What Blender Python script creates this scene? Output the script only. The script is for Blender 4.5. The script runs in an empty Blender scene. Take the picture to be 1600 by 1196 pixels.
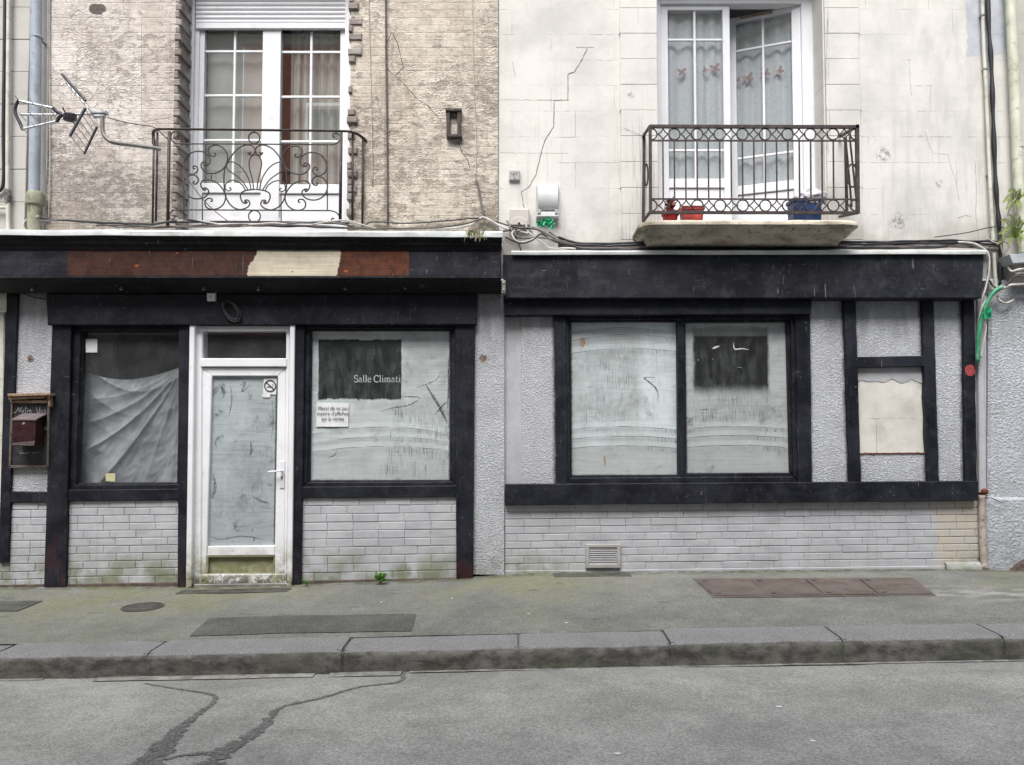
import bpy, bmesh, math, random
from mathutils import Vector, Matrix, noise as mnoise
rnd = random.Random(7)
SC = bpy.context.scene
COL = SC.collection
# ------------------------------------------------------------------ camera model
F = 1208.0; CAMY = -7.3; CAMZ = 1.35; PITCH = math.radians(2.5)
V0 = 690.0 - F*math.tan(PITCH)            # image row of the optical axis
cp, sp_ = math.cos(PITCH), math.sin(PITCH)
def P(u, v, Y=0.0):
    """photo point -> point of the plane y = Y (used to survey the facade)"""
    a = (u-800.0)/F; b = -(v-V0)/F
    dx, dy, dz = a, cp-b*sp_, sp_+b*cp
    t = (Y-CAMY)/dy
    return Vector((dx*t, Y, CAMZ+dz*t))
def X(u, v=600, Y=0.0): return P(u, v, Y).x
def Z(v, Y=0.0, u=800): return P(u, v, Y).z
KY = -2.2                                                    # kerb front
WT = [(X(u, 900, -.09), Z(v, -.09)) for u, v in ((-400, 921), (100, 918.5), (300, 918), (400, 917), (470, 914.5), (620, 909), (725, 904.5), (787, 899), (850, 896.5), (1000, 894.5), (1400, 890.5), (1530, 891), (1640, 893), (2200, 886))]
def zwall(x):
    if x <= WT[0][0]: return WT[0][1]+.012*(x-WT[0][0])
    for (a, za_), (b, zb_) in zip(WT, WT[1:]):
        if x <= b: return za_+(zb_-za_)*(x-a)/(b-a)
    return WT[-1][1]+.012*(x-WT[-1][0])
def zkerb(x): return .012+.019*x if abs(x) < 8 else (.012+.152*(1 if x > 0 else -1)+.012*(x-8*(1 if x > 0 else -1)))
def zp(x, y):                                                # pavement
    t = max(0.0, min(1.06, (y-KY)/(-.10-KY)))
    return zkerb(x)+(zwall(x)-zkerb(x))*t
def zr(x, y): return zkerb(x)-0.15+0.010*(KY-y)             # road
def G(u, v, fn=zp):
    a = (u-800.0)/F; b = -(v-V0)/F
    d = Vector((a, cp-b*sp_, sp_+b*cp))
    lo, hi = 0.5, 60.0
    for _ in range(60):
        t = (lo+hi)/2
        if CAMZ+d.z*t > fn(d.x*t, CAMY+d.y*t): lo = t
        else: hi = t
    return Vector((d.x*lo, CAMY+d.y*lo, fn(d.x*lo, CAMY+d.y*lo)))
# ------------------------------------------------------------------ mesh builder
def crom(pts, n=8, closed=False):
    pts = [Vector(p) for p in pts]
    if len(pts) < 3 and not closed:
        return pts
    out = []; N = len(pts)
    segs = N if closed else N-1
    for i in range(segs):
        if closed:
            p0, p1, p2, p3 = pts[(i-1) % N], pts[i], pts[(i+1) % N], pts[(i+2) % N]
        else:
            p1, p2 = pts[i], pts[i+1]
            p0 = pts[i-1] if i else p1*2-p2
            p3 = pts[i+2] if i+2 < N else p2*2-p1
        for k in range(n):
            t = k/n
            out.append(0.5*((2*p1)+(p2-p0)*t+(2*p0-5*p1+4*p2-p3)*t*t+(3*p1-p0-3*p2+p3)*t**3))
    if not closed: out.append(pts[-1])
    return out
class MB:
    def __init__(s): s.v = []; s.f = []; s.m = []
    def add(s, vs, fs, mi=0):
        o = len(s.v); s.v += [tuple(x) for x in vs]
        for f in fs: s.f.append([o+i for i in f]); s.m.append(mi)
        return s
    def box(s, x0, x1, y0, y1, z0, z1, b=0.0, mi=0):
        return s.prism([(x0, z1), (x1, z1), (x1, z0), (x0, z0)], y0, y1, b, mi)
    def prism(s, xz, Yf, Yb, b=0.003, mi=0):
        """polygon in x,z (clockwise from the street) pulled from Yf back to Yb, front edge chamfered"""
        n = len(xz)
        pts = [Vector((p[0], p[1])) for p in xz]
        if b > 0:
            inn = []
            for i in range(n):
                a, c, d = pts[i-1], pts[i], pts[(i+1) % n]
                e1 = (c-a).normalized(); e2 = (d-c).normalized()
                n1 = Vector((e1.y, -e1.x)); n2 = Vector((e2.y, -e2.x))
                k = n1+n2
                k = k/max(0.2, k.dot(n1)) if k.length > 1e-6 else n1
                inn.append(c+k*b)
            vs = [(p.x, Yf, p.y) for p in inn]+[(p.x, Yf+b, p.y) for p in pts]+[(p.x, Yb, p.y) for p in pts]
            fs = [list(range(n))[::-1]]
            for i in range(n):
                j = (i+1) % n
                fs += [[i, j, n+j, n+i], [n+i, n+j, 2*n+j, 2*n+i]]
            fs.append(list(range(2*n, 3*n)))
        else:
            vs = [(p.x, Yf, p.y) for p in pts]+[(p.x, Yb, p.y) for p in pts]
            fs = [list(range(n))[::-1]]+[[i, (i+1) % n, n+(i+1) % n, n+i] for i in range(n)]+[list(range(n, 2*n))]
        return s.add(vs, fs, mi)
    def pq(s, px, Yf, Yb, b=0.003, mi=0):
        """the same from photo points on the plane Yf"""
        w = [P(u, v, Yf) for u, v in px]
        return s.prism([(p.x, p.z) for p in w], Yf, Yb, b, mi)
    def sheet(s, pts, mi=0): return s.add(pts, [list(range(len(pts)))], mi)
    def tube(s, pts, r, n=8, caps=True, mi=0, flat=None):
        pts = [Vector(p) for p in pts]; m = len(pts)
        rs = r if isinstance(r, (list, tuple)) else [r]*m
        T = []
        for i in range(m):
            t = pts[min(i+1, m-1)]-pts[max(i-1, 0)]
            T.append(t.normalized() if t.length > 1e-9 else Vector((0, 0, 1)))
        up = Vector((0, 1, 0)) if abs(T[0].y) < 0.9 else Vector((1, 0, 0))
        vs = []; fs = []
        A = (up-T[0]*up.dot(T[0])).normalized()
        for i in range(m):
            A = A-T[i]*A.dot(T[i])
            A = A.normalized() if A.length > 1e-6 else Vector((1, 0, 0))
            B = T[i].cross(A)
            for k in range(n):
                a = 2*math.pi*(k+0.5)/n
                ca, sa = math.cos(a), math.sin(a)
                if flat: ca *= flat
                vs.append(pts[i]+(A*ca+B*sa)*rs[i])
        for i in range(m-1):
            for k in range(n):
                j = (k+1) % n
                fs.append([i*n+k, i*n+j, (i+1)*n+j, (i+1)*n+k])
        if caps: fs += [list(range(n))[::-1], [(m-1)*n+k for k in range(n)]]
        return s.add(vs, fs, mi)
    def lathe(s, c, prof, n=20, mi=0, sx=1, sy=1):
        """profile (radius, z) about a vertical axis at c"""
        vs = []; fs = []; m = len(prof)
        for r, z in prof:
            for k in range(n):
                a = 2*math.pi*k/n
                vs.append((c[0]+r*sx*math.cos(a), c[1]+r*sy*math.sin(a), c[2]+z))
        for i in range(m-1):
            for k in range(n):
                j = (k+1) % n
                fs.append([i*n+k, i*n+j, (i+1)*n+j, (i+1)*n+k])
        fs += [list(range(n))[::-1], [(m-1)*n+k for k in range(n)]]
        return s.add(vs, fs, mi)
    def grid(s, fn, nu, nv, mi=0):
        vs = [fn(i/nu, j/nv) for j in range(nv+1) for i in range(nu+1)]
        w = nu+1
        return s.add(vs, [[j*w+i, j*w+i+1, (j+1)*w+i+1, (j+1)*w+i] for j in range(nv) for i in range(nu)], mi)
    def ribbon(s, pts, w, nrm=(0, -1, 0), mi=0):
        pts = [Vector(p) for p in pts]; m = len(pts); nrm = Vector(nrm)
        ws = w if isinstance(w, (list, tuple)) else [w]*m
        vs = []
        for i in range(m):
            t = (pts[min(i+1, m-1)]-pts[max(i-1, 0)]).normalized()
            k = t.cross(nrm).normalized()*ws[i]*0.5
            vs += [pts[i]-k, pts[i]+k]
        return s.add(vs, [[2*i, 2*i+1, 2*i+3, 2*i+2] for i in range(m-1)], mi)
def put(o, label=None, cat=None, group=None, kind=None):
    if label: o['label'] = label
    if cat: o['category'] = cat
    if group: o['group'] = group
    if kind: o['kind'] = kind
    return o
def thing(name, label, cat, loc=(0, 0, 0), group=None):
    o = bpy.data.objects.new(name, None); COL.objects.link(o)
    o.empty_display_size = 0.1; o.location = loc
    return put(o, label, cat, group)
WORLD = {}
def part(name, mb, mats, parent=None, smooth=False, label=None, fix=True, auto=None):
    me = bpy.data.meshes.new(name)
    base = Vector((0, 0, 0)); p = parent
    while p is not None:
        base += Vector(p.location); p = p.parent
    if mb.v and parent is None:
        base = Vector((sum(v[0] for v in mb.v)/len(mb.v), sum(v[1] for v in mb.v)/len(mb.v), min(v[2] for v in mb.v)))
    me.from_pydata([Vector(v)-base for v in mb.v], [], mb.f)
    for m in (mats if isinstance(mats, (list, tuple)) else [mats]): me.materials.append(m)
    me.polygons.foreach_set('material_index', mb.m)
    if fix:
        bm = bmesh.new(); bm.from_mesh(me)
        bmesh.ops.recalc_face_normals(bm, faces=bm.faces)
        bm.to_mesh(me); bm.free()
    if smooth:
        me.polygons.foreach_set('use_smooth', [True]*len(me.polygons))
        if auto is not None and hasattr(me, 'set_sharp_from_angle'): me.set_sharp_from_angle(angle=math.radians(auto))
    me.update()
    o = bpy.data.objects.new(name, me); COL.objects.link(o)
    if parent is not None: o.parent = parent
    else: o.location = base
    if label: o['label'] = label
    return o
def solo(name, mb, mats, label, cat, group=None, **k):
    return put(part(name, mb, mats, None, **k), label, cat, group)
def struct(name, mb, mats, **k): return put(part(name, mb, mats, None, **k), kind='structure')
def textmesh(mb, body, origin, size, nrm_y=-1, align='CENTER', shear=0.0, offset=0.0, sx=1.0, mi=0):
    cu = bpy.data.curves.new('t', 'FONT'); cu.body = body; cu.size = size; cu.align_x = align
    cu.shear = shear; cu.offset = offset
    o = bpy.data.objects.new('t', cu); COL.objects.link(o)
    me = bpy.data.meshes.new_from_object(o.evaluated_get(bpy.context.evaluated_depsgraph_get()))
    vs = [(origin[0]+v.co.x*sx, origin[1], origin[2]+v.co.y) for v in me.vertices]
    mb.add(vs, [list(p.vertices) for p in me.polygons], mi)
    bpy.data.objects.remove(o); bpy.data.meshes.remove(me); bpy.data.curves.remove(cu)
# ------------------------------------------------------------------ material nodes
class NT:
    def __init__(s, name):
        s.mat = bpy.data.materials.new(name); s.mat.use_nodes = True
        s.t = s.mat.node_tree; s.t.nodes.clear()
        s.out = s.t.nodes.new('ShaderNodeOutputMaterial'); s._p = None
    def n(s, typ, ins=None, **pr):
        nd = s.t.nodes.new('ShaderNode'+typ)
        for k, v in pr.items(): setattr(nd, k, v)
        for k, v in (ins or {}).items():
            if v is None: continue
            so = nd.inputs[k]
            if isinstance(v, bpy.types.NodeSocket): s.t.links.new(v, so)
            else:
                if so.type == 'RGBA' and isinstance(v, (tuple, list)) and len(v) == 3: v = (*v, 1)
                if so.type == 'RGBA' and isinstance(v, (int, float)): v = (v, v, v, 1)
                if so.type == 'VECTOR' and isinstance(v, (int, float)): v = (v, v, v)
                so.default_value = v
        return nd
    def pos(s):
        if s._p is None: s._p = s.n('NewGeometry').outputs['Position']
        return s._p
    def xyz(s, v=None):
        o = s.n('SeparateXYZ', {0: v if v is not None else s.pos()}).outputs
        return o[0], o[1], o[2]
    def vm(s, op, a, b): return s.n('VectorMath', {0: a, 1: b}, operation=op).outputs[0]
    def sv(s, sx, sy, sz, v=None): return s.vm('MULTIPLY', v if v is not None else s.pos(), (sx, sy, sz))
    def noise(s, scale=1.0, det=4, rough=.55, dist=0.0, v=None, lac=2.0):
        return s.n('TexNoise', {'Vector': v if v is not None else s.pos(), 'Scale': scale, 'Detail': det, 'Roughness': rough, 'Distortion': dist, 'Lacunarity': lac}).outputs[0]
    def ncol(s, scale=1.0, det=3, v=None):
        return s.n('TexNoise', {'Vector': v if v is not None else s.pos(), 'Scale': scale, 'Detail': det}).outputs[1]
    def vor(s, scale, v=None, feature='F1', out=0, rand=1.0):
        return s.n('TexVoronoi', {'Vector': v if v is not None else s.pos(), 'Scale': scale, 'Randomness': rand}, feature=feature).outputs[out]
    def m(s, op, a, b=0.0, c=None, clamp=False):
        return s.n('Math', {0: a, 1: b, 2: c}, operation=op, use_clamp=clamp).outputs[0]
    def mul(s, *a):
        r = a[0]
        for b in a[1:]: r = s.m('MULTIPLY', r, b)
        return r
    def add(s, *a):
        r = a[0]
        for b in a[1:]: r = s.m('ADD', r, b)
        return r
    def inv(s, a): return s.m('SUBTRACT', 1.0, a, clamp=True)
    def mx(s, *a):
        r = a[0]
        for b in a[1:]: r = s.m('MAXIMUM', r, b)
        return r
    def rg(s, v, a, b, c=0.0, d=1.0, sm=True):
        return s.n('MapRange', {0: v, 1: a, 2: b, 3: c, 4: d}, interpolation_type='SMOOTHSTEP' if sm else 'LINEAR').outputs[0]
    def band(s, v, a, b, soft=.01):
        return s.mul(s.rg(v, a-soft, a+soft), s.rg(v, b-soft, b+soft, 1.0, 0.0))
    def mix(s, f, a, b):
        nd = s.n('MixRGB', {0: f, 1: a, 2: b}); return nd.outputs[0]
    def mulc(s, a, f):
        return s.n('MixRGB', {0: 1.0, 1: a, 2: f}, blend_type='MULTIPLY').outputs[0]
    def bump(s, h, st=.5, dist=.01, nrm=None):
        return s.n('Bump', {'Height': h, 'Strength': st, 'Distance': dist, 'Normal': nrm}).outputs[0]
    def bsdf(s, col, rough=.7, nrm=None, metal=0.0, spec=.5, alpha=None, coat=None):
        return s.n('BsdfPrincipled', {'Base Color': col, 'Roughness': rough, 'Normal': nrm, 'Metallic': metal, 'Specular IOR Level': spec, 'Alpha': alpha, 'Coat Weight': coat}).outputs[0]
    def thin(s, tint=(1, 1, 1), k=1.7, rough=0.0, dust=0.0):
        fr = s.m('MULTIPLY', s.schlick(), k, clamp=True)
        tr = s.n('BsdfTransparent', {0: tint}).outputs[0]
        gl = s.n('BsdfGlossy', {'Color': (1, 1, 1), 'Roughness': rough}).outputs[0]
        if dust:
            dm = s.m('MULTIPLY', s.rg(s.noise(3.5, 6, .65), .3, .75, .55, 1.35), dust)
            tr = s.mixs(dm, tr, s.n('BsdfDiffuse', {0: (.42, .43, .45)}).outputs[0])  # dust film, also a painted haze that lifts the dark behind the glass
        return s.n('MixShader', {0: fr, 1: tr, 2: gl}).outputs[0]
    def schlick(s):
        g = s.n('NewGeometry').outputs
        c = s.m('ABSOLUTE', s.n('VectorMath', {0: g['Normal'], 1: g['Incoming']}, operation='DOT_PRODUCT').outputs['Value'])
        return s.add(.042, s.mul(.958, s.m('POWER', s.m('SUBTRACT', 1.0, c, clamp=True), 5.0)))
    def mixs(s, f, a, b): return s.n('MixShader', {0: f, 1: a, 2: b}).outputs[0]
    def end(s, sh):
        s.t.links.new(sh, s.out.inputs[0]); return s.mat
def plain(name, col, rough=.6, metal=0.0, var=.25, sc=6.0, bump=.15, bs=60.0, spec=.5, dirt=None):
    """one colour with uneven tone and a fine surface"""
    t = NT(name)
    nz = t.noise(sc, 5, .6)
    f = t.rg(nz, .3, .7, 1-var, 1+var*.6)
    c = t.mulc(col, f)
    if dirt: c = t.mix(t.mul(t.rg(t.noise(sc*2.3, 6, .65), .5, .68), .8), c, dirt)
    b = t.bump(t.noise(bs, 3, .6), bump, .004)
    return t.end(t.bsdf(c, t.rg(t.noise(sc*3, 3), .3, .7, rough-.1, min(1, rough+.1)), b, metal, spec))
# ------------------------------------------------------------------ materials
def mat_flaking():
    """old brick under flaking cream limewash"""
    t = NT('flaking_limewash'); x, y, z = t.xyz()
    d = t.ncol(7.0, 3)
    wob = t.vm('MULTIPLY', t.vm('SUBTRACT', d, (.5, .5, .5)), (.05, 0, .03))
    pw = t.vm('ADD', t.pos(), wob)
    big = t.noise(.75, 3, .5)
    mid = t.noise(1.0, 8, .68, v=t.sv(8.0, 6, 17.0, pw))
    fine = t.noise(1.0, 6, .7, v=t.sv(17, 12, 34, pw))
    # courses ghost through
    br = t.n('TexBrick', {'Vector': t.n('CombineXYZ', {0: x, 1: z}).outputs[0], 'Color1': (.3, .3, .3), 'Color2': (.8, .8, .8), 'Mortar': (0, 0, 0), 'Scale': 1.0,
                          'Mortar Size': .006, 'Mortar Smooth': .5, 'Brick Width': .235, 'Row Height': .0745, 'Bias': 0.0})
    brk, jn = br.outputs[0], br.outputs[1]
    bv = t.n('SeparateColor', {0: brk}).outputs[0]
    low = t.rg(z, 3.2, 4.9, .14, -.12)
    loc = t.rg(t.noise(1.0, 4, .6, v=t.sv(1.5, 1, 2.4)), .3, .7, -.06, .06)
    f = t.add(loc, t.mul(mid, .85), t.mul(fine, .40), t.mul(big, .55), t.mul(bv, .06), t.mul(low, .5), t.mul(jn, .02))
    bare = t.rg(f, .965, 1.0)                       # paint gone
    lift = t.mul(t.rg(f, .925, .962), t.rg(f, .965, 1.0, 1, 0))   # curled rim of the paint
    paint = t.mix(t.rg(t.noise(2.1, 5, .6), .35, .7), (.68, .635, .59), (.54, .485, .44))
    paint = t.mix(t.mul(t.rg(t.noise(1.0, 6, .65, v=t.sv(9, 5, 2.0)), .5, .7), .6), paint, (.30, .26, .235))
    paint = t.mix(t.mul(t.rg(t.noise(1.0, 7, .7, v=t.sv(14, 9, 30)), .52, .66), .55), paint, (.26, .215, .19))
    raw = t.mix(t.rg(fine, .35, .65), (.29, .245, .22), (.44, .385, .345))
    raw = t.mix(t.mul(jn, .5), raw, (.20, .17, .15))
    # the right-hand field is greyer and browner
    c = t.mix(bare, paint, raw)
    c = t.mix(t.mul(lift, .45), c, (.80, .76, .71))
    edge = t.mul(t.rg(f, .955, .967), t.rg(f, .967, .98, 1, 0))
    c = t.mix(t.mul(edge, .65), c, (.10, .08, .07))
    wv = t.vm('ADD', t.sv(9, 5, 19), t.vm('MULTIPLY', t.ncol(6.0, 4), (3.4, 2, 3.4)))
    ce = t.vor(1.0, wv, 'DISTANCE_TO_EDGE')
    crk = t.mul(t.rg(ce, .012, .045, 1, 0), t.rg(t.noise(1.6, 5, .6), .42, .62))
    c = t.mix(t.mul(crk, .22), c, (.20, .165, .145))
    fl = t.rg(t.noise(1.0, 7, .74, v=t.sv(20, 14, 44, pw)), .545, .60)
    c = t.mix(t.mul(fl, t.rg(t.noise(2.3, 4), .35, .6), .75), c, t.mix(t.rg(fine, .4, .6), (.25, .21, .185), (.40, .345, .305)))
    fl2 = t.rg(t.noise(1.0, 7, .74, v=t.sv(24, 14, 50, t.vm('ADD', pw, (7.3, 1.1, 3.7)))), .56, .61)
    c = t.mix(t.mul(fl2, .6), c, (.70, .66, .61))
    jl = t.mul(jn, t.rg(t.noise(1.0, 4, .6, v=t.sv(7, 2, 14)), .50, .62), .45)
    c = t.mix(jl, c, (.22, .185, .16))
    rim2 = t.mul(t.rg(ce, .05, .09, 0, 1), t.rg(ce, .10, .16, 1, 0), t.rg(t.noise(1.6, 5, .6), .44, .62))
    c = t.mix(t.mul(rim2, .18), c, (.74, .70, .65))
    tone = t.rg(t.vor(1.0, wv, 'F1', 1), 0, 1) if False else t.n('SeparateColor', {0: t.vor(1.0, wv, 'F1', 1)}).outputs[0]
    c = t.mulc(c, t.rg(tone, 0, 1, .90, 1.08))
    br2 = t.mul(t.band(x, X(548, 200), X(780, 200), .04), .7)
    c = t.mix(br2, c, t.mulc(c, (.90, .86, .77)))
    # older patch of render beside the window, and the chimney stripe
    st = t.band(x, X(221, 150), X(276, 150), .012)
    c = t.mix(t.mul(st, .30), c, (.42, .35, .29))
    st2 = t.mul(t.band(x, X(601, 150), X(607, 150), .006), .5)
    c = t.mix(st2, c, (.22, .19, .16))
    # green and dark damp along the foot
    damp = t.mul(t.rg(z, 3.25, 3.75, 1, 0), t.rg(t.noise(3.0, 5), .35, .7))
    c = t.mix(t.mul(damp, .55), c, (.20, .19, .13))
    # lost patch near the top
    ex, ez = X(152, 15), Z(15)
    dd = t.n('VectorMath', {0: t.n('CombineXYZ', {0: t.m('MULTIPLY', t.m('SUBTRACT', x, ex), 1.0), 1: 0.0, 2: t.m('MULTIPLY', t.m('SUBTRACT', z, ez), 1.5)}).outputs[0]}, operation='LENGTH').outputs['Value']
    hole = t.rg(t.add(dd, t.mul(fine, .07)), .11, .125, 1, 0)
    c = t.mix(hole, c, (.13, .11, .10))
    h = t.add(t.mul(crk, -.5), t.mul(rim2, .3), t.mul(t.inv(bare), .55), t.mul(lift, .5), t.mul(fine, .35), t.mul(jn, -.2), t.mul(t.noise(60, 4, .7), .18), t.mul(hole, -.6))
    b = t.bump(h, .62, .02)
    return t.end(t.bsdf(c, .92, b, spec=.25))
def mat_ashlar(name='white_ashlar', base=(.715, .69, .655), dark=(.52, .505, .485), rowh=.2515, off=0.0, line=.62, cold=0.0, streak=.5):
    """painted cut stone with partly filled joints"""
    t = NT(name); x, y, z = t.xyz()
    v = t.n('CombineXYZ', {0: t.add(x, t.mul(t.m('SUBTRACT', t.noise(9, 2), .5), .006)), 1: t.add(z, off, t.mul(t.m('SUBTRACT', t.noise(3, 3), .5), .012))}).outputs[0]
    br = t.n('TexBrick', {'Vector': v, 'Color1': (0, 0, 0), 'Color2': (1, 1, 1), 'Mortar': (.5, .5, .5), 'Scale': 1.0, 'Mortar Size': .0035, 'Mortar Smooth': .3, 'Brick Width': .61, 'Row Height': rowh}, offset=.38)
    jn = br.outputs[1]; bv = t.n('SeparateColor', {0: br.outputs[0]}).outputs[0]
    gate = t.mul(t.rg(t.noise(1.0, 5, .65, v=t.sv(2.4, 1, 1.3)), .44, .62), t.rg(t.noise(1.0, 3, .6, v=t.sv(11, 1, 2)), .36, .6))
    # upright joints fainter: gate again with a fast noise along z
    jm = t.mul(jn, gate)
    c = t.mix(t.rg(t.noise(1.3, 5, .6), .3, .7), base, tuple(k*.93 for k in base))
    c = t.mix(t.mul(bv, .10), c, dark)
    dirt = t.rg(t.noise(1.0, 7, .68, v=t.sv(3.2, 2, 1.1)), .50, .80)
    c = t.mix(t.mul(dirt, .6), c, dark)
    sk = t.mul(t.rg(t.noise(1.0, 5, .6, v=t.sv(26, 8, .8)), .58, .72), t.rg(t.noise(.8, 3), .42, .66))
    c = t.mix(t.mul(sk, streak), c, (.42, .40, .37))
    cloud = t.rg(t.noise(1.0, 7, .66, v=t.sv(1.1, 1, 1.6)), .40, .70)
    c = t.mix(t.mul(cloud, .50), c, tuple(k*.80 for k in dark))
    mot = t.rg(t.noise(17, 6, .72), .46, .66)
    c = t.mix(t.mul(mot, .16), c, dark)
    spk = t.rg(t.noise(23, 5, .75), .66, .74)
    c = t.mix(t.mul(spk, .5), c, (.30, .28, .25))
    # damp and grey bloom near the ledge
    foot = t.mul(t.rg(z, 3.15, 3.75, 1, 0), t.rg(t.noise(2.2, 6, .65), .42, .68))
    c = t.mix(t.mul(foot, .65), c, (.40, .385, .365))
    c = t.mix(t.mul(jm, line), c, (.17, .155, .14))
    if name == 'white_ashlar':
        # grimy run-off beside the balcony and grey cement repair by the conduit
        s1 = t.mul(t.band(x, X(970, 200), X(1030, 200), .10), t.rg(z, 3.4, 5.0, 1, .0), t.rg(t.noise(1.0, 5, .65, v=t.sv(38, 8, 1.1)), .50, .64))
        c = t.mix(t.mul(s1, .75), c, (.24, .22, .20))
        s2 = t.mul(t.band(x, X(1035, 200), X(1330, 200), .12), t.band(z, 3.1, 3.75, .15), t.rg(t.noise(1.0, 6, .65, v=t.sv(9, 8, 2.0)), .42, .62))
        c = t.mix(t.mul(s2, .5), c, (.36, .33, .29))
        s3 = t.mul(t.rg(x, X(1330, 200), X(1480, 200)), t.rg(t.noise(1.0, 7, .68, v=t.sv(4.5, 8, 1.5)), .44, .68))
        c = t.mix(t.mul(s3, .42), c, (.40, .39, .365))
        s4 = t.mul(t.rg(t.noise(1.0, 6, .66, v=t.sv(14, 8, .7)), .52, .70), t.rg(z, 5.6, 3.6), .34)
        c = t.mix(s4, c, (.38, .365, .34))
        s5 = t.mul(t.band(z, 3.1, 3.42, .10), t.rg(t.noise(1.0, 6, .66, v=t.sv(3, 8, 4)), .38, .60), .5)
        c = t.mix(s5, c, (.40, .37, .33))
        wz = t.mul(t.m('SUBTRACT', t.noise(5, 3), .5), .10)
        gp = t.mul(t.band(t.add(x, wz), X(1512, 40), X(1590, 40), .012), t.m('GREATER_THAN', t.add(z, wz), Z(85)))
        c = t.mix(gp, c, t.mix(t.rg(t.noise(6, 5), .3, .7), (.40, .42, .46), (.52, .53, .56)))
        for (u, v_, r) in ((1470, 287, .055), (1382, 240, .10), (985, 150, .05), (1440, 212, .03), (1405, 345, .12)):
            ex, ez = X(u, v_), Z(v_)
            dd = t.n('VectorMath', {0: t.n('CombineXYZ', {0: t.m('SUBTRACT', x, ex), 1: 0.0, 2: t.m('SUBTRACT', z, ez)}).outputs[0]}, operation='LENGTH').outputs['Value']
            k = t.mul(t.rg(t.add(dd, t.mul(t.noise(14, 5, .7), r*1.2)), r*.9, r*1.5, 1, 0), t.rg(t.noise(30, 4, .7), .45, .6))
            c = t.mix(t.mul(k, .8), c, (.22, .20, .19))
    h = t.add(t.mul(jm, -.9), t.mul(t.noise(40, 5, .65), .25), t.mul(t.noise(7, 4), .4), t.mul(dirt, -.15))
    return t.end(t.bsdf(c, .85, t.bump(h, .55, .008), spec=.3))
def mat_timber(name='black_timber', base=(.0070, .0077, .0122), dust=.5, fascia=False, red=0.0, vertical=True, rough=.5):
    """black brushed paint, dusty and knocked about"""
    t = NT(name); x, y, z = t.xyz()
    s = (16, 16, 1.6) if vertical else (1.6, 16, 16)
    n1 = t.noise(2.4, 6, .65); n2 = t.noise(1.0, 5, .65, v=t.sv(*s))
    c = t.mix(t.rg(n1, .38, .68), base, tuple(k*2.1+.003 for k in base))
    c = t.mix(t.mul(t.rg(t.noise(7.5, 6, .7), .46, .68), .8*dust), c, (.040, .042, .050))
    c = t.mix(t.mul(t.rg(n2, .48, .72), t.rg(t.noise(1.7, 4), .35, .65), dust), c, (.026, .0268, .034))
    if fascia:
        wb = t.mul(t.m('SUBTRACT', t.noise(5.5, 6, .65), .5), .20)
        wf = t.mul(t.m('SUBTRACT', t.noise(40, 3), .5), .012)
        zc = Z(410, -.34); Yf = -.34
        brown = t.band(t.add(x, wf), X(105, 410, Yf), X(639, 410, Yf), .004)
        bc = t.mix(t.rg(x, X(380, 410, Yf), X(640, 410, Yf)), (.060, .023, .016), (.112, .036, .017))
        bc = t.mix(t.rg(t.noise(9, 6, .7), .42, .62), bc, t.mulc(bc, (.55, .55, .6)))
        c = t.mix(brown, c, bc)
        sl = t.mul(t.m('SUBTRACT', z, zc), .25)
        cream = t.band(t.add(x, wb, t.mul(sl, -1.0)), X(393, 410, Yf), X(528, 410, Yf), .004)
        cc = t.mix(t.rg(t.noise(7, 6, .7), .4, .7), (.58, .52, .41), (.47, .41, .32))
        cc = t.mix(t.rg(t.noise(16, 4, .6), .67, .69), cc, (.13, .06, .03))
        c = t.mix(cream, c, cc)
        for (u, v_, r) in ((213, 415, .035), (277, 396, .025), (540, 424, .04), (634, 415, .02)):
            ex, ez = X(u, v_, Yf), Z(v_, Yf)
            dd = t.n('VectorMath', {0: t.n('CombineXYZ', {0: t.mul(t.m('SUBTRACT', x, ex), .7), 1: 0.0, 2: t.mul(t.m('SUBTRACT', z, ez), 1.4)}).outputs[0]}, operation='LENGTH').outputs['Value']
            k = t.rg(t.add(dd, t.mul(t.noise(26, 4, .7), r*2)), r*1.25, r*1.4, 1, 0)
            c = t.mix(k, c, (.38, .085, .022))
    # hairline scratches and chips
    sc1 = t.rg(t.noise(1.0, 2, .5, dist=1.2, v=t.sv(7, 7, 60)), .735, .75)
    sc2 = t.rg(t.noise(1.0, 2, .5, dist=1.2, v=t.sv(75, 40, 6)), .715, .74)
    scr = t.mul(t.mx(sc1, sc2), t.rg(t.noise(1.9, 3), .44, .58))
    c = t.mix(t.mul(scr, .85), c, (.22, .21, .20))
    drip = t.mul(t.rg(t.noise(1.0, 3, .6, v=t.sv(48, 30, 3.5)), .68, .72), t.rg(t.noise(3.2, 3), .50, .60), dust)
    c = t.mix(t.mul(drip, .7), c, (.17, .17, .175))
    grain = t.rg(t.noise(1.0, 4, .6, v=t.sv(*((90, 90, 3) if vertical else (3, 90, 90)))), .35, .7, .86, 1.12)
    c = t.mulc(c, grain)
    chip = t.rg(t.noise(38, 4, .62), .70, .72)
    c = t.mix(t.mul(chip, .55), c, (.34, .32, .29))
    if red > 0:
        k = t.mul(t.rg(z, .18, .62, 1, 0), t.rg(t.noise(1.0, 5, .65, v=t.sv(11, 11, 4)), .46, .58), red)
        c = t.mix(k, c, (.085, .022, .022))
        k = t.mul(t.rg(z, .02, .22, 1, 0), t.rg(t.noise(13, 5, .65), .5, .7), red*.7)
        c = t.mix(k, c, (.17, .14, .12))
        k = t.rg(t.noise(4.2, 5, .6), .69, .71)
        c = t.mix(t.mul(k, .6*red), c, (.10, .022, .02))
    bn = t.n('Bevel', {'Radius': .007}, samples=4).outputs[0]
    dt = t.n('VectorMath', {0: bn, 1: t.n('NewGeometry').outputs['Normal']}, operation='DOT_PRODUCT').outputs['Value']
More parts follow.
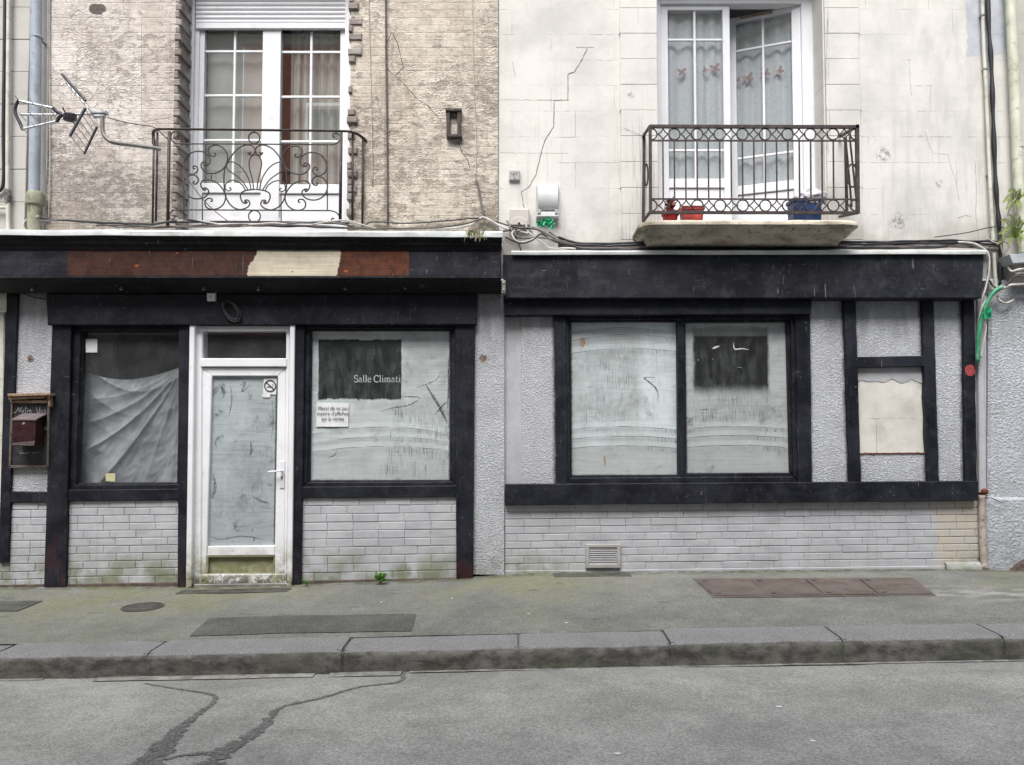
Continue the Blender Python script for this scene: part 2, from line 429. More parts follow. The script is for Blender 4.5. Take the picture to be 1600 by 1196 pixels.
    ew = t.mul(t.rg(dt, .985, .80, 0, 1), t.rg(t.noise(1.0, 5, .68, v=t.sv(15, 15, 15)), .46, .66))
    c = t.mix(t.mul(ew, .7), c, (.17, .17, .18))
    rubd = t.mul(t.rg(t.noise(1.0, 6, .70, v=t.sv(*((5, 5, 2.2) if vertical else (2.2, 5, 6)))), .56, .72), t.rg(t.noise(30, 4, .7), .40, .62), dust)
    c = t.mix(t.mul(rubd, .65), c, (.056, .058, .070))
    h = t.add(t.mul(n2, .5), t.mul(t.noise(50, 4, .65), .3), t.mul(chip, -.5), t.mul(rubd, -.3))
    return t.end(t.bsdf(c, t.rg(n1, .3, .7, rough-.08, rough+.2), t.bump(h, .35, .006), spec=.22))
def mat_roughcast(name='grey_roughcast', base=(.515, .525, .56), scale=1.0, amp=1.0, patch=None, halo=None):
    """grey painted thrown plaster"""
    t = NT(name); x, y, z = t.xyz()
    d = t.vm('MULTIPLY', t.vm('SUBTRACT', t.ncol(22*scale, 2), (.5, .5, .5)), (.035/scale, .02, .03/scale))
    pw = t.vm('ADD', t.pos(), d)
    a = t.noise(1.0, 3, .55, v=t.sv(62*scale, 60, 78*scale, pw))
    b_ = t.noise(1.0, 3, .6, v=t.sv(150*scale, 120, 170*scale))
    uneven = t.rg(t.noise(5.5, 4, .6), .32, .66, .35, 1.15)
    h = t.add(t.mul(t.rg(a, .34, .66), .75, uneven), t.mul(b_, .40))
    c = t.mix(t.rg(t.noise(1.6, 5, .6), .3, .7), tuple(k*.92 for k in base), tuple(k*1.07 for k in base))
    c = t.mulc(c, t.rg(h, .15, .85, .84, 1.07))  # hollows darkened with the bump height, shade put into the colour
    c = t.mix(t.mul(t.rg(t.noise(3.6, 6, .68), .52, .76), .45), c, (.30, .295, .295))
    runs = t.mul(t.rg(t.noise(1.0, 6, .66, v=t.sv(13, 9, .9)), .52, .74), .38)
    c = t.mix(runs, c, (.31, .305, .31))
    gr = t.mul(t.rg(z, 2.05, 2.45), t.rg(t.noise(1.0, 5, .65, v=t.sv(9, 9, 2)), .36, .62), .45)
    c = t.mix(gr, c, (.20, .20, .21))
    foot = t.mul(t.rg(z, .05, .55, 1, 0), t.rg(t.noise(6, 5, .65), .4, .62))
    c = t.mix(t.mul(foot, .5), c, (.17, .165, .13))
    for (ut, vt, ub, vb, hw) in (halo or []):
        a, b = P(ut, vt, -.085), P(ub, vb, -.085); k = (b.x-a.x)/(b.z-a.z)
        d = t.m('ABSOLUTE', t.m('SUBTRACT', x, t.add(t.mul(t.m('SUBTRACT', z, a.z), k), a.x)))
        m_ = t.mul(t.rg(t.add(d, t.mul(t.m('SUBTRACT', t.noise(9, 4, .6), .5), .06)), hw-.005, hw+.035, 1, 0), .75)
        c = t.mix(m_, c, (.022, .024, .034))
    for (u, v_, r, Y) in (patch or []):
        ex, ez = X(u, v_, Y), Z(v_, Y)
        dd = t.n('VectorMath', {0: t.n('CombineXYZ', {0: t.mul(t.m('SUBTRACT', x, ex), 1.2), 1: 0.0, 2: t.m('SUBTRACT', z, ez)}).outputs[0]}, operation='LENGTH').outputs['Value']
        k = t.rg(t.add(dd, t.mul(t.noise(20, 5, .7), r*1.6)), r*1.4, r*1.65, 1, 0)
        c = t.mix(k, c, t.mix(t.rg(t.noise(40, 3), .4, .6), (.30, .24, .19), (.13, .10, .08)))
        h = t.add(h, t.mul(k, -.6))
    return t.end(t.bsdf(c, .8, t.bump(h, .72*amp, .012), spec=.3))
def mat_brick(name='grey_painted_brick', base=(.44, .447, .474), tan=False, moss=1.0):
    t = NT(name); x, y, z = t.xyz()
    n1 = t.noise(3.2, 6, .62)
    c = t.mix(t.rg(n1, .3, .7), tuple(k*.86 for k in base), tuple(k*1.10 for k in base))
    rndb = t.n('NewGeometry').outputs['Random Per Island']
    c = t.mulc(c, t.rg(rndb, 0, 1, .95, 1.04, False))
    c = t.mix(t.mul(t.rg(t.noise(1.0, 4, .6, v=t.sv(4.2, 4, 13.4)), .42, .62), .35), c, (.55, .545, .55))
    if tan:
        wf = t.mul(t.m('SUBTRACT', t.noise(4.5, 5), .5), .75)
        k = t.mul(t.rg(t.add(x, wf), X(1455, 830, -.04)-.06, X(1455, 830, -.04)+.10), t.rg(z, .12, .25))
        tc = t.mix(t.rg(t.noise(6, 5), .35, .65), (.55, .47, .38), (.48, .45, .41))
        c = t.mix(t.mul(k, .85), c, tc)
    ms = t.mul(t.rg(z, .08, .45, 1, 0), t.rg(t.noise(3.6, 6, .62), .36, .62), moss)
    if tan: ms = t.mul(ms, t.mx(t.rg(x, .2, .7, 1, .10), t.rg(x, 3.9, 4.3)))
    c = t.mix(t.mul(ms, .85), c, (.16, .175, .085))
    spot = t.rg(t.noise(34, 5, .7), .64, .72)
    c = t.mix(t.mul(spot, .35), c, (.16, .155, .15))
    runs = t.mul(t.rg(t.noise(1.0, 5, .6, v=t.sv(22, 9, 1.2)), .56, .72), .25)
    c = t.mix(runs, c, (.22, .215, .20))
    h = t.add(t.mul(t.noise(26, 5, .62), .5), t.mul(t.noise(85, 3), .25))
    return t.end(t.bsdf(c, .66, t.bump(h, .5, .006), spec=.4))
def mat_upvc(name='white_plastic_frame', base=(.76, .77, .80), algae=0.0, grime=.35):
    t = NT(name); x, y, z = t.xyz()
    c = t.mix(t.rg(t.noise(2.0, 5, .6), .3, .75), base, tuple(k*.90 for k in base))
    c = t.mix(t.mul(t.rg(t.noise(11, 6, .7), .56, .74), grime), c, (.42, .41, .39))
    if algae:
        g = t.mul(t.rg(z, .04, .50, 1, 0), t.rg(t.noise(1.0, 6, .66, v=t.sv(6, 6, 8)), .34, .60), algae)
        c = t.mix(g, c, t.mix(t.rg(t.noise(15, 4), .4, .6), (.25, .25, .13), (.36, .35, .25)))
        g = t.mul(t.rg(z, .05, .16, 1, 0), t.rg(t.noise(26, 5, .65), .45, .55), algae)
        c = t.mix(t.mul(g, .8), c, (.06, .055, .04))
        g = t.mul(t.rg(t.noise(32, 5, .7), .62, .66), t.rg(z, 1.6, .2), .5)
        c = t.mix(g, c, (.33, .31, .27))
    return t.end(t.bsdf(c, t.rg(t.noise(5, 4), .3, .7, .28, .45), t.bump(t.noise(30, 4), .06, .003), spec=.45))
def mat_iron():
    t = NT('rusting_black_iron')
    n1 = t.noise(22, 6, .7)
    c = t.mix(t.rg(n1, .42, .66), (.034, .027, .030), (.090, .056, .048))
    c = t.mix(t.mul(t.rg(t.noise(70, 4, .65), .60, .68), .6), c, (.19, .14, .12))
    return t.end(t.bsdf(c, .62, t.bump(n1, .4, .004), spec=.4))
def mat_whitewash(name, clear=None, soft=.005, cracks=None, arcs=None, xs=(0, 1), zs=(0, 1), tint=(.47, .53, .53), dull=(.40, .42, .425), bare=.0, thick=.93, lite=None, fadez=0.0):
    """pane brushed with whitewash that thins, drips and crazes; a clear rectangle can be left open. clear=(x0,x1,z0,z1)"""
    t = NT(name); x, y, z = t.xyz()
    wr = t.vm('ADD', t.pos(), t.vm('MULTIPLY', t.vm('SUBTRACT', t.ncol(1.7, 2), (.5, .5, .5)), (.25, 0, .05)))
    sw = t.noise(1.0, 8, .74, v=t.sv(1.5, 1, 40, wr), dist=.12)          # brush marks
    sw2 = t.noise(1.0, 6, .70, v=t.sv(4, 1, 130, wr), dist=.1)
    dr = t.noise(1.0, 5, .66, v=t.sv(60, 1, 1.6), dist=.3)              # runs
    cl = t.noise(2.2, 6, .62); c2 = t.noise(6.5, 5, .6)
    c = t.mix(t.rg(cl, .36, .64), tint, dull)
    c = t.mix(t.mul(t.rg(c2, .52, .72), .5), c, tuple(k*1.22 for k in tint))
    c = t.mix(t.mul(t.rg(sw, .50, .68), .40), c, tuple(k*1.24 for k in tint))
    blot = t.rg(t.noise(1.0, 7, .70, v=t.sv(3.1, 1, 4.2, wr), dist=.8), .44, .68)
    c = t.mix(t.mul(blot, .55), c, tuple(k*.70 for k in dull))
    runs = t.rg(t.noise(1.0, 5, .66, v=t.sv(34, 1, 1.3), dist=.3), .52, .70)
    c = t.mix(t.mul(runs, .30), c, tuple(k*.72 for k in dull))
    if lite: c = t.mix(t.mul(t.band(x, lite[0], lite[1], .07), t.rg(z, zs[0]+.25, zs[0]+.5), t.rg(cl, .25, .6), .75), c, tuple(k*1.38 for k in tint))
    c = t.mix(t.mul(t.rg(z, zs[0]+.02, zs[0]+.40, 1, 0), .6), c, dull)
    # how thickly it covers: thin in brush troughs, along runs and in rubbed clouds
    th = t.mul(t.rg(sw, .28, .52, .74, 1.0), t.rg(sw2, .58, .68, 1.0, .62), t.rg(dr, .60, .74, 1.0, .80), t.rg(cl, .62, .80, 1.0, .66))
    rub = t.mul(t.rg(t.noise(3.4, 7, .72, dist=.5), .54, .74), .50+bare*.4)
    gone = t.mx(t.inv(th), rub)
    if bare: gone = t.mx(gone, t.mul(t.rg(t.noise(1.0, 6, .68, v=t.sv(10, 1, 4.2)), .60, .70), bare))
    lines = 0.0
    for (x0, x1, z0, z1, k) in (cracks or []):
        m1 = t.mul(t.band(x, x0, x1, .10), t.band(z, z0, z1, .08))
        cv = t.rg(t.noise(1.0, 5, .66, v=t.sv(190, 1, 6.0), dist=.22), .51, .60)
        ch = t.rg(t.noise(1.0, 5, .66, v=t.sv(7, 1, 130), dist=.3), .57, .64)
        lines = t.mx(lines, t.mul(m1, t.mx(cv, t.mul(ch, .8)), t.rg(t.noise(6, 4), .30, .60), k*.72))
    for (xc, z0, curv, half) in (arcs or []):
        zz = t.add(z, t.mul(t.m('POWER', t.m('ABSOLUTE', t.m('SUBTRACT', x, xc)), 2.0), curv), t.mul(t.m('SUBTRACT', t.noise(6, 2), .5), .014))
        ln = t.band(zz, z0-.003, z0+.003, .003)
        teeth = t.mul(t.band(zz, z0-.040, z0, .008), t.rg(t.noise(1.0, 3, .6, v=t.sv(85, 1, 3)), .53, .62), t.rg(x, xc-.1, xc+half*.8))
        c = t.mix(t.mul(t.band(zz, z0, z0+.05, .012), .35), c, tuple(k*1.32 for k in tint))
        c = t.mix(t.mul(t.band(zz, z0-.06, z0-.005, .012), .30), c, tuple(k*.75 for k in dull))
        lines = t.mx(lines, t.mul(t.mx(ln, teeth), t.rg(t.noise(4, 3), .3, .6), .75))
    gone = t.mx(gone, lines)
    ed = t.mul(t.m('SUBTRACT', t.noise(26, 6, .72), .5), .030)
    rim = t.inv(t.mul(t.band(t.add(x, ed), xs[0]+.010, xs[1]-.010, .007), t.band(t.add(z, ed), zs[0]+.006, zs[1]-.006, .007)))
    gone = t.mx(gone, t.mul(rim, .8))
    if clear:
        x0, x1, z0, z1 = clear
        jx = t.mul(t.m('SUBTRACT', t.noise(1.0, 5, .65, v=t.sv(14, 1, 7)), .5), .020+soft)
        jz = t.add(t.mul(t.m('SUBTRACT', t.noise(1.0, 6, .75, v=t.sv(9, 1, 6)), .5), .075), t.mul(t.m('SUBTRACT', t.noise(1.0, 4, .65, v=t.sv(120, 1, 3)), .5), .03))
        k = t.mul(t.band(t.add(x, jx), x0, x1, soft), t.rg(t.add(z, jz), z0-soft-.004-fadez, z0+soft+.004+fadez), t.rg(t.add(z, jz), z1-soft, z1+soft, 1.0, 0.0))
        haze = t.rg(t.add(t.mul(t.noise(1.0, 6, .68, v=t.sv(16, 1, 4)), .7), t.mul(c2, .3)), .38, .72, .02, .16)
        top = t.mul(t.rg(z, z1-.16, z1+.02), t.rg(t.noise(1.0, 5, .65, v=t.sv(5, 1, 12)), .32, .6), .30 if soft > .01 else .10)
        gone = t.mx(t.mul(k, t.inv(t.mx(haze, top))), t.mul(gone, t.inv(k)))
    f = t.mul(t.inv(gone), thick)
    h = t.add(t.mul(sw, .5), t.mul(lines, -1.0))
    paint = t.bsdf(c, .6, t.bump(h, .2, .003), spec=.3)
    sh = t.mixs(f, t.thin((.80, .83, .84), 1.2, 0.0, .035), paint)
    gl = t.n('BsdfGlossy', {'Color': (1, 1, 1), 'Roughness': .02}).outputs[0]
    fr = t.mul(t.schlick(), f, .9)
    return t.end(t.mixs(fr, sh, gl))
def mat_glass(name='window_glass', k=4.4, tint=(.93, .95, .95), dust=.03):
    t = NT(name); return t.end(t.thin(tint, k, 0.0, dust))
def mat_asphalt(name, base=(.155, .155, .15), moss=False, grain=1.0, tone=0.0):
    t = NT(name); x, y, z = t.xyz()
    g = t.vor(125, feature='F1', out=1); gv = t.n('SeparateColor', {0: g}).outputs[0]
    n0 = t.noise(70, 4, .65); n1 = t.noise(1.1, 6, .62); n2 = t.noise(6, 5, .62)
    c = t.mix(t.rg(n1, .3, .72), tuple(k*.80 for k in base), tuple(k*1.14 for k in base))
    c = t.mulc(c, t.rg(gv, 0, 1, 1-.34*grain, 1+.30*grain, False))
    c = t.mulc(c, t.rg(n0, .3, .7, 1-.25*grain, 1+.22*grain))
    c = t.mulc(c, t.rg(n2, .3, .7, .90, 1.08))
    wh = t.rg(t.vor(31, feature='F1', out=0), .055, .035, 0, 1)
    c = t.mix(t.mul(wh, t.rg(t.noise(9, 2), .58, .62), .6), c, (.46, .45, .42))
    if moss:
        near = t.rg(y, -1.6, -.2, .24, 1)
        mk = t.mul(t.rg(t.noise(1.25, 6, .6), .34, .62), near)
        zone = t.mx(t.band(x, X(-200), X(500), .7), t.mul(t.band(x, X(650), X(920), .5), .9), t.mul(t.rg(x, X(1380), X(1480)), .6), .22)
        mk = t.mul(t.m('MULTIPLY', mk, 1.25, clamp=True), zone)
        c = t.mix(t.mul(mk, .78), c, t.mix(t.rg(t.noise(22, 4, .6), .35, .65), (.165, .178, .085), (.225, .23, .145)))
        # tide of dirt right against the wall
        c = t.mix(t.mul(t.rg(y, -.24, -.10), t.rg(t.noise(10, 5, .65), .35, .6), .75), c, (.060, .062, .036))
        # damp stains and the pale spill near the steel covers
        st = t.rg(t.noise(1.0, 6, .66, v=t.sv(2.6, 5.5, 1)), .60, .68)
        c = t.mix(t.mul(st, .40), c, (.060, .058, .054))
        sp = t.mul(t.band(x, X(1440, 930, -1), X(1640, 930, -1), .2), t.band(y, -1.25, -.75, .15), t.rg(t.noise(1.0, 6, .65, v=t.sv(3, 8, 1)), .45, .62))
        c = t.mix(t.mul(sp, .75), c, (.38, .37, .355))
    else:
        tr = t.mul(t.band(y, KY-.26, KY-.015, .05), .22)
        c = t.mix(tr, c, (.22, .22, .20))
        st = t.rg(t.noise(1.0, 6, .66, v=t.sv(1.1, 2.6, 1)), .57, .74)
        c = t.mix(t.mul(st, .28), c, (.085, .083, .08))
    h = t.add(t.mul(gv, .4), t.mul(n0, .6), t.mul(n2, .6))
    return t.end(t.bsdf(c, .9, t.bump(h, .8*grain, .006), spec=.25))
def mat_kerb():
    t = NT('worn_granite_kerb'); x, y, z = t.xyz()
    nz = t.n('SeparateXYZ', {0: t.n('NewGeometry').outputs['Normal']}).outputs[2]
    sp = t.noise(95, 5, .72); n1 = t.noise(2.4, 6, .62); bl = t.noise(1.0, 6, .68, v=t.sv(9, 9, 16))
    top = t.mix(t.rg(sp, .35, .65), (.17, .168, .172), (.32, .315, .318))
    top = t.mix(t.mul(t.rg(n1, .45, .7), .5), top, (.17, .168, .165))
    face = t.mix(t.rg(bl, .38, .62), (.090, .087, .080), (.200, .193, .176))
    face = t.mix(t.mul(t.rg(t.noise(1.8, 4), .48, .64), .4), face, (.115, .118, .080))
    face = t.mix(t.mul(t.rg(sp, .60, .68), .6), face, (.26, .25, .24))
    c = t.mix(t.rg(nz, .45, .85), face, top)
    h = t.add(t.mul(bl, .9), t.mul(sp, .5))
    return t.end(t.bsdf(c, .85, t.bump(h, .8, .012), spec=.3))
def mat_lace():
    t = NT('lace_curtain_cloth'); x, y, z = t.xyz()
    pat = t.rg(t.noise(1.0, 3, .5, v=t.sv(11, 1, 9), dist=2.6), .50, .53)
    pat2 = t.mul(pat, t.rg(t.noise(1.0, 3, .5, v=t.sv(11, 1, 9), dist=2.6), .56, .53))
    wv = t.rg(t.noise(220, 2), .3, .7, .85, 1.05)
    c = t.mulc(t.mix(t.mul(pat2, .6), (.93, .95, .97), (.58, .60, .63)), wv)
    d = t.n('BsdfDiffuse', {0: c}).outputs[0]; tl = t.n('BsdfTranslucent', {0: c}).outputs[0]
    tr = t.n('BsdfTransparent', {0: (1, 1, 1)}).outputs[0]
    return t.end(t.mixs(.93, tr, t.mixs(.25, d, tl)))
def mat_sheet():
    t = NT('clear_plastic_sheet')
    c = t.mix(t.rg(t.noise(3, 5), .3, .7), (.62, .63, .65), (.80, .81, .82))
    cre = t.noise(1.0, 5, .7, v=t.sv(26, 10, 9), dist=1.0)
    d = t.bsdf(c, .34, t.bump(t.add(t.noise(14, 4, .6), t.mul(cre, .8)), .5, .012), spec=.7)
    tr = t.n('BsdfTransparent', {0: (.9, .92, .93)}).outputs[0]
    return t.end(t.mixs(t.rg(t.noise(2.6, 5, .6), .32, .68, .52, .86), tr, d))
def mat_zinc(name='dull_zinc', c0=(.50, .52, .54)):
    t = NT(name)
    c = t.mix(t.rg(t.noise(4, 6, .65), .35, .65), c0, tuple(k*.72 for k in c0))
    c = t.mix(t.mul(t.rg(t.noise(2.2, 5, .6), .52, .66), .30), c, (.30, .33, .24))
    return t.end(t.bsdf(c, .6, t.bump(t.noise(9, 4), .15, .01), metal=.05, spec=.5))
def mat_steelplate():
    t = NT('brown_steel_plate'); x, y, z = t.xyz()
    a = t.m('ABSOLUTE', t.m('SINE', t.mul(t.add(x, y), 120.0))); b = t.m('ABSOLUTE', t.m('SINE', t.mul(t.m('SUBTRACT', x, y), 120.0)))
    tr = t.mul(a, b)
    n1 = t.noise(5, 6, .65)
    c = t.mix(t.rg(n1, .35, .65), (.150, .118, .105), (.21, .175, .155))
    c = t.mulc(c, t.rg(tr, 0, 1, .72, 1.15))
    c = t.mix(t.mul(t.rg(t.noise(3, 5), .56, .7), .6), c, (.18, .17, .155))
    return t.end(t.bsdf(c, .72, t.bump(tr, .7, .004), metal=.3, spec=.4))
def mat_stone_ledge():
    t = NT('stained_moulded_stone'); x, y, z = t.xyz()
    n1 = t.noise(1.0, 6, .66, v=t.sv(4, 4, 14)); n2 = t.noise(20, 5, .68)
    c = t.mix(t.rg(n1, .44, .68), (.62, .56, .47), (.34, .275, .21))
    c = t.mix(t.mul(t.rg(n2, .55, .66), .7), c, (.14, .11, .08))
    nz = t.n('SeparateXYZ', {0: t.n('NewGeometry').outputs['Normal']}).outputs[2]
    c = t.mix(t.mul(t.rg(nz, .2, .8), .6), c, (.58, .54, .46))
    c = t.mix(t.mul(t.rg(x, X(1050, 360, -.4), X(995, 360, -.4)), t.rg(t.noise(8, 5), .35, .55), .75), c, (.075, .085, .04))
    return t.end(t.bsdf(c, .85, t.bump(t.add(n1, n2), .5, .012), spec=.3))
def mat_leaf(name, a, b):
    t = NT(name)
    c = t.mix(t.rg(t.noise(25, 3), .35, .65), a, b)
    d = t.bsdf(c, .5, spec=.4); tl = t.n('BsdfTranslucent', {0: c}).outputs[0]
    return t.end(t.mixs(.3, d, tl))
def mat_scrape(name, k=.75):
    t = NT(name)
    a = t.mul(t.rg(t.noise(1.0, 5, .7, v=t.sv(60, 60, 90)), .36, .60), k)
    d = t.n('BsdfDiffuse', {0: (.035, .037, .04)}).outputs[0]
    return t.end(t.mixs(a, t.n('BsdfTransparent', {0: (1, 1, 1)}).outputs[0], d))
M = {}
M['scrape'] = mat_scrape('scraped_whitewash'); M['smudge'] = mat_scrape('smudged_whitewash', .55)
M['flaking'] = mat_flaking(); M['ashlar'] = mat_ashlar()
M['oldstone'] = mat_ashlar('grey_cut_stone', (.54, .525, .50), (.38, .37, .35), .318, .06, .5, streak=.3)
M['rightstone'] = mat_ashlar('weathered_side_stone', (.55, .545, .50), (.34, .34, .30), .318, .1, .8, streak=.6)
M['black'] = mat_timber(); M['black_h'] = mat_timber('black_timber_rail', vertical=False)
M['black_red'] = mat_timber('black_timber_worn_to_red', red=.35)
M['black_deep'] = mat_timber('black_timber_darker', (.0035, .0037, .0055), .2, vertical=False)  # darker, less dusty copy of the rail timber for cornice and soffit
M['fascia'] = mat_timber('fascia_boards', fascia=True, vertical=False, dust=.7)
M['fascia_r'] = mat_timber('fascia_boards_dusty', (.0098, .0104, .0145), 1.0, vertical=False)
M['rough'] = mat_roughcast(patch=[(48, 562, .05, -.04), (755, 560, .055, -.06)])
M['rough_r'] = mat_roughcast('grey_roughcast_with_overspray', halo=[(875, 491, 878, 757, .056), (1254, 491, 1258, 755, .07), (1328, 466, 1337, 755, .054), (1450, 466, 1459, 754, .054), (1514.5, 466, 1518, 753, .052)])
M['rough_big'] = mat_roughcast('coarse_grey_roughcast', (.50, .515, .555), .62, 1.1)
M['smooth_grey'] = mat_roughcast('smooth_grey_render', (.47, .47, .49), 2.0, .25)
M['brick'] = mat_brick(); M['brick_tan'] = mat_brick('grey_painted_brick_with_bare_end', tan=True)
M['rawbrick'] = mat_brick('bare_brown_brick', (.21, .175, .155), moss=0)
M['upvc'] = mat_upvc(); M['upvc_door'] = mat_upvc('white_plastic_with_algae', (.84, .845, .87), 1.0, .4)
M['iron'] = mat_iron(); M['zinc'] = mat_zinc(); M['zinc2'] = mat_zinc('pale_flashing', (.66, .69, .69))
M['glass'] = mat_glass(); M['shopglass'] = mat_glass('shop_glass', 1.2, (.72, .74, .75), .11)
M['pavement'] = mat_asphalt('pavement_asphalt', (.205, .206, .195), True, .8)
M['road'] = mat_asphalt('road_asphalt', (.345, .347, .332), grain=.72); M['patch'] = mat_asphalt('new_asphalt_patch', (.115, .119, .110))
M['tar'] = mat_asphalt('tarred_crack', (.205, .202, .195))
def mat_feather():
    m_ = M['tar']; nt_ = m_.node_tree; o_ = [n for n in nt_.nodes if n.type == 'OUTPUT_MATERIAL'][0]; t = NT.__new__(NT); t.mat = m_; t.t = nt_; t.out = o_; t._p = None
    src = o_.inputs[0].links[0].from_socket
    a = t.rg(t.noise(1.0, 6, .72, v=t.sv(38, 38, 1)), .34, .50, .0, .95)
    t.end(t.mixs(a, t.n('BsdfTransparent', {0: (1, 1, 1)}).outputs[0], src))
mat_feather(); M['kerb'] = mat_kerb()
M['mortar'] = plain('pale_gutter_mortar', (.31, .305, .28), .9, var=.45, sc=9, dirt=(.16, .155, .14))
M['lace'] = mat_lace(); M['sheet'] = mat_sheet(); M['plate'] = mat_steelplate(); M['ledge'] = mat_stone_ledge()
M['cast'] = plain('worn_cast_iron', (.095, .088, .082), .6, .4, .35)
M['drain'] = plain('dark_grating_iron', (.125, .125, .110), .7, .3, .35)
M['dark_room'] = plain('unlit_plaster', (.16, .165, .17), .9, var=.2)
M['room_wall'] = plain('grey_room_wall', (.50, .50, .48), .9, var=.2)
M['dim'] = plain('upper_room_plaster', (.42, .41, .39), .9)
M['blind'] = plain('grey_window_net', (.48, .48, .45), .9, var=.12, sc=3)
M['pipe_blue'] = plain('grey_blue_drainpipe_paint', (.355, .40, .47), .5, var=.12, dirt=(.25, .26, .27))
M['pipe_cast'] = plain('mossy_cast_pipe', (.27, .275, .20), .8, var=.4, dirt=(.07, .075, .04))
M['pipe_cream'] = plain('cream_pipe_paint', (.60, .585, .52), .55, var=.15, dirt=(.36, .34, .28))
M['pipe_green'] = plain('pale_green_pipe_paint', (.60, .62, .50), .55, var=.12, dirt=(.35, .36, .28))
M['pipe_rust'] = plain('peeling_rusty_pipe', (.42, .36, .31), .8, var=.35, dirt=(.085, .035, .022))
M['cable_black'] = plain('black_cable', (.018, .018, .022), .5, var=.3)
M['cable_grey'] = plain('dusty_grey_cable', (.16, .15, .145), .7, var=.35, sc=14)
M['cable_white'] = plain('dirty_white_cable', (.50, .48, .45), .6, var=.25, sc=14)
M['cable_brown'] = plain('brown_grey_cable', (.095, .078, .068), .7, var=.35, sc=14)
M['green_sleeve'] = plain('green_plastic_sleeve', (.035, .24, .12), .4, var=.25, dirt=(.30, .42, .36))
M['green_tape'] = plain('bright_green_plastic', (.015, .34, .15), .4, var=.2)
M['alu'] = plain('antenna_aluminium', (.56, .57, .60), .4, .6, .15)
M['blackplast'] = plain('black_plastic', (.022, .022, .034), .5, var=.3)
M['galv'] = plain('galvanised_tube', (.27, .26, .245), .55, .4, .3)
M['paper'] = plain('white_paper', (.72, .73, .74), .8, var=.06)
M['yellow'] = plain('pale_yellow_note', (.52, .50, .30), .8, var=.15)
M['ink'] = plain('black_ink', (.03, .03, .035), .7, var=.1)
M['vinyl'] = plain('white_vinyl_letters', (.66, .67, .68), .5, var=.1)
M['vinyl_worn'] = plain('worn_vinyl_letters', (.42, .44, .45), .6, var=.1)
M['chalk'] = plain('white_chalk', (.42, .42, .43), .95, var=.5, sc=40)
M['board'] = plain('blackboard_paint', (.020, .020, .024), .6, var=.5, sc=8, dirt=(.055, .053, .055))
M['rawwood'] = plain('raw_splintered_wood', (.33, .225, .15), .8, var=.4, sc=18, dirt=(.09, .05, .035))
M['greywood'] = plain('greyed_wood_strip', (.12, .098, .085), .8, var=.4, sc=18, dirt=(.06, .045, .04))
M['maroon'] = plain('maroon_enamel', (.040, .012, .015), .35, var=.3, dirt=(.020, .008, .01))
M['maroon_lid'] = plain('dusty_maroon_lid', (.17, .135, .14), .6, var=.3)
M['chrome'] = plain('dull_chrome', (.6, .6, .6), .3, .8, .1)
M['creamboard'] = mat_ashlar('unpainted_cream_board', (.76, .735, .68), (.58, .55, .50), .34, .14, .5, streak=.2)
M['rust'] = plain('rust_line', (.16, .05, .03), .9, var=.4, sc=20)
M['redspray'] = plain('red_spray_paint', (.33, .045, .05), .7, var=.25, sc=30)
M['metercover'] = plain('white_meter_plastic', (.68, .68, .69), .4, var=.08)
M['metergrey'] = plain('grey_meter_plastic', (.50, .50, .51), .4, var=.08)
M['boxbeige'] = plain('beige_junction_plastic', (.52, .475, .44), .6, var=.12)
M['boxgrey'] = plain('grey_plate_plastic', (.40, .385, .375), .6, var=.12)
M['redpot'] = plain('red_plant_pot', (.36, .025, .03), .4, var=.2)
M['redbox'] = plain('coral_planter_plastic', (.62, .10, .085), .45, var=.15)
M['bluecrate'] = plain('blue_bin_plastic', (.022, .050, .14), .45, var=.3)
M['bag'] = plain('white_carrier_bag', (.62, .60, .66), .5, var=.12)
M['redleaf'] = mat_leaf('red_succulent_leaves', (.38, .05, .04), (.20, .10, .05))
M['weed'] = mat_leaf('bright_weed_leaves', (.10, .27, .035), (.17, .36, .06))
M['fern'] = mat_leaf('fern_leaves', (.16, .22, .035), (.27, .33, .07))
M['drytuft'] = mat_leaf('dry_grass', (.20, .22, .10), (.42, .38, .26))
M['earth'] = plain('crumbling_brown_base', (.10, .075, .062), .95, var=.45, sc=12, bump=.8, bs=25)
def mat_crack():
    t = NT('open_crack')
    a = t.rg(t.noise(1.0, 5, .7, v=t.sv(26, 26, 26)), .30, .54, .12, .92)
    d = t.n('BsdfDiffuse', {0: t.mix(t.rg(t.noise(9, 3), .35, .65), (.06, .052, .045), (.17, .15, .13))}).outputs[0]
    return t.end(t.mixs(a, t.n('BsdfTransparent', {0: (1, 1, 1)}).outputs[0], d))
M['crack'] = mat_crack()
M['orange'] = plain('orange_house_render', (.86, .30, .17), .9, var=.1)
M['palehouse'] = plain('pale_house_render', (.78, .75, .68), .9, var=.1)
M['greyhouse'] = plain('grey_house_render', (.68, .73, .78), .9, var=.1)
M['slate'] = plain('roof_slate', (.10, .105, .115), .6, var=.2)
M['butterfly'] = mat_leaf('dull_red_paper_wings', (.42, .27, .27), (.52, .36, .36))
M['ginger'] = plain('peeled_brown_tape', (.36, .24, .15), .8, var=.3, sc=30)
M['dimfront'] = plain('dark_grey_shop_wall', (.10, .105, .11), .9, var=.2)
M['algae_panel'] = mat_upvc('algae_covered_panel', (.20, .205, .105), 1.0, .6)
M['joint'] = plain('kerb_joint_mortar', (.15, .145, .13), .95, var=.45, sc=14)
M['pitdirt'] = plain('dirt_in_the_grating', (.060, .062, .050), .95, var=.4)
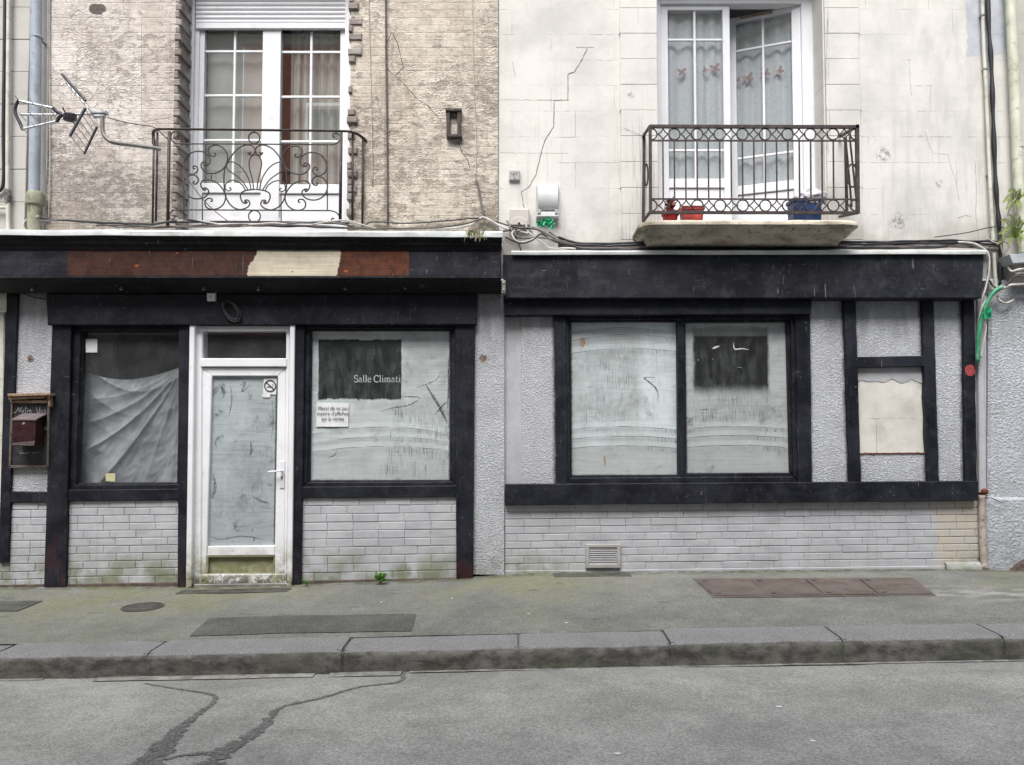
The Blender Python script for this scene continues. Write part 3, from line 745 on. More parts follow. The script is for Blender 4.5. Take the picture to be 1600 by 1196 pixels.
# ------------------------------------------------------------------ ground
XE = 45.0
def strip(y0, y1, zf, nx, ny, ox=XE):
    mb = MB()
    mb.grid(lambda a, b: (-ox+2*ox*a, y0+(y1-y0)*b, zf(-ox+2*ox*a, y0+(y1-y0)*b)), nx, ny)
    return mb
KB = KY+0.31
def bumpy(x, y): return zp(x, y)+0.006*mnoise.noise((x*.9, y*1.5, 0))+0.003*mnoise.noise((x*4, y*4, 3))
def bumpyr(x, y): return zr(x, y)+0.010*mnoise.noise((x*.7, y*.9, 7))+0.003*mnoise.noise((x*3, y*3, 1))
mb = strip(KB-.02, .12, bumpy, 700, 18); struct('pavement', mb, M['pavement'], smooth=True)
OPY = -7.6     # far kerb of the street, behind the camera
mb = strip(OPY, KY+.05, bumpyr, 700, 40); struct('road', mb, M['road'], smooth=True)
mb = strip(-9.0, OPY+.02, lambda x, y: zr(x, OPY)+.12, 60, 2); mb.grid(lambda a, b: (-XE+2*XE*a, OPY+.02, zr(-XE+2*XE*a, OPY)-.1+.22*b), 60, 1)
struct('far_pavement', mb, M['pavement'])
# granite kerb stones with worn, rounded noses
jx = [-45, -3.42]+[G(u, 1001).x for u in (262, 545, 810, 1045, 1318, 1582)]
while jx[-1] < 44: jx.append(jx[-1]+1.12)
mb = MB(); rk = random.Random(3)
for i in range(len(jx)-1):
    x0, x1 = jx[i]+.0035, jx[i+1]-.0035
    dz = rk.uniform(-.007, .005); dy = rk.uniform(-.010, .010); n = 40 if x1-x0 < 3 else 6
    prof = [(KY+.004, -.175), (KY+.003, -.11), (KY, -.055), (KY+.003, -.030), (KY+.014, -.011), (KY+.034, -.001), (KY+.075, .003), (KY+.16, .003), (KB, .003)]
    def fn(a, b, x0=x0, x1=x1):
        k = b*(len(prof)-1); j = min(int(k), len(prof)-2); f = k-j
        yy = prof[j][0]*(1-f)+prof[j+1][0]*f; zz = prof[j][1]*(1-f)+prof[j+1][1]*f
        x = x0+(x1-x0)*a
        e = max(0, 1-min(a, 1-a)*(x1-x0)/.015)
        w = .008*mnoise.noise((x*5, yy*6, zz*9+i))+.005*mnoise.noise((x*17, yy*15, zz*20))
        return (x, yy+dy+w*(1 if zz < -.005 else .3)+.012*e*(1 if b < .6 else 0), zp(x, yy)+zz+dz+(.4*w if b > .5 else 0)-.006*e*(b > .4))
    mb.grid(fn, n, 24)
    for xx, s in ((x0, 1), (x1, -1)):
        mb.sheet([(xx, p[0]+dy+(.012 if q < 5 else 0), zp(xx, p[0])+p[1]+dz) for q, p in enumerate(prof)]+[(xx, KB, zp(xx, KB)-.175)])
mb2 = mb
for i in range(1, len(jx)-1):          # mortar in the joints
    if abs(jx[i]) > 8: continue
    x_ = jx[i]; yy = [KY+.012, KY+.014, KY+.05, KB]; zz = [-.17, -.03, -.008, -.006]
    mb2.add([(x_+s*.008, y_, zp(x_, y_)+z_) for y_, z_ in zip(yy, zz) for s in (-1, 1)], [[2*k, 2*k+1, 2*k+3, 2*k+2] for k in range(3)], 1)
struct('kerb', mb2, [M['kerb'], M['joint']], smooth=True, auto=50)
# gutter mortar and low gutter setts at the foot of the kerb
mb = MB()
def gut(x0, x1, y0, y1, h):
    n = max(2, int((x1-x0)/.06))
    def fn(a, b):
        x = x0+(x1-x0)*a; w = .012*mnoise.noise((x*3, b*5, 2))+.008*mnoise.noise((x*11, b, 2))
        return (x, y0+(y1-y0)*b+(w if 0 < b < 1 or b == 0 else 0), zr(x, y0)+h*(1 if 0 < b < .99 else .2)+.004)
    mb.grid(fn, n, 3)
gut(G(640, 1050, zr).x, 9, KY-.022, KY+.01, .004)
gut(-9, G(60, 1066, zr).x, KY-.03, KY+.01, .004)
for a, b in ((150, 490), (510, 625)): gut(G(a, 1062, zr).x, G(b, 1058, zr).x, KY-.08, KY+.01, .005)
struct('gutter_strip', mb, M['mortar'], smooth=True)
# asphalt patch in the pavement
def groundpoly(px, fn, h, n=14, jit=.012, seed=1):
    pts = [G(u, v, fn) for u, v in px]; out = []
    for i in range(len(pts)):
        a, b = pts[i], pts[(i+1) % len(pts)]
        for k in range(n):
            p = a.lerp(b, k/n); q = .5*mnoise.noise((p.x*9, p.y*9, seed))+.5*mnoise.noise((p.x*25, p.y*25, seed))
            out.append((p.x+q*jit, p.y+q*jit, fn(p.x, p.y)+h))
    return out
mb = MB(); mb.sheet(groundpoly([(327, 967), (450, 963), (650, 960), (643, 987), (450, 990), (296, 995)], bumpy, .005))
struct('pavement_patch', mb, M['patch'])
# two tarred cracks running out of the gutter
def crackband(px, ws, seed):
    mb = MB(); pts = crom([G(u, v, zr) for u, v in px], 26); n = len(pts); L = []; R = []
    for i, p in enumerate(pts):
        k = i/(n-1)*(len(ws)-1); j = min(int(k), len(ws)-2); w = (ws[j]*(1-k+j)+ws[j+1]*(k-j))
        t = (pts[min(i+1, n-1)]-pts[max(i-1, 0)]).normalized(); s = Vector((t.y, -t.x, 0))
        a = w*(.5+.45*mnoise.noise((i*.21, seed, 0))+.45*mnoise.noise((i*.9, seed, 0))+.4*mnoise.noise((i*2.3, seed, 3))); b = w*(.5+.45*mnoise.noise((i*.21, seed, 9))+.45*mnoise.noise((i*.9, seed, 9))+.4*mnoise.noise((i*2.3, seed, 6)))
        l = p-s*max(.004, a); r = p+s*max(.004, b)
        L.append((l.x, l.y, bumpyr(l.x, l.y)+.005)); R.append((r.x, r.y, bumpyr(r.x, r.y)+.005))
    mb.add(L+R, [[i, i+1, n+i+1, n+i] for i in range(n-1)])
    return mb
for i, (px, ws) in enumerate((
        ([(225, 1068), (285, 1078), (330, 1086), (333, 1098), (292, 1130), (262, 1160), (214, 1210)], [.010, .018, .025, .03, .05, .10, .14]),
        ([(632, 1050), (622, 1066), (560, 1075), (500, 1092), (440, 1106), (405, 1140), (350, 1178), (310, 1215)], [.02, .03, .02, .025, .035, .06, .10, .14]),
        ([(220, 1195), (300, 1180), (350, 1178)], [.02, .035, .05]))):
    struct('road_crack', crackband(px, ws, i*3.3), M['tar'])
# ------------------------------------------------------------------ helpers for fronts
def wall_open(mb, x0, x1, z0, z1, ops, Y):
    """flat wall with rectangular openings, as quads"""
    xs = sorted({x0, x1, *[o[0] for o in ops], *[o[1] for o in ops]}); zs = sorted({z0, z1, *[o[2] for o in ops], *[o[3] for o in ops]})
    for i in range(len(xs)-1):
        for j in range(len(zs)-1):
            cx, cz = (xs[i]+xs[i+1])/2, (zs[j]+zs[j+1])/2
            if any(o[0] < cx < o[1] and o[2] < cz < o[3] for o in ops): continue
            mb.sheet([(xs[i], Y, zs[j]), (xs[i+1], Y, zs[j]), (xs[i+1], Y, zs[j+1]), (xs[i], Y, zs[j+1])])
def jambs(mb, o, Y0, Y1):
    x0, x1, z0, z1 = o
    mb.sheet([(x0, Y0, z0), (x0, Y0, z1), (x0, Y1, z1), (x0, Y1, z0)])
    mb.sheet([(x1, Y0, z0), (x1, Y1, z0), (x1, Y1, z1), (x1, Y0, z1)])
    mb.sheet([(x0, Y0, z1), (x1, Y0, z1), (x1, Y1, z1), (x0, Y1, z1)])
    mb.sheet([(x0, Y0, z0), (x0, Y1, z0), (x1, Y1, z0), (x1, Y0, z0)])
def room(mb, x0, x1, y0, y1, z0, z1):
    mb.sheet([(x0, y1, z0), (x1, y1, z0), (x1, y1, z1), (x0, y1, z1)])
    mb.sheet([(x0, y0, z0), (x0, y1, z0), (x0, y1, z1), (x0, y0, z1)])
    mb.sheet([(x1, y0, z0), (x1, y0, z1), (x1, y1, z1), (x1, y1, z0)])
    mb.sheet([(x0, y0, z0), (x1, y0, z0), (x1, y1, z0), (x0, y1, z0)])
    mb.sheet([(x0, y0, z1), (x0, y1, z1), (x1, y1, z1), (x1, y0, z1)])
ZT = 8.6
def crackline(mb, px, Y, w=.006, seed=0, mi=0):
    pts = []
    base = [P(u, v, Y) for u, v in px]
    for i in range(len(base)-1):
        n = max(3, int((base[i+1]-base[i]).length/.03))
        for k in range(n):
            p = base[i].lerp(base[i+1], k/n)
            pts.append(p+Vector((.007*mnoise.noise((p.x*30, p.z*30, seed)), 0, .007*mnoise.noise((p.z*30, p.x*30, seed+5)))))
    pts.append(base[-1])
    ws = [w*(.55+.6*abs(mnoise.noise((i*.35, seed, 1)))) for i in range(len(pts))]
    mb.ribbon(pts, ws, mi=mi)
def crackpart(parent, px, Y, w=.006, seed=0):
    m = MB(); crackline(m, px, Y, w, seed); part('crack', m, M['crack'], parent)
# ------------------------------------------------------------------ peeling brick house (left)
house = thing('peeling_house', 'old brick house front with flaking cream limewash, white French window and iron balcony', 'house', (X(425), 0, 0))
xl, xr_ = X(73, 300), X(778, 300)
opL = (X(276, 180), X(547, 180), Z(372), 6.05)
mb = MB(); wall_open(mb, xl, xr_, 3.0, ZT, [opL], 0.0); jambs(mb, opL, 0, .34)
mb.sheet([(xr_, 0, 3.0), (xr_, .5, 3.0), (xr_, .5, ZT), (xr_, 0, ZT)]); mb.sheet([(xl, 0, 3.0), (xl, 0, ZT), (xl, .5, ZT), (xl, .5, 3.0)])
wall_open(mb, xl-.55, xr_, -.4, 3.0, [(X(70), X(735), -.3, 2.62)], .24)
part('wall', mb, M['flaking'], house, fix=False)
CH = house
crackpart(CH, [(601, 75), (612, 50), (622, 70), (630, 105), (618, 118)], -.002, .010, 1)
crackpart(CH, [(605, 108), (630, 130), (652, 155), (668, 165), (690, 190)], -.002, .008, 2)
crackpart(CH, [(716, 222), (722, 238), (732, 252), (735, 268)], -.002, .010, 3)
crackpart(CH, [(221, 30), (221, 190)], -.002, .003, 4); crackpart(CH, [(223, 190), (270, 183)], -.002, .004, 5)
# toothed brick reveal of the window
mb = MB(); mbr = MB(); rj = random.Random(11)
z = 3.2; row = .0745; i = 0
while z < 6.0:
    if z > opL[2]-.1:
        d = .012+.022*(i % 2)+rj.uniform(-.005, .008)
        mb.box(opL[0]-.03, opL[0]+d, -.004-rj.uniform(0, .012), .335, z+.004, z+row-.004, .008)
        if rj.random() < .62:
            w = rj.choice([.02, .05, .075, .11]); mbr.box(opL[1]-.012-rj.uniform(0, .016), opL[1]+w, -.012-rj.uniform(0, .02), .3, z+.004, z+row-.005, .009)
    z += row; i += 1
part('brick_reveal', mb, M['rawbrick'], house); part('brick_reveal', mbr, M['rawbrick'], house)
mb = MB(); room(mb, opL[0]-.6, opL[1]+.6, .42, 3.2, 3.0, 6.3); part('room', mb, M['dim'], house, fix=False)
# French window, left house
YW = .30
def zw(v, Y=YW): return P(400, v, Y).z
def xw(u, v=180, Y=YW): return P(u, v, Y).x
win = None
def bar_xz(mb, x0, x1, z0, z1, y0, y1, b=.004): mb.box(x0, x1, y0, y1, z0, z1, b)
mb = MB()
bar_xz(mb, xw(297), xw(305), 3.3, 6.05, .235, .36); bar_xz(mb, xw(305), xw(311), 3.3, zw(49), .272, .36)
bar_xz(mb, xw(540), xw(558), 3.3, 6.05, .235, .36); bar_xz(mb, xw(311), xw(540), 3.3, zw(349), .27, .36)
win = part('french_window', mb, M['upvc'], house, label='white French window under a half lowered roller shutter')
LE = [(311, 418, 318.5, 410, 365, (80, 149, 219), 287, 302), (430, 540, 438.5, 531, 485, (81, 151, 221), 289, 303)]
for (a, b, g0, g1, bx, hz, gb, pl) in LE:
    mb = MB()
    zt, zb = zw(49), zw(349)
    bar_xz(mb, xw(a), xw(g0), zb, zt, .288, .352); bar_xz(mb, xw(g1), xw(b), zb, zt, .288, .352)
    bar_xz(mb, xw(g0), xw(g1), zw(pl), zw(gb), .288, .352); bar_xz(mb, xw(g0), xw(g1), zb, zw(341), .288, .352)
    sash = part('sash', mb, M['upvc'], win)
    mb = MB(); bar_xz(mb, xw(g0), xw(g1), zw(341), zw(pl)-.006, .306, .34, .006); part('door_panel', mb, M['upvc'], win)
    mb = MB(); bar_xz(mb, xw(bx-2), xw(bx+2), zw(gb), zt, .304, .322, .005); part('glazing_bar', mb, M['upvc'], win)
    for h in hz:
        mb = MB(); bar_xz(mb, xw(g0), xw(g1), zw(h+2), zw(h-2), .307, .320, .005); part('glazing_bar', mb, M['upvc'], win)
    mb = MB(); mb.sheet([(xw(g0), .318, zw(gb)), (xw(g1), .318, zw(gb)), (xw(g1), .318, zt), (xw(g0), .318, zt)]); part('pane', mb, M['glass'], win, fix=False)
mb = MB(); bar_xz(mb, xw(410), xw(438.5), zw(349), zw(49), .276, .29); part('centre_stile', mb, M['upvc'], win)
mb = MB(); zz = zw(41)
mb.box(xw(306), xw(541), .25, .285, zw(49), zw(40), .005)
sh = part('roller_shutter', mb, M['upvc'], house, label='white roller shutter pulled a little way down')
while zz < 5.95:
    mb = MB(); pts = []
    for k in range(7):
        a = k/6; pts.append((.262-.011*math.sin(math.pi*a), zz+.044*a))
    mb.grid(lambda a, b: (xw(306)+(xw(541)-xw(306))*a, pts[round(b*6)][0], pts[round(b*6)][1]), 1, 6)
    part('slat', mb, M['upvc'], sh, smooth=True); zz += .0455
# nets behind the glass
def curtain(x0, x1, z0, z1, y, folds, amp, seed, n=90):
    mb = MB()
    def fn(a, b):
        x = x0+(x1-x0)*a; w = mnoise.noise((a*folds*.45, b*.6, seed))
        yy = y+amp*math.sin(a*folds*6.283+2.2*w)+.5*amp*mnoise.noise((a*folds*1.7, b*1.2, seed+4))
        return (x+.35*amp*math.cos(a*folds*6.283), yy, z0+(z1-z0)*b)
    return mb.grid(fn, n, 14)
solo('net_curtain', curtain(xw(316), xw(412), zw(300), 5.75, .40, 3, .006, 1), M['blind'], 'flat grey net curtain behind the left leaf of the shuttered French window', 'curtain', 'curtains behind the upper windows', smooth=True)
solo('net_curtain', curtain(xw(448), xw(534), zw(300), 5.55, .43, 6, .022, 2), M['blind'], 'gathered grey net curtain behind the right leaf of the shuttered French window', 'curtain', 'curtains behind the upper windows', smooth=True)
# ------------------------------------------------------------------ white stone house (right)
whouse = thing('white_stone_house', 'white painted cut stone house front with stepped crack and half open French window', 'house', (X(1150), 0.02, 0))
YR = .02
opR = (X(1028, 150, YR), X(1287, 150, YR), Z(347, YR), 5.98)
wx0, wx1 = X(779, 200, YR), X(1588, 200, YR)
mb = MB(); wall_open(mb, wx0, wx1, 2.9, ZT, [opR], YR); jambs(mb, opR, YR, .36)
wall_open(mb, wx0, wx1, -.4, 2.9, [(X(868), X(1262), .75, 2.36)], .10)
part('wall', mb, M['ashlar'], whouse, fix=False)
for (u0, u1) in ((968, 1026.5), (1289, 1343)):      # surround strips beside the window
    z = 3.02; k = 0; mb = MB()
    while z < ZT-.3:
        e = .004*((k*7) % 3)
        mb.box(X(u0, 150, YR)+(.0 if u0 > 1100 else e), X(u1, 150, YR)-(.0 if u1 < 1100 else e), YR-.026-.001*(k % 2), YR+.05, z+.001, z+.2515-.001, .003)
        z += .2515; k += 1
    part('window_surround', mb, M['ashlar'], whouse)
CH = whouse; crackpart(CH, [(918, 74), (910, 92), (898, 112), (888, 116), (887, 156), (866, 157), (865, 198), (851, 220), (843, 250), (838, 272), (826, 293), (815, 300), (819, 325)], YR-.002, .0105, 1)
crackpart(CH, [(900, 74), (928, 74)], YR-.002, .006, 2); crackpart(CH, [(801, 98), (805, 120)], YR-.002, .005, 3)
crackpart(CH, [(780, 156), (890, 157)], YR-.002, .004, 8); crackpart(CH, [(780, 239), (888, 240)], YR-.002, .003, 9)
crackpart(CH, [(1420, 90), (1424, 150)], YR-.002, .003, 10); crackpart(CH, [(1445, 205), (1452, 228), (1458, 240), (1481, 241), (1486, 262), (1494, 285), (1499, 315)], YR-.002, .003, 12)
crackpart(CH, [(1497, 341), (1508, 337), (1517, 339)], YR-.002, .005, 14); crackpart(CH, [(1523, 250), (1526, 300), (1525, 340), (1529, 372)], YR-.002, .004, 15)
crackpart(CH, [(975, 200), (1004, 213)], YR-.034, .005, 6); crackpart(CH, [(1293, 30), (1290, 150), (1294, 240)], YR-.036, .004, 7)
mb = MB(); room(mb, opR[0]-.8, opR[1]+.8, .45, 3.6, 3.0, 6.1); part('room', mb, M['dim'], whouse, fix=False)
class Fr:
    def __init__(s, ox, oy, ang): s.o = (ox, oy); s.d = (math.cos(ang), math.sin(ang))
    def pt(s, a, t, z): return Vector((s.o[0]+s.d[0]*a-s.d[1]*t, s.o[1]+s.d[1]*a+s.d[0]*t, z))
    def bar(s, mb, a0, a1, z0, z1, t0, t1, b=.004):
        m2 = MB(); m2.box(a0, a1, t0, t1, z0, z1, b)
        mb.add([s.pt(v[0], v[1], v[2]) for v in m2.v], m2.f)
def zq(v): return P(1090, v, YW).z
def xq(u): return P(u, 150, YW).x
mb = MB()
bar_xz(mb, xq(1018), xq(1032), 3.25, 5.98, .262, .37); bar_xz(mb, xq(1252), xq(1272), 3.25, 5.98, .262, .37)
bar_xz(mb, xq(1032), xq(1252), zq(9), 5.98, .262, .37); bar_xz(mb, xq(1032), xq(1252), 3.25, zq(347), .262, .37)
wr = part('french_window', mb, M['upvc'], whouse, label='white French window, its right leaf standing ajar')
def leaf(fr, W, g0, g1, bx, zs, bars, flip=False):
    zt, gt, gb, rl, zb = zs
    mb = MB(); fr.bar(mb, 0, g0, zb, zt, 0, .06); fr.bar(mb, g1, W, zb, zt, 0, .06)
    fr.bar(mb, g0, g1, gt, zt, 0, .06); fr.bar(mb, g0, g1, rl, gb, 0, .06); fr.bar(mb, g0, g1, zb, zb+.05, 0, .06)
    part('sash', mb, M['upvc'], wr)
    mb = MB(); fr.bar(mb, g0, g1, zb+.05, rl-.007, .018, .05, .006); part('door_panel', mb, M['upvc'], wr)
    mb = MB(); fr.bar(mb, bx-.0125, bx+.0125, gb, gt, .014, .032, .005); part('glazing_bar', mb, M['upvc'], wr)
    for h in bars:
        mb = MB(); fr.bar(mb, g0, g1, h-.0125, h+.0125, .017, .030, .005); part('glazing_bar', mb, M['upvc'], wr)
    mb = MB(); mb.sheet([fr.pt(g0, .028, gb), fr.pt(g1, .028, gb), fr.pt(g1, .028, gt), fr.pt(g0, .028, gt)]); part('pane', mb, M['glass'], wr, fix=False)
ZS = (zq(9), zq(17), zq(280), zq(294), zq(346))
frA = Fr(xq(1032), .288, 0.0); WA = xq(1141)-xq(1032)
gA0, gA1 = xq(1044)-xq(1032), xq(1130)-xq(1032)
leaf(frA, WA, gA0, gA1, xq(1086.5)-xq(1032), ZS, (zq(62), zq(235)))
hx = xq(1252); AJ = math.radians(21.5); WB = hx-xq(1139)
frB = Fr(hx-math.cos(AJ)*WB, .288+math.sin(AJ)*WB, -AJ)
leaf(frB, WB, WB-gA1, WB-gA0-.01, WB/2, ZS, (zq(62), zq(235)))
mb = MB(); frB.bar(mb, .14, .46, ZS[0]-.03, ZS[0]-.012, -.010, .0, .003); part('window_stay', mb, M['rawwood'], wr)
def hung(fr, a0, a1, z0, z1, t, folds, amp, seed):
    m0 = curtain(a0, a1, z0, z1, t, folds, amp, seed); m2 = MB()
    return m2.add([fr.pt(*v) for v in m0.v], m0.f)
solo('lace_curtain', hung(frA, gA0-.02, gA1+.02, zq(292), zq(12), .085, 4.5, .013, 3), M['lace'], 'patterned white lace curtain behind the closed leaf above the red planter', 'curtain', 'curtains behind the upper windows', smooth=True)
solo('lace_curtain', hung(frB, .05, WB-.05, zq(292), zq(12), .085, 4.2, .013, 6), M['lace'], 'white lace curtain hanging on the open leaf of the right-hand French window', 'curtain', 'curtains behind the upper windows', smooth=True)
def butterfly(fr, a, z, s, rot, label):
    mb = MB(); c, sn = math.cos(rot), math.sin(rot)
    for sg in (-1, 1):
        for lob in ([(0, .0), (.10, .55), (.75, .95), (1.0, .75), (.85, .25), (.35, .0)], [(0, 0), (.45, -.05), (.78, -.30), (.62, -.72), (.30, -.60), (.08, -.25)]):
            pts = []
            for p in crom([(q[0]*sg, q[1], 0) for q in lob], 4, True):
                pts.append(fr.pt(a+s*(p.x*c-p.y*sn), .050+abs(p.x)*-.010, z+s*(p.x*sn+p.y*c)))
            mb.sheet(pts)
    mb.tube([fr.pt(a-sn*s*t, .046, z+c*s*t) for t in (-.6, 0, .6)], [.002, .004, .002], 5)
    solo('paper_butterfly', mb, M['butterfly'], label, 'butterfly sticker', 'red paper butterflies at the right-hand French window', fix=False)
xa = xq(1032)
butterfly(frA, xq(1067)-xa, zq(111), .046, .1, 'red paper butterfly alone on the left pane of the closed leaf')
butterfly(frA, xq(1104)-xa, zq(108), .034, -.5, 'small tilted red paper butterfly beside the glazing bar of the closed leaf')
butterfly(frA, xq(1120)-xa, zq(105), .050, .3, 'largest red paper butterfly at the right edge of the closed leaf')
for a, s, r, l in ((.105, .034, .1, 'pale red paper butterfly, first from the free edge of the open leaf'), (.215, .055, .35, 'red paper butterfly left of the glazing bar on the open leaf'),
                   (.385, .045, .5, 'red paper butterfly just right of the glazing bar on the open leaf'), (.52, .045, .7, 'steeply tilted red paper butterfly nearest the hinge of the open leaf')):
    butterfly(frB, a, zq(107)+.02*(a > .3), s, r, l)
# balcony slab with moulded edge, a part of the white house
mb = MB(); bx0, bx1 = X(1003, 345, -.46), X(1345, 345, -.46)
zt = Z(345, -.46)
prof = [(.0, .0), (.018, .010), (.0, -.012), (.0, -.045), (-.022, -.062), (-.022, -.075), (-.05, -.092), (-.12, -.125), (-.20, -.150), (-.22, -.19)]
prof = [(0.0, 0.0), (.012, -.008), (.016, -.024), (.012, -.042), (-.010, -.046), (-.012, -.058), (-.040, -.064), (-.046, -.084), (-.085, -.100), (-.130, -.108), (-.134, -.122), (-.165, -.132), (-.18, -.160)]
def ring(off, dz):
    y1 = -.475-off; r = .15
    ox_ = off if off > 0 else off*.5; xa_, xb_ = bx0-ox_, bx1+ox_; pts = []
    for (cx, cy, a0) in ((xa_+r, y1+r, math.pi), (xb_-r, y1+r, 1.5*math.pi)):
        for k in range(7):
            a = a0+k/6*math.pi/2
            pts.append((cx+r*math.cos(a), cy+r*math.sin(a)))
    pts = [(xa_, .05)]+pts+[(xb_, .05)]
    out = []
    for i in range(len(pts)-1):
        n = 40 if abs(pts[i+1][0]-pts[i][0]) > .5 else 2
        out += [(pts[i][0]+(pts[i+1][0]-pts[i][0])*k/n, pts[i][1]+(pts[i+1][1]-pts[i][1])*k/n) for k in range(n)]
    out.append(pts[-1])
    return [(x+.006*mnoise.noise((x*7, y*7, dz*30)), y+.010*mnoise.noise((x*6, y*6, dz*30+4)), zt+dz+.004*mnoise.noise((x*9, y*9, 2))) for x, y in out]
rings = [ring(*p) for p in prof]; n = len(rings[0])
mb.add([p for r in rings for p in r], [[i*n+k, i*n+k+1, (i+1)*n+k+1, (i+1)*n+k] for i in range(len(rings)-1) for k in range(n-1)])
mb.sheet(rings[0]); mb.sheet(rings[-1])
part('balcony_slab', mb, M['ledge'], whouse, smooth=True, auto=60, label='stained moulded stone balcony slab')
# ------------------------------------------------------------------ side houses
nh = thing('neighbour_house', 'grey cut stone corner of the neighbouring house behind the drainpipe at left', 'house', (X(-60), .03, 0))
mb = MB(); xn = X(50, 200, .03)
wall_open(mb, -9.5, xl, 3.0, ZT, [], .06)
wall_open(mb, -9.5, X(4, 700), -.4, 3.0, [], .02)
part('wall', mb, M['oldstone'], nh, fix=False)
mb = MB(); z = 3.0
for k in range(18):
    mb.box(X(-60, 150, .0), X(44, 150, .0), -.0-.003*(k % 2), .1, z+.0015, z+.318-.0015, .004); z += .318
part('corner_pier', mb, M['oldstone'], nh)
mb = MB(); mb.pq([(-80, 456), (7, 456), (4, 925), (-80, 925)], -.035, .05, .01); mb.pq([(-80, 456), (11, 456), (11, 488), (-80, 488)], -.08, .03, .012)
part('door_surround', mb, M['pipe_cream'], nh)
rh = thing('neighbour_house', 'shaded weathered stone house edge beyond the cream pipe at right', 'house', (X(1640), .03, 0))
mb = MB(); wall_open(mb, wx1, 9.5, 2.95, ZT, [], .05); part('wall', mb, M['rightstone'], rh, fix=False)
mb = MB(); mb.pq([(1547, 437), (1720, 437), (1720, 905), (1543, 897)], -.05, .2, .02); mb.pq([(1541, 776), (1720, 778), (1720, 905), (1540, 897)], -.075, .1, .03)
mb.pq([(1660, 437), (2600, 437), (2600, 900), (1660, 905)], -.02, .2, .02)
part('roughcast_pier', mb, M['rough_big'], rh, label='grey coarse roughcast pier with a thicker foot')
mb = MB(); mb.pq([(1577, 398), (1700, 388), (1700, 402), (1583, 412)], -.22, .06, .004); part('ledge', mb, M['zinc'], rh)
mb = MB(); mb.pq([(1583, 412), (1700, 402), (1700, 440), (1590, 440)], -.16, .06, .01); part('string_course', mb, M['rightstone'], rh)
mb = MB()
def rubble(a, b):
    px = (1578+60*a, 910-62*b*(.35+.65*a)); p = P(px[0], px[1], -.08)
    return (p.x, -.078-.04*math.sin(3.1*b)*(.4+abs(mnoise.noise((a*5, b*5, 1)))), p.z+.02*mnoise.noise((a*9, b*9, 4)))
mb.grid(rubble, 16, 12); part('broken_base', mb, M['earth'], rh, smooth=True)
# houses across the street, seen only as reflections in the panes
def far_house(x0, x1, h, mat, label, wins):
    t = thing('facing_house', label, 'house', ((x0+x1)/2, -9.0, 0))
    mb = MB(); ops = [(w[0], w[1], w[2], w[3]) for w in wins]; wall_open(mb, x0+.01, x1-.01, -.3, h, ops, -9.0)
    part('wall', mb, mat, t, fix=False)
    mb = MB(); mb.box(x0, x1, -9.1, -8.93, -.4, 3.6, .0); part('ground_floor', mb, M['dimfront'], t)
    mb = MB(); mb.box(x0, x1, -9.02, -8.78, h, h+.16, .0); mb.box(x0, x1, -9.02, -8.86, h-.14, h, .0); part('cornice', mb, M['palehouse'], t)
    mb = MB(); mb.sheet([(x0, -8.8, h+.16), (x1, -8.8, h+.16), (x1, -12, h+2.2), (x0, -12, h+2.2)]); part('roof', mb, M['slate'], t, fix=False)
    for w in wins:
        mb = MB(); mb.box(w[0], w[1], -9.2, -9.16, w[2], w[3], 0); f = part('window', mb, M['upvc'], t)
        mb = MB(); mb.sheet([(w[0]+.08, -9.155, w[2]+.08), (w[1]-.08, -9.155, w[2]+.08), (w[1]-.08, -9.155, w[3]-.08), (w[0]+.08, -9.155, w[3]-.08)]); part('pane', mb, M['dark_room'], f, fix=False)
far_house(-12, -6.0, 10.6, M['palehouse'], 'pale house across the street, mirrored in the left panes of the shuttered window', [(-9.4, -8.3, 5.0, 7.0)])
far_house(-6.0, -3.3, 10.3, M['orange'], 'orange house across the street, mirrored in the shuttered window', [(-4.6, -3.7, 8.0, 8.9)])
far_house(-3.3, 12, 10.8, M['greyhouse'], 'grey house across the street, mirrored in the lace curtained window', [(1.5, 2.5, 4.8, 6.6), (5.6, 6.6, 4.8, 6.6)])
# ------------------------------------------------------------------ shopfronts
def beam(px, Yf, Yb, b=.005):
    return MB().pq(px, Yf, Yb, b)
def rect(u0, v0, u1, v1): return [(u0, v0), (u1, v0), (u1, v1), (u0, v1)]
def bricks(px, Yf, rows, seed, L=.243, tilt=.0045, gap=.0028):
    """courses of painted brick between four photo points TL, TR, BR, BL"""
    mb = MB(); r = random.Random(seed)
    tl, tr, br, bl = [P(u, v, Yf) for u, v in px]
    for k in range(rows):
        f0, f1 = k/rows, (k+1)/rows
        a0, a1 = tl.lerp(bl, f0), tl.lerp(bl, f1); b0, b1 = tr.lerp(br, f0), tr.lerp(br, f1)
        W = (b0.x-a0.x); s = -r.choice([0, .25, .5, .75])*L; xs = []
        while s < W:
            e = s+L*r.choice([1, 1, 1, 1, .985, 1.02])
            if e > .03 and W-s > .03: xs.append((max(0, s), min(W, e)))
            s = e
        for (s, e) in xs:
            fa, fb = s/W, e/W
            p = [a0.lerp(b0, fa), a0.lerp(b0, fb), a1.lerp(b1, fb), a1.lerp(b1, fa)]
            jy = Yf+r.uniform(0, tilt); jz = r.uniform(-.0012, .0012)
            g = gap
            mb.prism([(p[0].x+g*.45, p[0].z-g+jz), (p[1].x-g*.45, p[1].z-g+jz), (p[2].x-g*.45, p[2].z+g+jz), (p[3].x+g*.45, p[3].z+g+jz)], jy, Yf+.05, .0032+r.uniform(0, .0018))
    mb.pq([px[0], px[1], px[2], px[3]], Yf+.0095, Yf+.06, 0)
    return mb
ls = thing('timber_shopfront', 'black timber shopfront with brown and cream fascia, white glazed door and two display windows', 'shopfront', (X(420, 900), -.1, 0))
rs = thing('timber_shopfront', 'black timber framed shopfront with one wide whitewashed window above grey brick', 'shopfront', (X(1160, 900), -.1, 0))
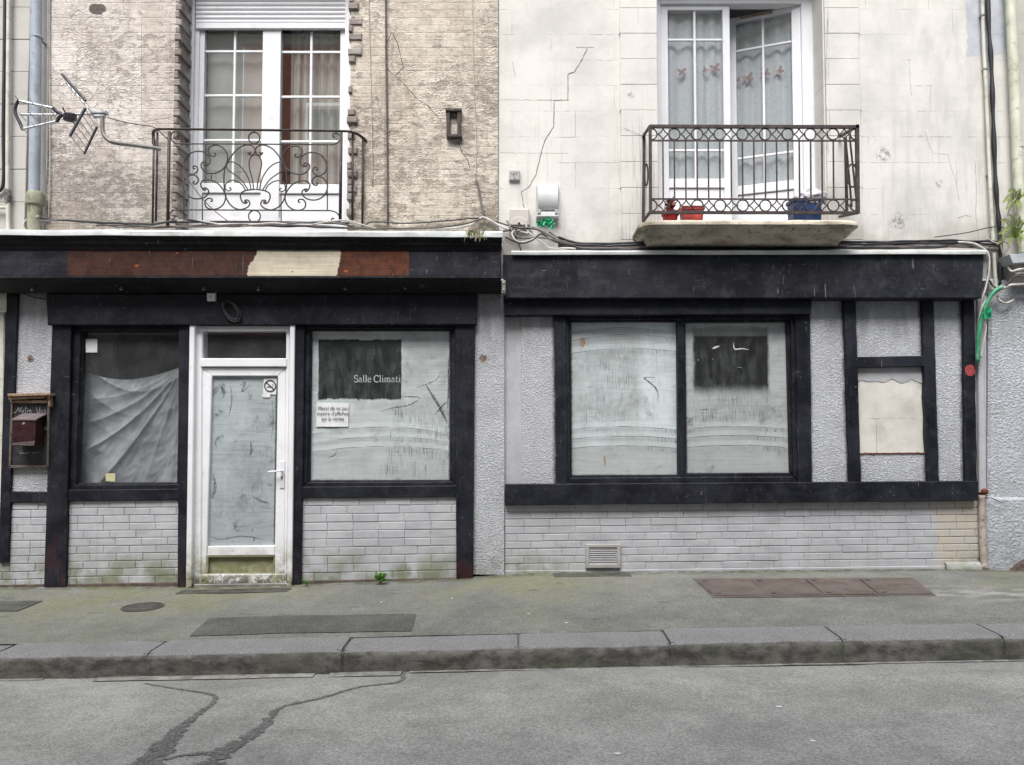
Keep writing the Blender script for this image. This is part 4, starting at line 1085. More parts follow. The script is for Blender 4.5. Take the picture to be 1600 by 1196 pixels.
# --- left: cornice, fascia, soffit
def run(mb, prof, u0, u1, nseg=36, seed=0, wob=.004):
    """moulding: profile of (v at u0, v at u1, Y) swept between two photo columns, a little uneven"""
    def fn(a, b):
        k = b*(len(prof)-1); j = min(int(k), len(prof)-2); f = k-j
        Y = prof[j][2]*(1-f)+prof[j+1][2]*f
        va = prof[j][0]*(1-f)+prof[j+1][0]*f; vb = prof[j][1]*(1-f)+prof[j+1][1]*f
        p = P(u0+(u1-u0)*a, va+(vb-va)*a, Y)
        return (p.x, Y+wob*.7*mnoise.noise((p.x*2, b*3, seed)), p.z+wob*mnoise.noise((p.x*1.8, 0, seed)))
    n = len(prof)-1
    return mb.grid(fn, nseg, n)
mb = MB(); run(mb, [(377, 381, 0.0), (358.5, 362, -.425), (361, 364, -.432), (367, 371, -.43), (368, 372, -.41)], -60, 785, 60, 1, .007); part('zinc_flashing', mb, M['zinc2'], ls, smooth=True, auto=30, fix=False)
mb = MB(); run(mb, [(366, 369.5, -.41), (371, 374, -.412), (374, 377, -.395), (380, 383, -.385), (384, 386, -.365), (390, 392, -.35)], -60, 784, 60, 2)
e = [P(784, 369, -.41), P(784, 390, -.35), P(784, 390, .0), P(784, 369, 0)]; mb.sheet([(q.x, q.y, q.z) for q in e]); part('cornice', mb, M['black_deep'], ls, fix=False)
mb = MB(); mb.pq([(-60, 388), (782, 388), (782, 432), (-60, 432)], -.34, 0.0, .004); part('fascia', mb, M['fascia'], ls)
mb = MB(); mb.pq([(-60, 432), (783, 432), (783, 434.5), (-60, 434.5)], -.352, -.30, .002); part('fascia_lip', mb, M['black_h'], ls)
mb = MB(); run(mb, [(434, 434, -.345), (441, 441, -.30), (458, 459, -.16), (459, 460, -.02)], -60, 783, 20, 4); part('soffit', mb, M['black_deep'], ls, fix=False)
mb = MB(); mb.pq([(72, 459), (746, 459), (744, 507), (74, 508)], -.125, .2, .006); part('beam', mb, M['black_h'], ls)
for i, (u, v) in enumerate(((52, 451), (191, 450), (320, 450), (405, 451), (540, 450), (634, 449))):
    mb = MB(); p = P(u, v, -.235)
    mb.tube(crom([p+Vector((0, .01, .045)), p+Vector((0, 0, .015)), p+Vector((-.012, -.012, -.008)), p+Vector((-.004, -.02, -.024)), p+Vector((.010, -.012, -.014))], 4), .0055, 6)
    part('awning_hook', mb, M['galv'], ls, smooth=True)
# --- left: posts and rails
for nm, px, Y, m in (('post', [(9, 459), (28, 459), (12, 880), (-3, 880)], -.075, 'black'),
                     ('post', [(81, 507), (111, 507), (102, 920), (68, 920)], -.085, 'black_red'),
                     ('post', [(279, 508), (297, 508), (290, 919), (277, 919)], -.080, 'black_red'),
                     ('post', [(459, 508), (476, 508), (470, 918), (456, 918)], -.080, 'black_red'),
                     ('post', [(711, 507), (742, 507), (739, 905), (713, 905)], -.085, 'black_red')):
    part(nm, beam(px, Y, .2, .006), M[m], ls)
for px, Y in (([(12, 768), (76, 769), (76, 786), (12, 785)], -.07), ([(100, 766), (281, 764), (281, 781), (100, 784)], -.072), ([(470, 761), (713, 759), (713, 777), (470, 779)], -.072)):
    part('sill_rail', beam(px, Y, .2, .006), M['black_h'], ls)
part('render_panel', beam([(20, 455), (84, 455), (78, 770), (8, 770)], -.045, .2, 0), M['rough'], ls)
# pier between the two fronts
mb = MB()
def pier(a, b):
    u = 737+51*a; v = 452+446*b; p = P(u, v, -.055)
    return (p.x, -.055-.006*mnoise.noise((p.x*3, p.z*2, 1))+(.02*(1-a)**6), p.z)
mb.grid(pier, 16, 90)
a0, a1 = P(788, 452, -.055), P(787, 898, -.055); mb.sheet([tuple(a0), (a0.x, .2, a0.z), (a1.x, .2, a1.z), tuple(a1)])
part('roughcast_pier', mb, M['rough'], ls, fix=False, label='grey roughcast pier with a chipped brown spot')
for px, rows, seed in (([(-2, 785), (74, 785), (72, 917), (-8, 919)], 11, 5), ([(101, 783), (281, 781), (279, 911), (99, 914)], 11, 3), ([(470, 778), (714, 776), (714, 904), (470, 909)], 10, 9)):
    part('brick_panel', bricks(px, -.045, rows, seed), M['brick'], ls)
for px in ([(-40, 915), (75, 913), (75, 925), (-40, 930)], [(98, 913), (281, 910), (281, 924), (98, 926)], [(468, 908), (715, 903), (715, 915), (468, 922)]):
    part('plinth', MB().pq(px, -.054, .1, .008), M['earth'], ls)
# --- left display windows (frame > pane) and entrance door
def frame4(mb, o, g, Yf, Yb, b=.006):
    """rectangular frame between two photo quads, mitred"""
    for i in range(4):
        j = (i+1) % 4
        mb.pq([o[i], o[j], g[j], g[i]], Yf, Yb, b)
def paneq(px, Y):
    w = [P(u, v, Y) for u, v in px]
    return MB().sheet([tuple(w[3]), tuple(w[2]), tuple(w[1]), tuple(w[0])])
f1 = MB(); g1 = [(131, 519), (281, 519), (276, 754), (122, 755)]
frame4(f1, [(107, 506), (290, 506), (286, 766), (100, 768)], [(126, 516), (284, 516), (279, 757), (118, 758)], -.045, .06)
frame4(f1, [(124, 514), (286, 514), (281, 759), (116, 760)], g1, -.018, .05, .008)
w1 = part('display_window', f1, M['black_red'], ls, label='left display window, plastic sheet hung behind it')
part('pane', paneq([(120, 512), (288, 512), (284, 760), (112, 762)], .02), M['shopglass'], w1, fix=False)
f2 = MB(); g2 = [(487, 517), (703, 517), (703, 750), (484, 751)]
frame4(f2, [(474, 506), (714, 506), (715, 762), (468, 763)], [(484, 514), (707, 514), (707, 753), (480, 754)], -.045, .06)
frame4(f2, [(482, 512), (709, 512), (709, 755), (478, 756)], g2, -.018, .05, .008)
w2 = part('display_window', f2, M['black'], ls, label='whitewashed display window with a clear dark patch and lettering')
YG = .02
def xg(u, v=630, Y=YG): return P(u, v, Y).x
def zg(v, Y=YG): return P(600, v, Y).z
M['wash_a'] = mat_whitewash('whitewashed_glass_with_clear_patch', (xg(497), xg(627), zg(624), zg(531)), xs=(xg(485), xg(703)), zs=(zg(751), zg(517)), tint=(.57, .62, .625), dull=(.48, .51, .515),
    cracks=[(xg(595), xg(705), zg(750), zg(630), 1.0)], arcs=[(xg(598), zg(668), .16, .65), (xg(600), zg(683), .13, .65), (xg(602), zg(698), .11, .65)])
part('pane', paneq([(480, 510), (711, 510), (711, 757), (476, 758)], YG), M['wash_a'], w2, fix=False)
# scraped strokes in the whitewash
mb = MB()
def strokes(nm, lst, Y, mat, parent):
    for px, w in lst:
        m = MB(); stroke(m, px, w, Y); part(nm, m, mat, parent, fix=False)
def stroke(mb, px, w, Y, mi=0):
    pts = crom([P(u, v, Y) for u, v in px], 6); n = len(pts)
    mb.ribbon(pts, [w*(.35+.9*math.sin(math.pi*min(1, max(0.02, i/(n-1))))) * (.8+.4*mnoise.noise((i*.7, px[0][0], 0))) for i in range(n)], mi=mi)
strokes('scrape_mark', (([(665, 601), (678, 622), (690, 642), (699, 662)], .028), ([(698, 628), (690, 636), (680, 648)], .016), ([(689, 580), (683, 592), (668, 600), (650, 606)], .008),
              ([(594, 644), (612, 638), (636, 634), (652, 626), (658, 620)], .010), ([(628, 620), (645, 620), (656, 621)], .012), ([(632, 545), (640, 556)], .007),
              ([(700, 560), (701, 600), (699, 640)], .018), ([(526, 704), (522, 712), (510, 716)], .010), ([(505, 710), (507, 716)], .009), ([(541, 705), (541, 735)], .005), ([(618, 528), (624, 532), (631, 526), (629, 522)], .007)), YG-.0015, M['scrape'], w2)
# lettering on the glass: hand cut serif capitals and minuscules
def arc(cx, cy, rx, ry, a0, a1, n=14): return [(cx+rx*math.cos(math.radians(a0+(a1-a0)*i/n)), cy+ry*math.sin(math.radians(a0+(a1-a0)*i/n))) for i in range(n+1)]
TH, TN = .13, .07
GLY = {
 'S': (.62, [(arc(.30, .76, .22, .22, 30, 255), TH), (arc(.30, .25, .24, .25, 80, -150), TH), ([(.24, .55), (.36, .48)], TH), ([(.50, .98), (.50, .74)], TN), ([(.07, .26), (.07, .02)], TN)]),
 'C': (.74, [(arc(.40, .49, .33, .48, 42, 318, 20), TH), ([(.66, .98), (.66, .68)], TN), ([(.66, .20), (.62, .10)], TN)]),
 'a': (.55, [([(.38, .08), (.38, .44), (.33, .58), (.22, .62), (.09, .56)], TH), (arc(.20, .20, .15, .17, 70, 400, 14), TN+.02), ([(.38, .06), (.52, .03)], TN)]),
 'l': (.34, [([(.16, .02), (.16, 1.04)], TH), ([(.03, .03), (.30, .03)], TN), ([(.04, 1.01), (.18, 1.01)], TN)]),
 'i': (.34, [([(.16, .02), (.16, .64)], TH), ([(.03, .03), (.30, .03)], TN), ([(.04, .61), (.18, .61)], TN), ([(.155, .83), (.165, .95)], TH)]),
 'e': (.54, [(arc(.27, .31, .21, .30, 0, 325, 20), TH-.02), ([(.06, .34), (.47, .34)], TN)]),
 'm': (.98, [([(.14, .02), (.14, .62)], TH), ([(.14, .46), (.26, .60), (.40, .58), (.46, .44), (.46, .02)], TH), ([(.46, .46), (.58, .60), (.72, .58), (.79, .44), (.79, .02)], TH), ([(.02, .03), (.28, .03)], TN), ([(.35, .03), (.59, .03)], TN), ([(.68, .03), (.93, .03)], TN), ([(.03, .60), (.15, .60)], TN)]),
 't': (.40, [([(.17, .80), (.17, .16), (.23, .05), (.38, .06)], TH), ([(.03, .60), (.37, .60)], TN)]),
 's': (.44, [(arc(.20, .46, .14, .15, 30, 255), TN+.03), (arc(.20, .16, .16, .15, 80, -150), TN+.03)]),
 ' ': (.30, [])}
def letters(mb, text, u0, u1, vbase, vcap, Y):
    p0, p1 = P(u0, vbase, Y), P(u1, vbase, Y); h = P(u0, vcap, Y).z-p0.z
    W = sum(GLY[c][0] for c in text); k = (p1.x-p0.x)/W; x = 0
    for c in text:
        for pl, w in GLY[c][1]:
            mb.ribbon([(p0.x+(x+a)*k, Y, p0.z+b*h) for a, b in pl], w*h)
        x += GLY[c][0]
mb = MB(); letters(mb, 'Salle Climat', 553, 622, 597.5, 586.5, YG-.003); letters(mb, 'i', 622, 627, 597.5, 586.5, YG-.003)
part('lettering', mb, M['vinyl_worn'], w2, fix=False, label='white serif lettering reading Salle Climati, its end lost in the whitewash')
mb = MB(); letters(mb, 's', 627.5, 634, 597.5, 588, YG-.003); part('lettering', mb, M['vinyl_worn'], w2, fix=False)
# entrance door
d = MB(); DY = -.05
d.pq([(296, 508), (304, 508), (299, 921), (290, 921)], -.105, .06, .006)       # outer post strip
d.pq([(453, 508), (460.5, 508), (456, 919), (448, 919)], -.105, .06, .006)
d.pq([(304, 509), (316, 509), (314, 921), (299, 921)], DY, .08, .008)
d.pq([(447, 509), (453, 509), (448, 919), (444, 919)], DY, .08, .008)
d.pq([(304, 509), (453, 509), (453, 517), (304, 517)], DY-.004, .08, .008)
d.pq([(313, 560), (448, 560), (448, 573.5), (313, 573.5)], DY-.015, .08, .008)
door = part('entrance_door', d, M['upvc_door'], ls, label='white glazed entrance door with algae along its foot')
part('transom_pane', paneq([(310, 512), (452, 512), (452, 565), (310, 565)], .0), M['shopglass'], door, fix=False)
lf = MB(); LYf = -.035
frame4(lf, [(315, 575), (447, 575), (444, 913), (309, 915)], [(331, 588), (434, 588), (428.5, 899), (322, 900)], LYf, .02, .007)
part('leaf', MB().add(lf.v, lf.f), M['upvc_door'], door)
mb = MB(); frame4(mb, [(325, 854), (429, 853), (428, 868), (323, 869)], [(326, 859), (428, 858), (428, 862), (325, 863)], LYf-.003, .02, .002); mb = MB().pq([(324.5, 854), (429.5, 853), (429, 868), (323.5, 869)], LYf-.006, .02, .006)
part('lock_rail', mb, M['upvc_door'], door)
mb = MB().pq([(323, 868), (429.5, 867), (428.5, 899), (322, 900)], LYf+.036, .06, .004)
frame4(mb, [(322, 868), (430, 867), (429, 899), (321, 900)], [(325.5, 871.5), (427, 870.5), (426.5, 895.5), (324.5, 896.5)], LYf-.002, .05, .004)
part('kick_panel', mb, M['algae_panel'], door)
mb = MB().pq([(310, 898), (445, 897), (444.5, 912), (309, 913)], LYf-.016, .02, .008); part('weather_bar', mb, M['upvc_door'], door)
mb = MB().pq([(303, 913.5), (449, 912), (449, 918), (303, 920)], LYf-.05, .06, .004); part('threshold', mb, M['galv'], door)
M['wash_d'] = mat_whitewash('whitewashed_door_glass', xs=(xg(326), xg(433)), zs=(zg(853), zg(588)), tint=(.46, .508, .52), dull=(.38, .425, .435), bare=.9,
    cracks=[(xg(385), xg(430), zg(790), zg(690), .7)])
part('pane', paneq([(320, 582), (440, 582), (436, 858), (316, 858)], .0), M['wash_d'], door, fix=False)
strokes('scrape_mark', (([(343, 600), (350, 612), (348, 622)], .03), ([(360, 598), (362, 625), (358, 650)], .012), ([(373, 604), (383, 598), (378, 612), (391, 602)], .018), ([(340, 658), (343, 656)], .006), ([(338, 700), (337, 690), (343, 682), (347, 684)], .018),
              ([(391, 690), (393, 704), (390, 712)], .022), ([(384, 702), (397, 703)], .012), ([(333, 742), (336, 762), (331, 780)], .03), ([(388, 745), (398, 748)], .012), ([(395, 776), (410, 784), (420, 786)], .022), ([(405, 792), (424, 795)], .014), ([(425, 625), (427, 660), (423, 690)], .010),
              ([(328, 838), (345, 843), (380, 838), (420, 845)], .012)), -.002, M['smudge'], door)
mb = MB().pq([(438, 721), (445, 721), (444, 763), (437, 763)], LYf-.010, LYf, .003); hb = part('handle', mb, M['upvc'], door)
mb = MB(); p = P(441, 736, LYf-.01); q = P(419, 738, LYf-.055)
mb.tube(crom([p, p+Vector((0, -.035, 0)), p+Vector((-.02, -.047, 0)), q], 5), [.010]*15+[.008], 8) if False else mb.tube(crom([p, p+Vector((0, -.035, 0)), p+Vector((-.02, -.047, 0)), q], 5), .0095, 8)
mb.lathe(tuple(P(441, 748, LYf-.01)), [(.006, -.008), (.006, .008)], 8); part('lever', mb, M['upvc'], door, smooth=True, auto=40)
mb = MB(); k = P(440.5, 746, LYf-.012); mb.box(k.x-.006, k.x+.006, k.y-.006, k.y+.01, k.z-.018, k.z+.008, .003); part('keyhole', mb, M['blackplast'], door)
mb = MB()
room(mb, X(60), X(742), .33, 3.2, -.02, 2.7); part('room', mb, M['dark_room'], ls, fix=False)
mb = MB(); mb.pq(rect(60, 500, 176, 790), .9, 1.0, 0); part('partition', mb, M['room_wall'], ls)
# --- right shopfront
mb = MB(); run(mb, [(400, 399, .02), (392, 391, -.245), (394, 393, -.25), (398, 397, -.248), (399, 398, -.23)], 799, 1541, 50, 7, .004); part('zinc_flashing', mb, M['zinc2'], rs, smooth=True, auto=30, fix=False)
mb = MB().pq([(786, 398), (1538, 397), (1534, 466), (787, 466)], -.21, .05, .006); part('fascia', mb, M['fascia_r'], rs)
mb = MB().pq([(787, 466.5), (1269, 467), (1267, 491), (788, 493)], -.135, .1, .006); part('beam', mb, M['black_h'], rs)
mb = MB().pq([(789, 757), (1529, 752), (1529, 783), (789, 790)], -.115, .1, .006); part('sill_rail', mb, M['black_h'], rs, label='black sill rail running the full width above the grey bricks')
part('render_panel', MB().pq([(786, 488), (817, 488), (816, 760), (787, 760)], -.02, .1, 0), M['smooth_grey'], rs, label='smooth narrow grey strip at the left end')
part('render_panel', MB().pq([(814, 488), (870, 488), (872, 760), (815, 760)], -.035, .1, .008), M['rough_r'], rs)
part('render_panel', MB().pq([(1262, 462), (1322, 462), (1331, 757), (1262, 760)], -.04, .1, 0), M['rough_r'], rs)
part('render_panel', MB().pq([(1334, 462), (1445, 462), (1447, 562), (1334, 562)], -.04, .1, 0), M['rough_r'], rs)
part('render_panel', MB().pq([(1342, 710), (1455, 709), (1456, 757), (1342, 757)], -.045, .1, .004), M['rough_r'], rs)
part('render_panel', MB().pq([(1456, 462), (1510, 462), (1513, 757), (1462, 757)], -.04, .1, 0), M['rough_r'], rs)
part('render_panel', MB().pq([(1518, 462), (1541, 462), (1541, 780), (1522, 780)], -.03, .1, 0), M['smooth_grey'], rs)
part('blank_panel', MB().pq([(1338, 570), (1449, 570), (1450, 708), (1340, 710)], -.025, .1, .0), M['creamboard'], rs, label='unpainted cream stone panel where a sign was taken down')
mb = MB()
def smear(a, b):
    p = P(1340+108*a, 572+24*b+5*mnoise.noise((a*7, b, 2)), -.03); return (p.x, -.030-.004*mnoise.noise((a*20, b*6, 2))-.004*(1-b), p.z)
mb.grid(smear, 40, 8); part('render_smear', mb, M['smooth_grey'], rs, smooth=True, fix=False)
mb = MB(); pts = [P(1343+105*i/30, 709+1.3*mnoise.noise((i*.6, 0, 0))+(-.8*i/30), -.05) for i in range(31)]; mb.tube(pts, [.006+.004*abs(mnoise.noise((i*.9, 4, 0))) for i in range(31)], 6); part('rust_line', mb, M['rust'], rs)
for px in ([(866, 491), (884, 491), (887, 757), (869, 757)], [(1243, 491), (1266, 491), (1269, 755), (1248, 755)], [(1319, 466), (1337, 466), (1346, 755), (1328, 755)], [(1441, 466), (1459, 466), (1468, 754), (1450, 754)], [(1506, 466), (1523, 466), (1527, 753), (1509, 753)]):
    p2 = MB(); w = [P(u, v, -.085) for u, v in px]; L = []; R = []
    n = 26
    for i in range(n+1):
        l = w[0].lerp(w[3], i/n); r = w[1].lerp(w[2], i/n)
        L.append((l.x+.009*mnoise.noise((l.z*6, px[0][0], 0)), l.z)); R.append((r.x+.009*mnoise.noise((l.z*6, px[0][0], 5)), r.z))
    p2.prism(L[:1]+R+L[:0:-1], -.085, .1, .006); part('post', p2, M['black'], rs)
part('rail', MB().pq([(1337, 558), (1445, 556), (1446, 573), (1337, 575)], -.082, .1, .006), M['black_h'], rs)
mb = MB(); c = P(1516, 579, -.088)
mb.sheet([(c.x+(.050+.008*mnoise.noise((k*.9, 2, 0)))*math.cos(-k/24*6.283), c.y, c.z+(.054+.008*mnoise.noise((k*.9, 7, 0)))*math.sin(-k/24*6.283)) for k in range(24)]); part('paint_spot', mb, M['redspray'], rs, label='round red spray paint spot')
f3 = MB()
frame4(f3, [(880, 491), (1247, 491), (1250, 755), (884, 757)], [(888, 500), (1236, 499), (1240, 745), (891, 747)], -.06, .06)
f3.pq([(1058, 496), (1069, 496), (1070, 750), (1060, 750)], -.045, .06, .006)
for o, g in (([(887, 499), (1061, 499), (1063, 747), (890, 748)], [(892, 503), (1058, 503), (1060, 742), (893, 743)]), ([(1067, 499), (1238, 498), (1241, 746), (1068, 747)], [(1071, 504), (1229, 503), (1235, 739), (1073, 740)])):
    frame4(f3, o, g, -.025, .05, .006)
w3 = part('display_window', f3, M['black'], rs, label='wide black framed window with two whitewashed panes')
M['wash_b'] = mat_whitewash('whitewashed_left_pane', xs=(xg(892), xg(1059)), zs=(zg(743), zg(503)), tint=(.56, .62, .63), dull=(.47, .50, .50), lite=(xg(1000), xg(1052)),
    cracks=[(xg(903), xg(1005), zg(668), zg(540), .85), (xg(900), xg(1040), zg(700), zg(515), .45)], arcs=[(xg(970), zg(667), .12, .5), (xg(975), zg(682), .11, .5), (xg(975), zg(697), .10, .5), (xg(970), zg(512), .25, .5), (xg(985), zg(523), .2, .5), (xg(985), zg(545), .15, .5)])
M['wash_c'] = mat_whitewash('whitewashed_right_pane', (xg(1084), xg(1202), zg(612), zg(511)), soft=.022, fadez=.05, xs=(xg(1071), xg(1234)), zs=(zg(740), zg(503)), tint=(.48, .51, .515), dull=(.43, .445, .445),
    cracks=[(xg(1085), xg(1205), zg(665), zg(612), .95), (xg(1080), xg(1230), zg(690), zg(640), .5)], arcs=[(xg(1150), zg(667), .10, .5), (xg(1148), zg(681), .10, .5), (xg(1145), zg(696), .10, .5)])
part('pane', paneq([(884, 496), (1062, 496), (1064, 750), (886, 751)], YG), M['wash_b'], w3, fix=False)
part('pane', paneq([(1066, 496), (1240, 496), (1244, 750), (1066, 750)], YG), M['wash_c'], w3, fix=False)
strokes('scrape_mark', (([(1023, 590), (1012, 590), (1006, 591), (1014, 597), (1024, 606), (1028, 616), (1027, 627)], .016), ([(920, 637), (928, 636)], .012), ([(921, 641), (930, 640)], .010), ([(922, 645), (926, 645)], .008), ([(915, 605), (920, 606), (926, 604)], .006), ([(1092, 642), (1100, 640), (1108, 641)], .008),
              ([(1052, 690), (1060, 692)], .014), ([(1050, 706), (1059, 707)], .014), ([(900, 560), (903, 570)], .010), ([(978, 566), (995, 567)], .005)), YG-.0015, M['scrape'], w3)
for px in ([(906, 529), (913, 528), (915, 536), (911, 543), (907, 540)], [(943, 714), (946, 712), (947, 724), (944, 728)]):
    mb = MB(); w = [P(u, v, YG-.003) for u, v in px[::-1]]; mb.sheet([tuple(q) for q in w]); part('tape_scrap', mb, M['ginger'], w3, fix=False)
strokes('paint_fleck', (([(1146, 536), (1147, 544), (1150, 546), (1160, 545), (1170, 547)], .012), ([(1113, 545), (1118, 543), (1124, 541)], .020), ([(1153, 574), (1160, 575)], .007), ([(1090, 562), (1092, 563)], .01), ([(1113, 561), (1115, 562)], .01)), YG-.0015, M['vinyl'], w3)
part('brick_panel', bricks([(789, 789), (1531, 782), (1530, 884), (789, 893)], -.045, 9, 21, .237), M['brick_tan'], rs)
part('plinth', MB().pq([(789, 892), (1000, 890), (1480, 884), (1480, 915), (1000, 915), (789, 915)], -.049, .1, .006), M['brick_tan'], rs)
mb = MB()
def lump(a, b):
    p = P(1476+58*a, 878+22*b, -.05); return (p.x, -.05-.035*math.sin(3.1*b)-.02*abs(mnoise.noise((a*6, b*5, 2))), p.z)
mb.grid(lump, 18, 8); part('broken_corner', mb, M['brick'], rs, smooth=True, fix=False)
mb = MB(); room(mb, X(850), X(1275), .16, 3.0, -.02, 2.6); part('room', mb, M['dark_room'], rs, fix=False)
# air brick grille
av = thing('air_vent', 'grey louvred air vent set low in the painted brick', 'vent', P(942, 886, -.06))
mb = MB(); frame4(mb, rect(915, 851, 970, 888), rect(921, 856, 964, 882), -.075, -.04, .004); part('frame', mb, M['boxgrey'], av)
mb = MB().pq(rect(918, 854, 967, 885), -.052, -.046, 0); part('backing', mb, M['blackplast'], av)
for k in range(9):
    v = 857+k*2.85; a = P(921, v, -.07); b = P(964, v, -.07); mb = MB()
    mb.add([(a.x, -.070, a.z-.010), (b.x, -.070, b.z-.010), (b.x, -.056, b.z), (a.x, -.056, a.z), (a.x, -.067, a.z-.012), (b.x, -.067, b.z-.012), (b.x, -.053, b.z-.002), (a.x, -.053, a.z-.002)],
           [[0, 1, 2, 3], [4, 7, 6, 5], [0, 4, 5, 1], [3, 2, 6, 7], [0, 3, 7, 4], [1, 5, 6, 2]]); part('louvre', mb, M['metergrey'], av)
# ------------------------------------------------------------------ balcony railings
def rail_part(nm, pts, r, parent, flat=None, n=7, cat=True, k=6):
    mb = MB(); mb.tube(crom(pts, k) if cat else pts, r, n, flat=flat); return part(nm, mb, M['iron'], parent, smooth=True)
RY = -.24
lr = thing('balcony_railing', 'bowed black wrought iron balcony railing with scrolls and a fan at its centre', 'railing', P(405, 350, RY))
def zc(x, y, Y=RY): return P(230+x/4.571, 190+y/4.571, Y)
mb = MB(); top = [P(240, 226, -.02), P(239.5, 212, -.03), P(240, 206, -.10), P(246, 203, -.19), P(263, 202, -.24), P(400, 203.5, -.25), P(525, 205, -.24), P(548, 206.5, -.19), P(562, 212, -.08), P(572, 221, .0)]
mb.tube(crom(top, 8), .0155, 8, flat=.6); part('top_rail', mb, M['iron'], lr, smooth=True)
rail_part('bottom_rail', [P(258, 347, RY), P(400, 347, RY), P(545, 349, RY)], .011, lr)
for (u0, v0, u1, v1, r, Y) in ((240.5, 207, 238.5, 350, .010, -.06), (246, 207, 243.5, 346, .010, -.14), (264.5, 206, 262, 356, .015, RY), (533, 207, 531.5, 346, .015, RY), (551, 208, 550.5, 344, .011, -.15), (567, 214, 566, 354, .011, -.04)):
    rail_part('post', [P(u0, v0, Y), P(u1, v1, Y)], r, lr)
for (a, b, c) in ((278*1.0-15, 345, 715), (395, 512, 752), (957, 505, 755), (1287, 165, 636), (460, 372, 412), (1086, 375, 428)):
    rail_part('baluster', [zc(a, b), zc(a, c)], .0052, lr, n=5)
for q in ([(190, 108), (205, 112), (222, 100), (212, 80), (185, 78), (170, 100), (176, 135), (205, 158), (260, 160), (770, 162), (1240, 166), (1330, 165), (1372, 138), (1378, 105), (1352, 85), (1326, 92), (1328, 110), (1340, 110)],
          [(185, 668), (195, 684), (185, 700), (164, 692), (160, 662), (185, 638), (230, 632), (770, 634), (1240, 637), (1310, 638), (1355, 655), (1376, 690), (1372, 715), (1335, 715), (1316, 705), (1325, 690), (1336, 697)]):
    rail_part('cross_rail', [zc(*p) for p in q], .0062, lr)
for cx, cy, r in ((764, 118, 40), (766, 678, 42)):
    mb = MB(); mb.tube(crom([zc(cx+r*math.cos(a*.3927), cy+r*math.sin(a*.3927)) for a in range(16)]+[zc(cx+r, cy)], 3), .0065, 7); part('ring', mb, M['iron'], lr, smooth=True)
HALF = {'scroll': [
    [(740, 218), (732, 230), (720, 222), (728, 236), (750, 240), (768, 222), (769, 196), (742, 172), (700, 170), (648, 195), (600, 250), (560, 320), (548, 400), (553, 490), (570, 560), (610, 610), (662, 630), (712, 616), (733, 590), (722, 564), (700, 563), (698, 578), (708, 578)],
    [(480, 226), (490, 236), (476, 250), (450, 240), (437, 210), (448, 182), (488, 170), (535, 184), (568, 226), (573, 275), (550, 330), (502, 364), (445, 371), (402, 350), (384, 318), (394, 293), (420, 290), (424, 306), (412, 312)],
    [(404, 300), (410, 314), (432, 312), (450, 288), (440, 246), (402, 219), (350, 214), (298, 235), (267, 280), (262, 325), (280, 360), (315, 377), (346, 369), (362, 344), (350, 320), (330, 322), (332, 338), (342, 336)],
    [(340, 432), (330, 430), (330, 444), (350, 446), (367, 420), (350, 391), (318, 382), (280, 400), (258, 440), (264, 492), (300, 536), (350, 553), (403, 545), (436, 516), (434, 488), (410, 474), (398, 486), (408, 492)],
    [(402, 480), (416, 478), (412, 494), (392, 478), (382, 445), (402, 421), (448, 418), (500, 440), (543, 490), (560, 540), (545, 590), (505, 622), (455, 628), (420, 610), (413, 576), (432, 551), (460, 553), (464, 568), (452, 572)],
    [(704, 570), (714, 578), (700, 586), (680, 575), (666, 540), (672, 512), (698, 496), (734, 489), (770, 486)]],
  'petal': [[(760, 486), (752, 420), (732, 340), (728, 285), (748, 247), (771, 238)],
    [(742, 488), (722, 405), (672, 328), (618, 292), (582, 292), (566, 316), (576, 345), (625, 380), (672, 418), (720, 489)],
    [(702, 495), (680, 455), (640, 427), (598, 421), (563, 446), (558, 480), (578, 497), (598, 488), (594, 474), (585, 478)]]}
for nm, L in HALF.items():
    for q in L:
        for sg in (0, 1):
            pts = [(p if not sg else (1544-p[0], p[1]+(1544-2*p[0])*.0105)) for p in q]
            rail_part(nm, [zc(*p) for p in pts], .0068 if nm == 'scroll' else .0056, lr, n=6, k=5)
# right railing: rings and four-pointed stars above and below plain bars
R2 = -.43
r2 = thing('balcony_railing', 'straight rusty iron balcony railing with rows of rings and stars above a stone slab', 'railing', P(1175, 335, R2))
def q2(x, y, Y=R2): return P(990+x/4.444, 180+y/4.444, Y)
def flatbar(nm, a, b, w, parent, d=.012):
    mb = MB(); a, b = Vector(a), Vector(b); t = (b-a).normalized(); s = Vector((0, 1, 0)).cross(t)
    if s.length < .1: s = Vector((1, 0, 0))
    s = s.normalized()*w/2; f = t.cross(s).normalized()*d/2
    vs = [p+i*s+j*f for p in (a, b) for i, j in ((-1, -1), (1, -1), (1, 1), (-1, 1))]
    mb.add(vs, [[0, 1, 2, 3], [7, 6, 5, 4], [0, 4, 5, 1], [1, 5, 6, 2], [2, 6, 7, 3], [3, 7, 4, 0]]); return part(nm, mb, M['iron'], parent)
flatbar('top_rail', q2(108, 80), q2(1560, 84), .026, r2, .03)
flatbar('cross_rail', q2(118, 178), q2(1550, 180), .013, r2); flatbar('cross_rail', q2(118, 583), q2(1550, 586), .013, r2)
flatbar('bottom_rail', q2(110, 677), q2(1560, 680), .024, r2, .025)
flatbar('post', q2(115, 75), q2(118, 684), .026, r2, .026); flatbar('post', q2(1551, 70), q2(1556, 684), .03, r2, .03)
flatbar('post', P(1006.5, 212, -.02), P(1005, 345, -.02), .024, r2, .02); flatbar('post', P(1321, 214, -.16), P(1323, 330, -.16), .022, r2, .02)
flatbar('side_rail', q2(112, 80), P(1005, 213, -.01), .022, r2, .02); flatbar('side_rail', q2(112, 678), P(1005, 346, -.03), .022, r2, .02)
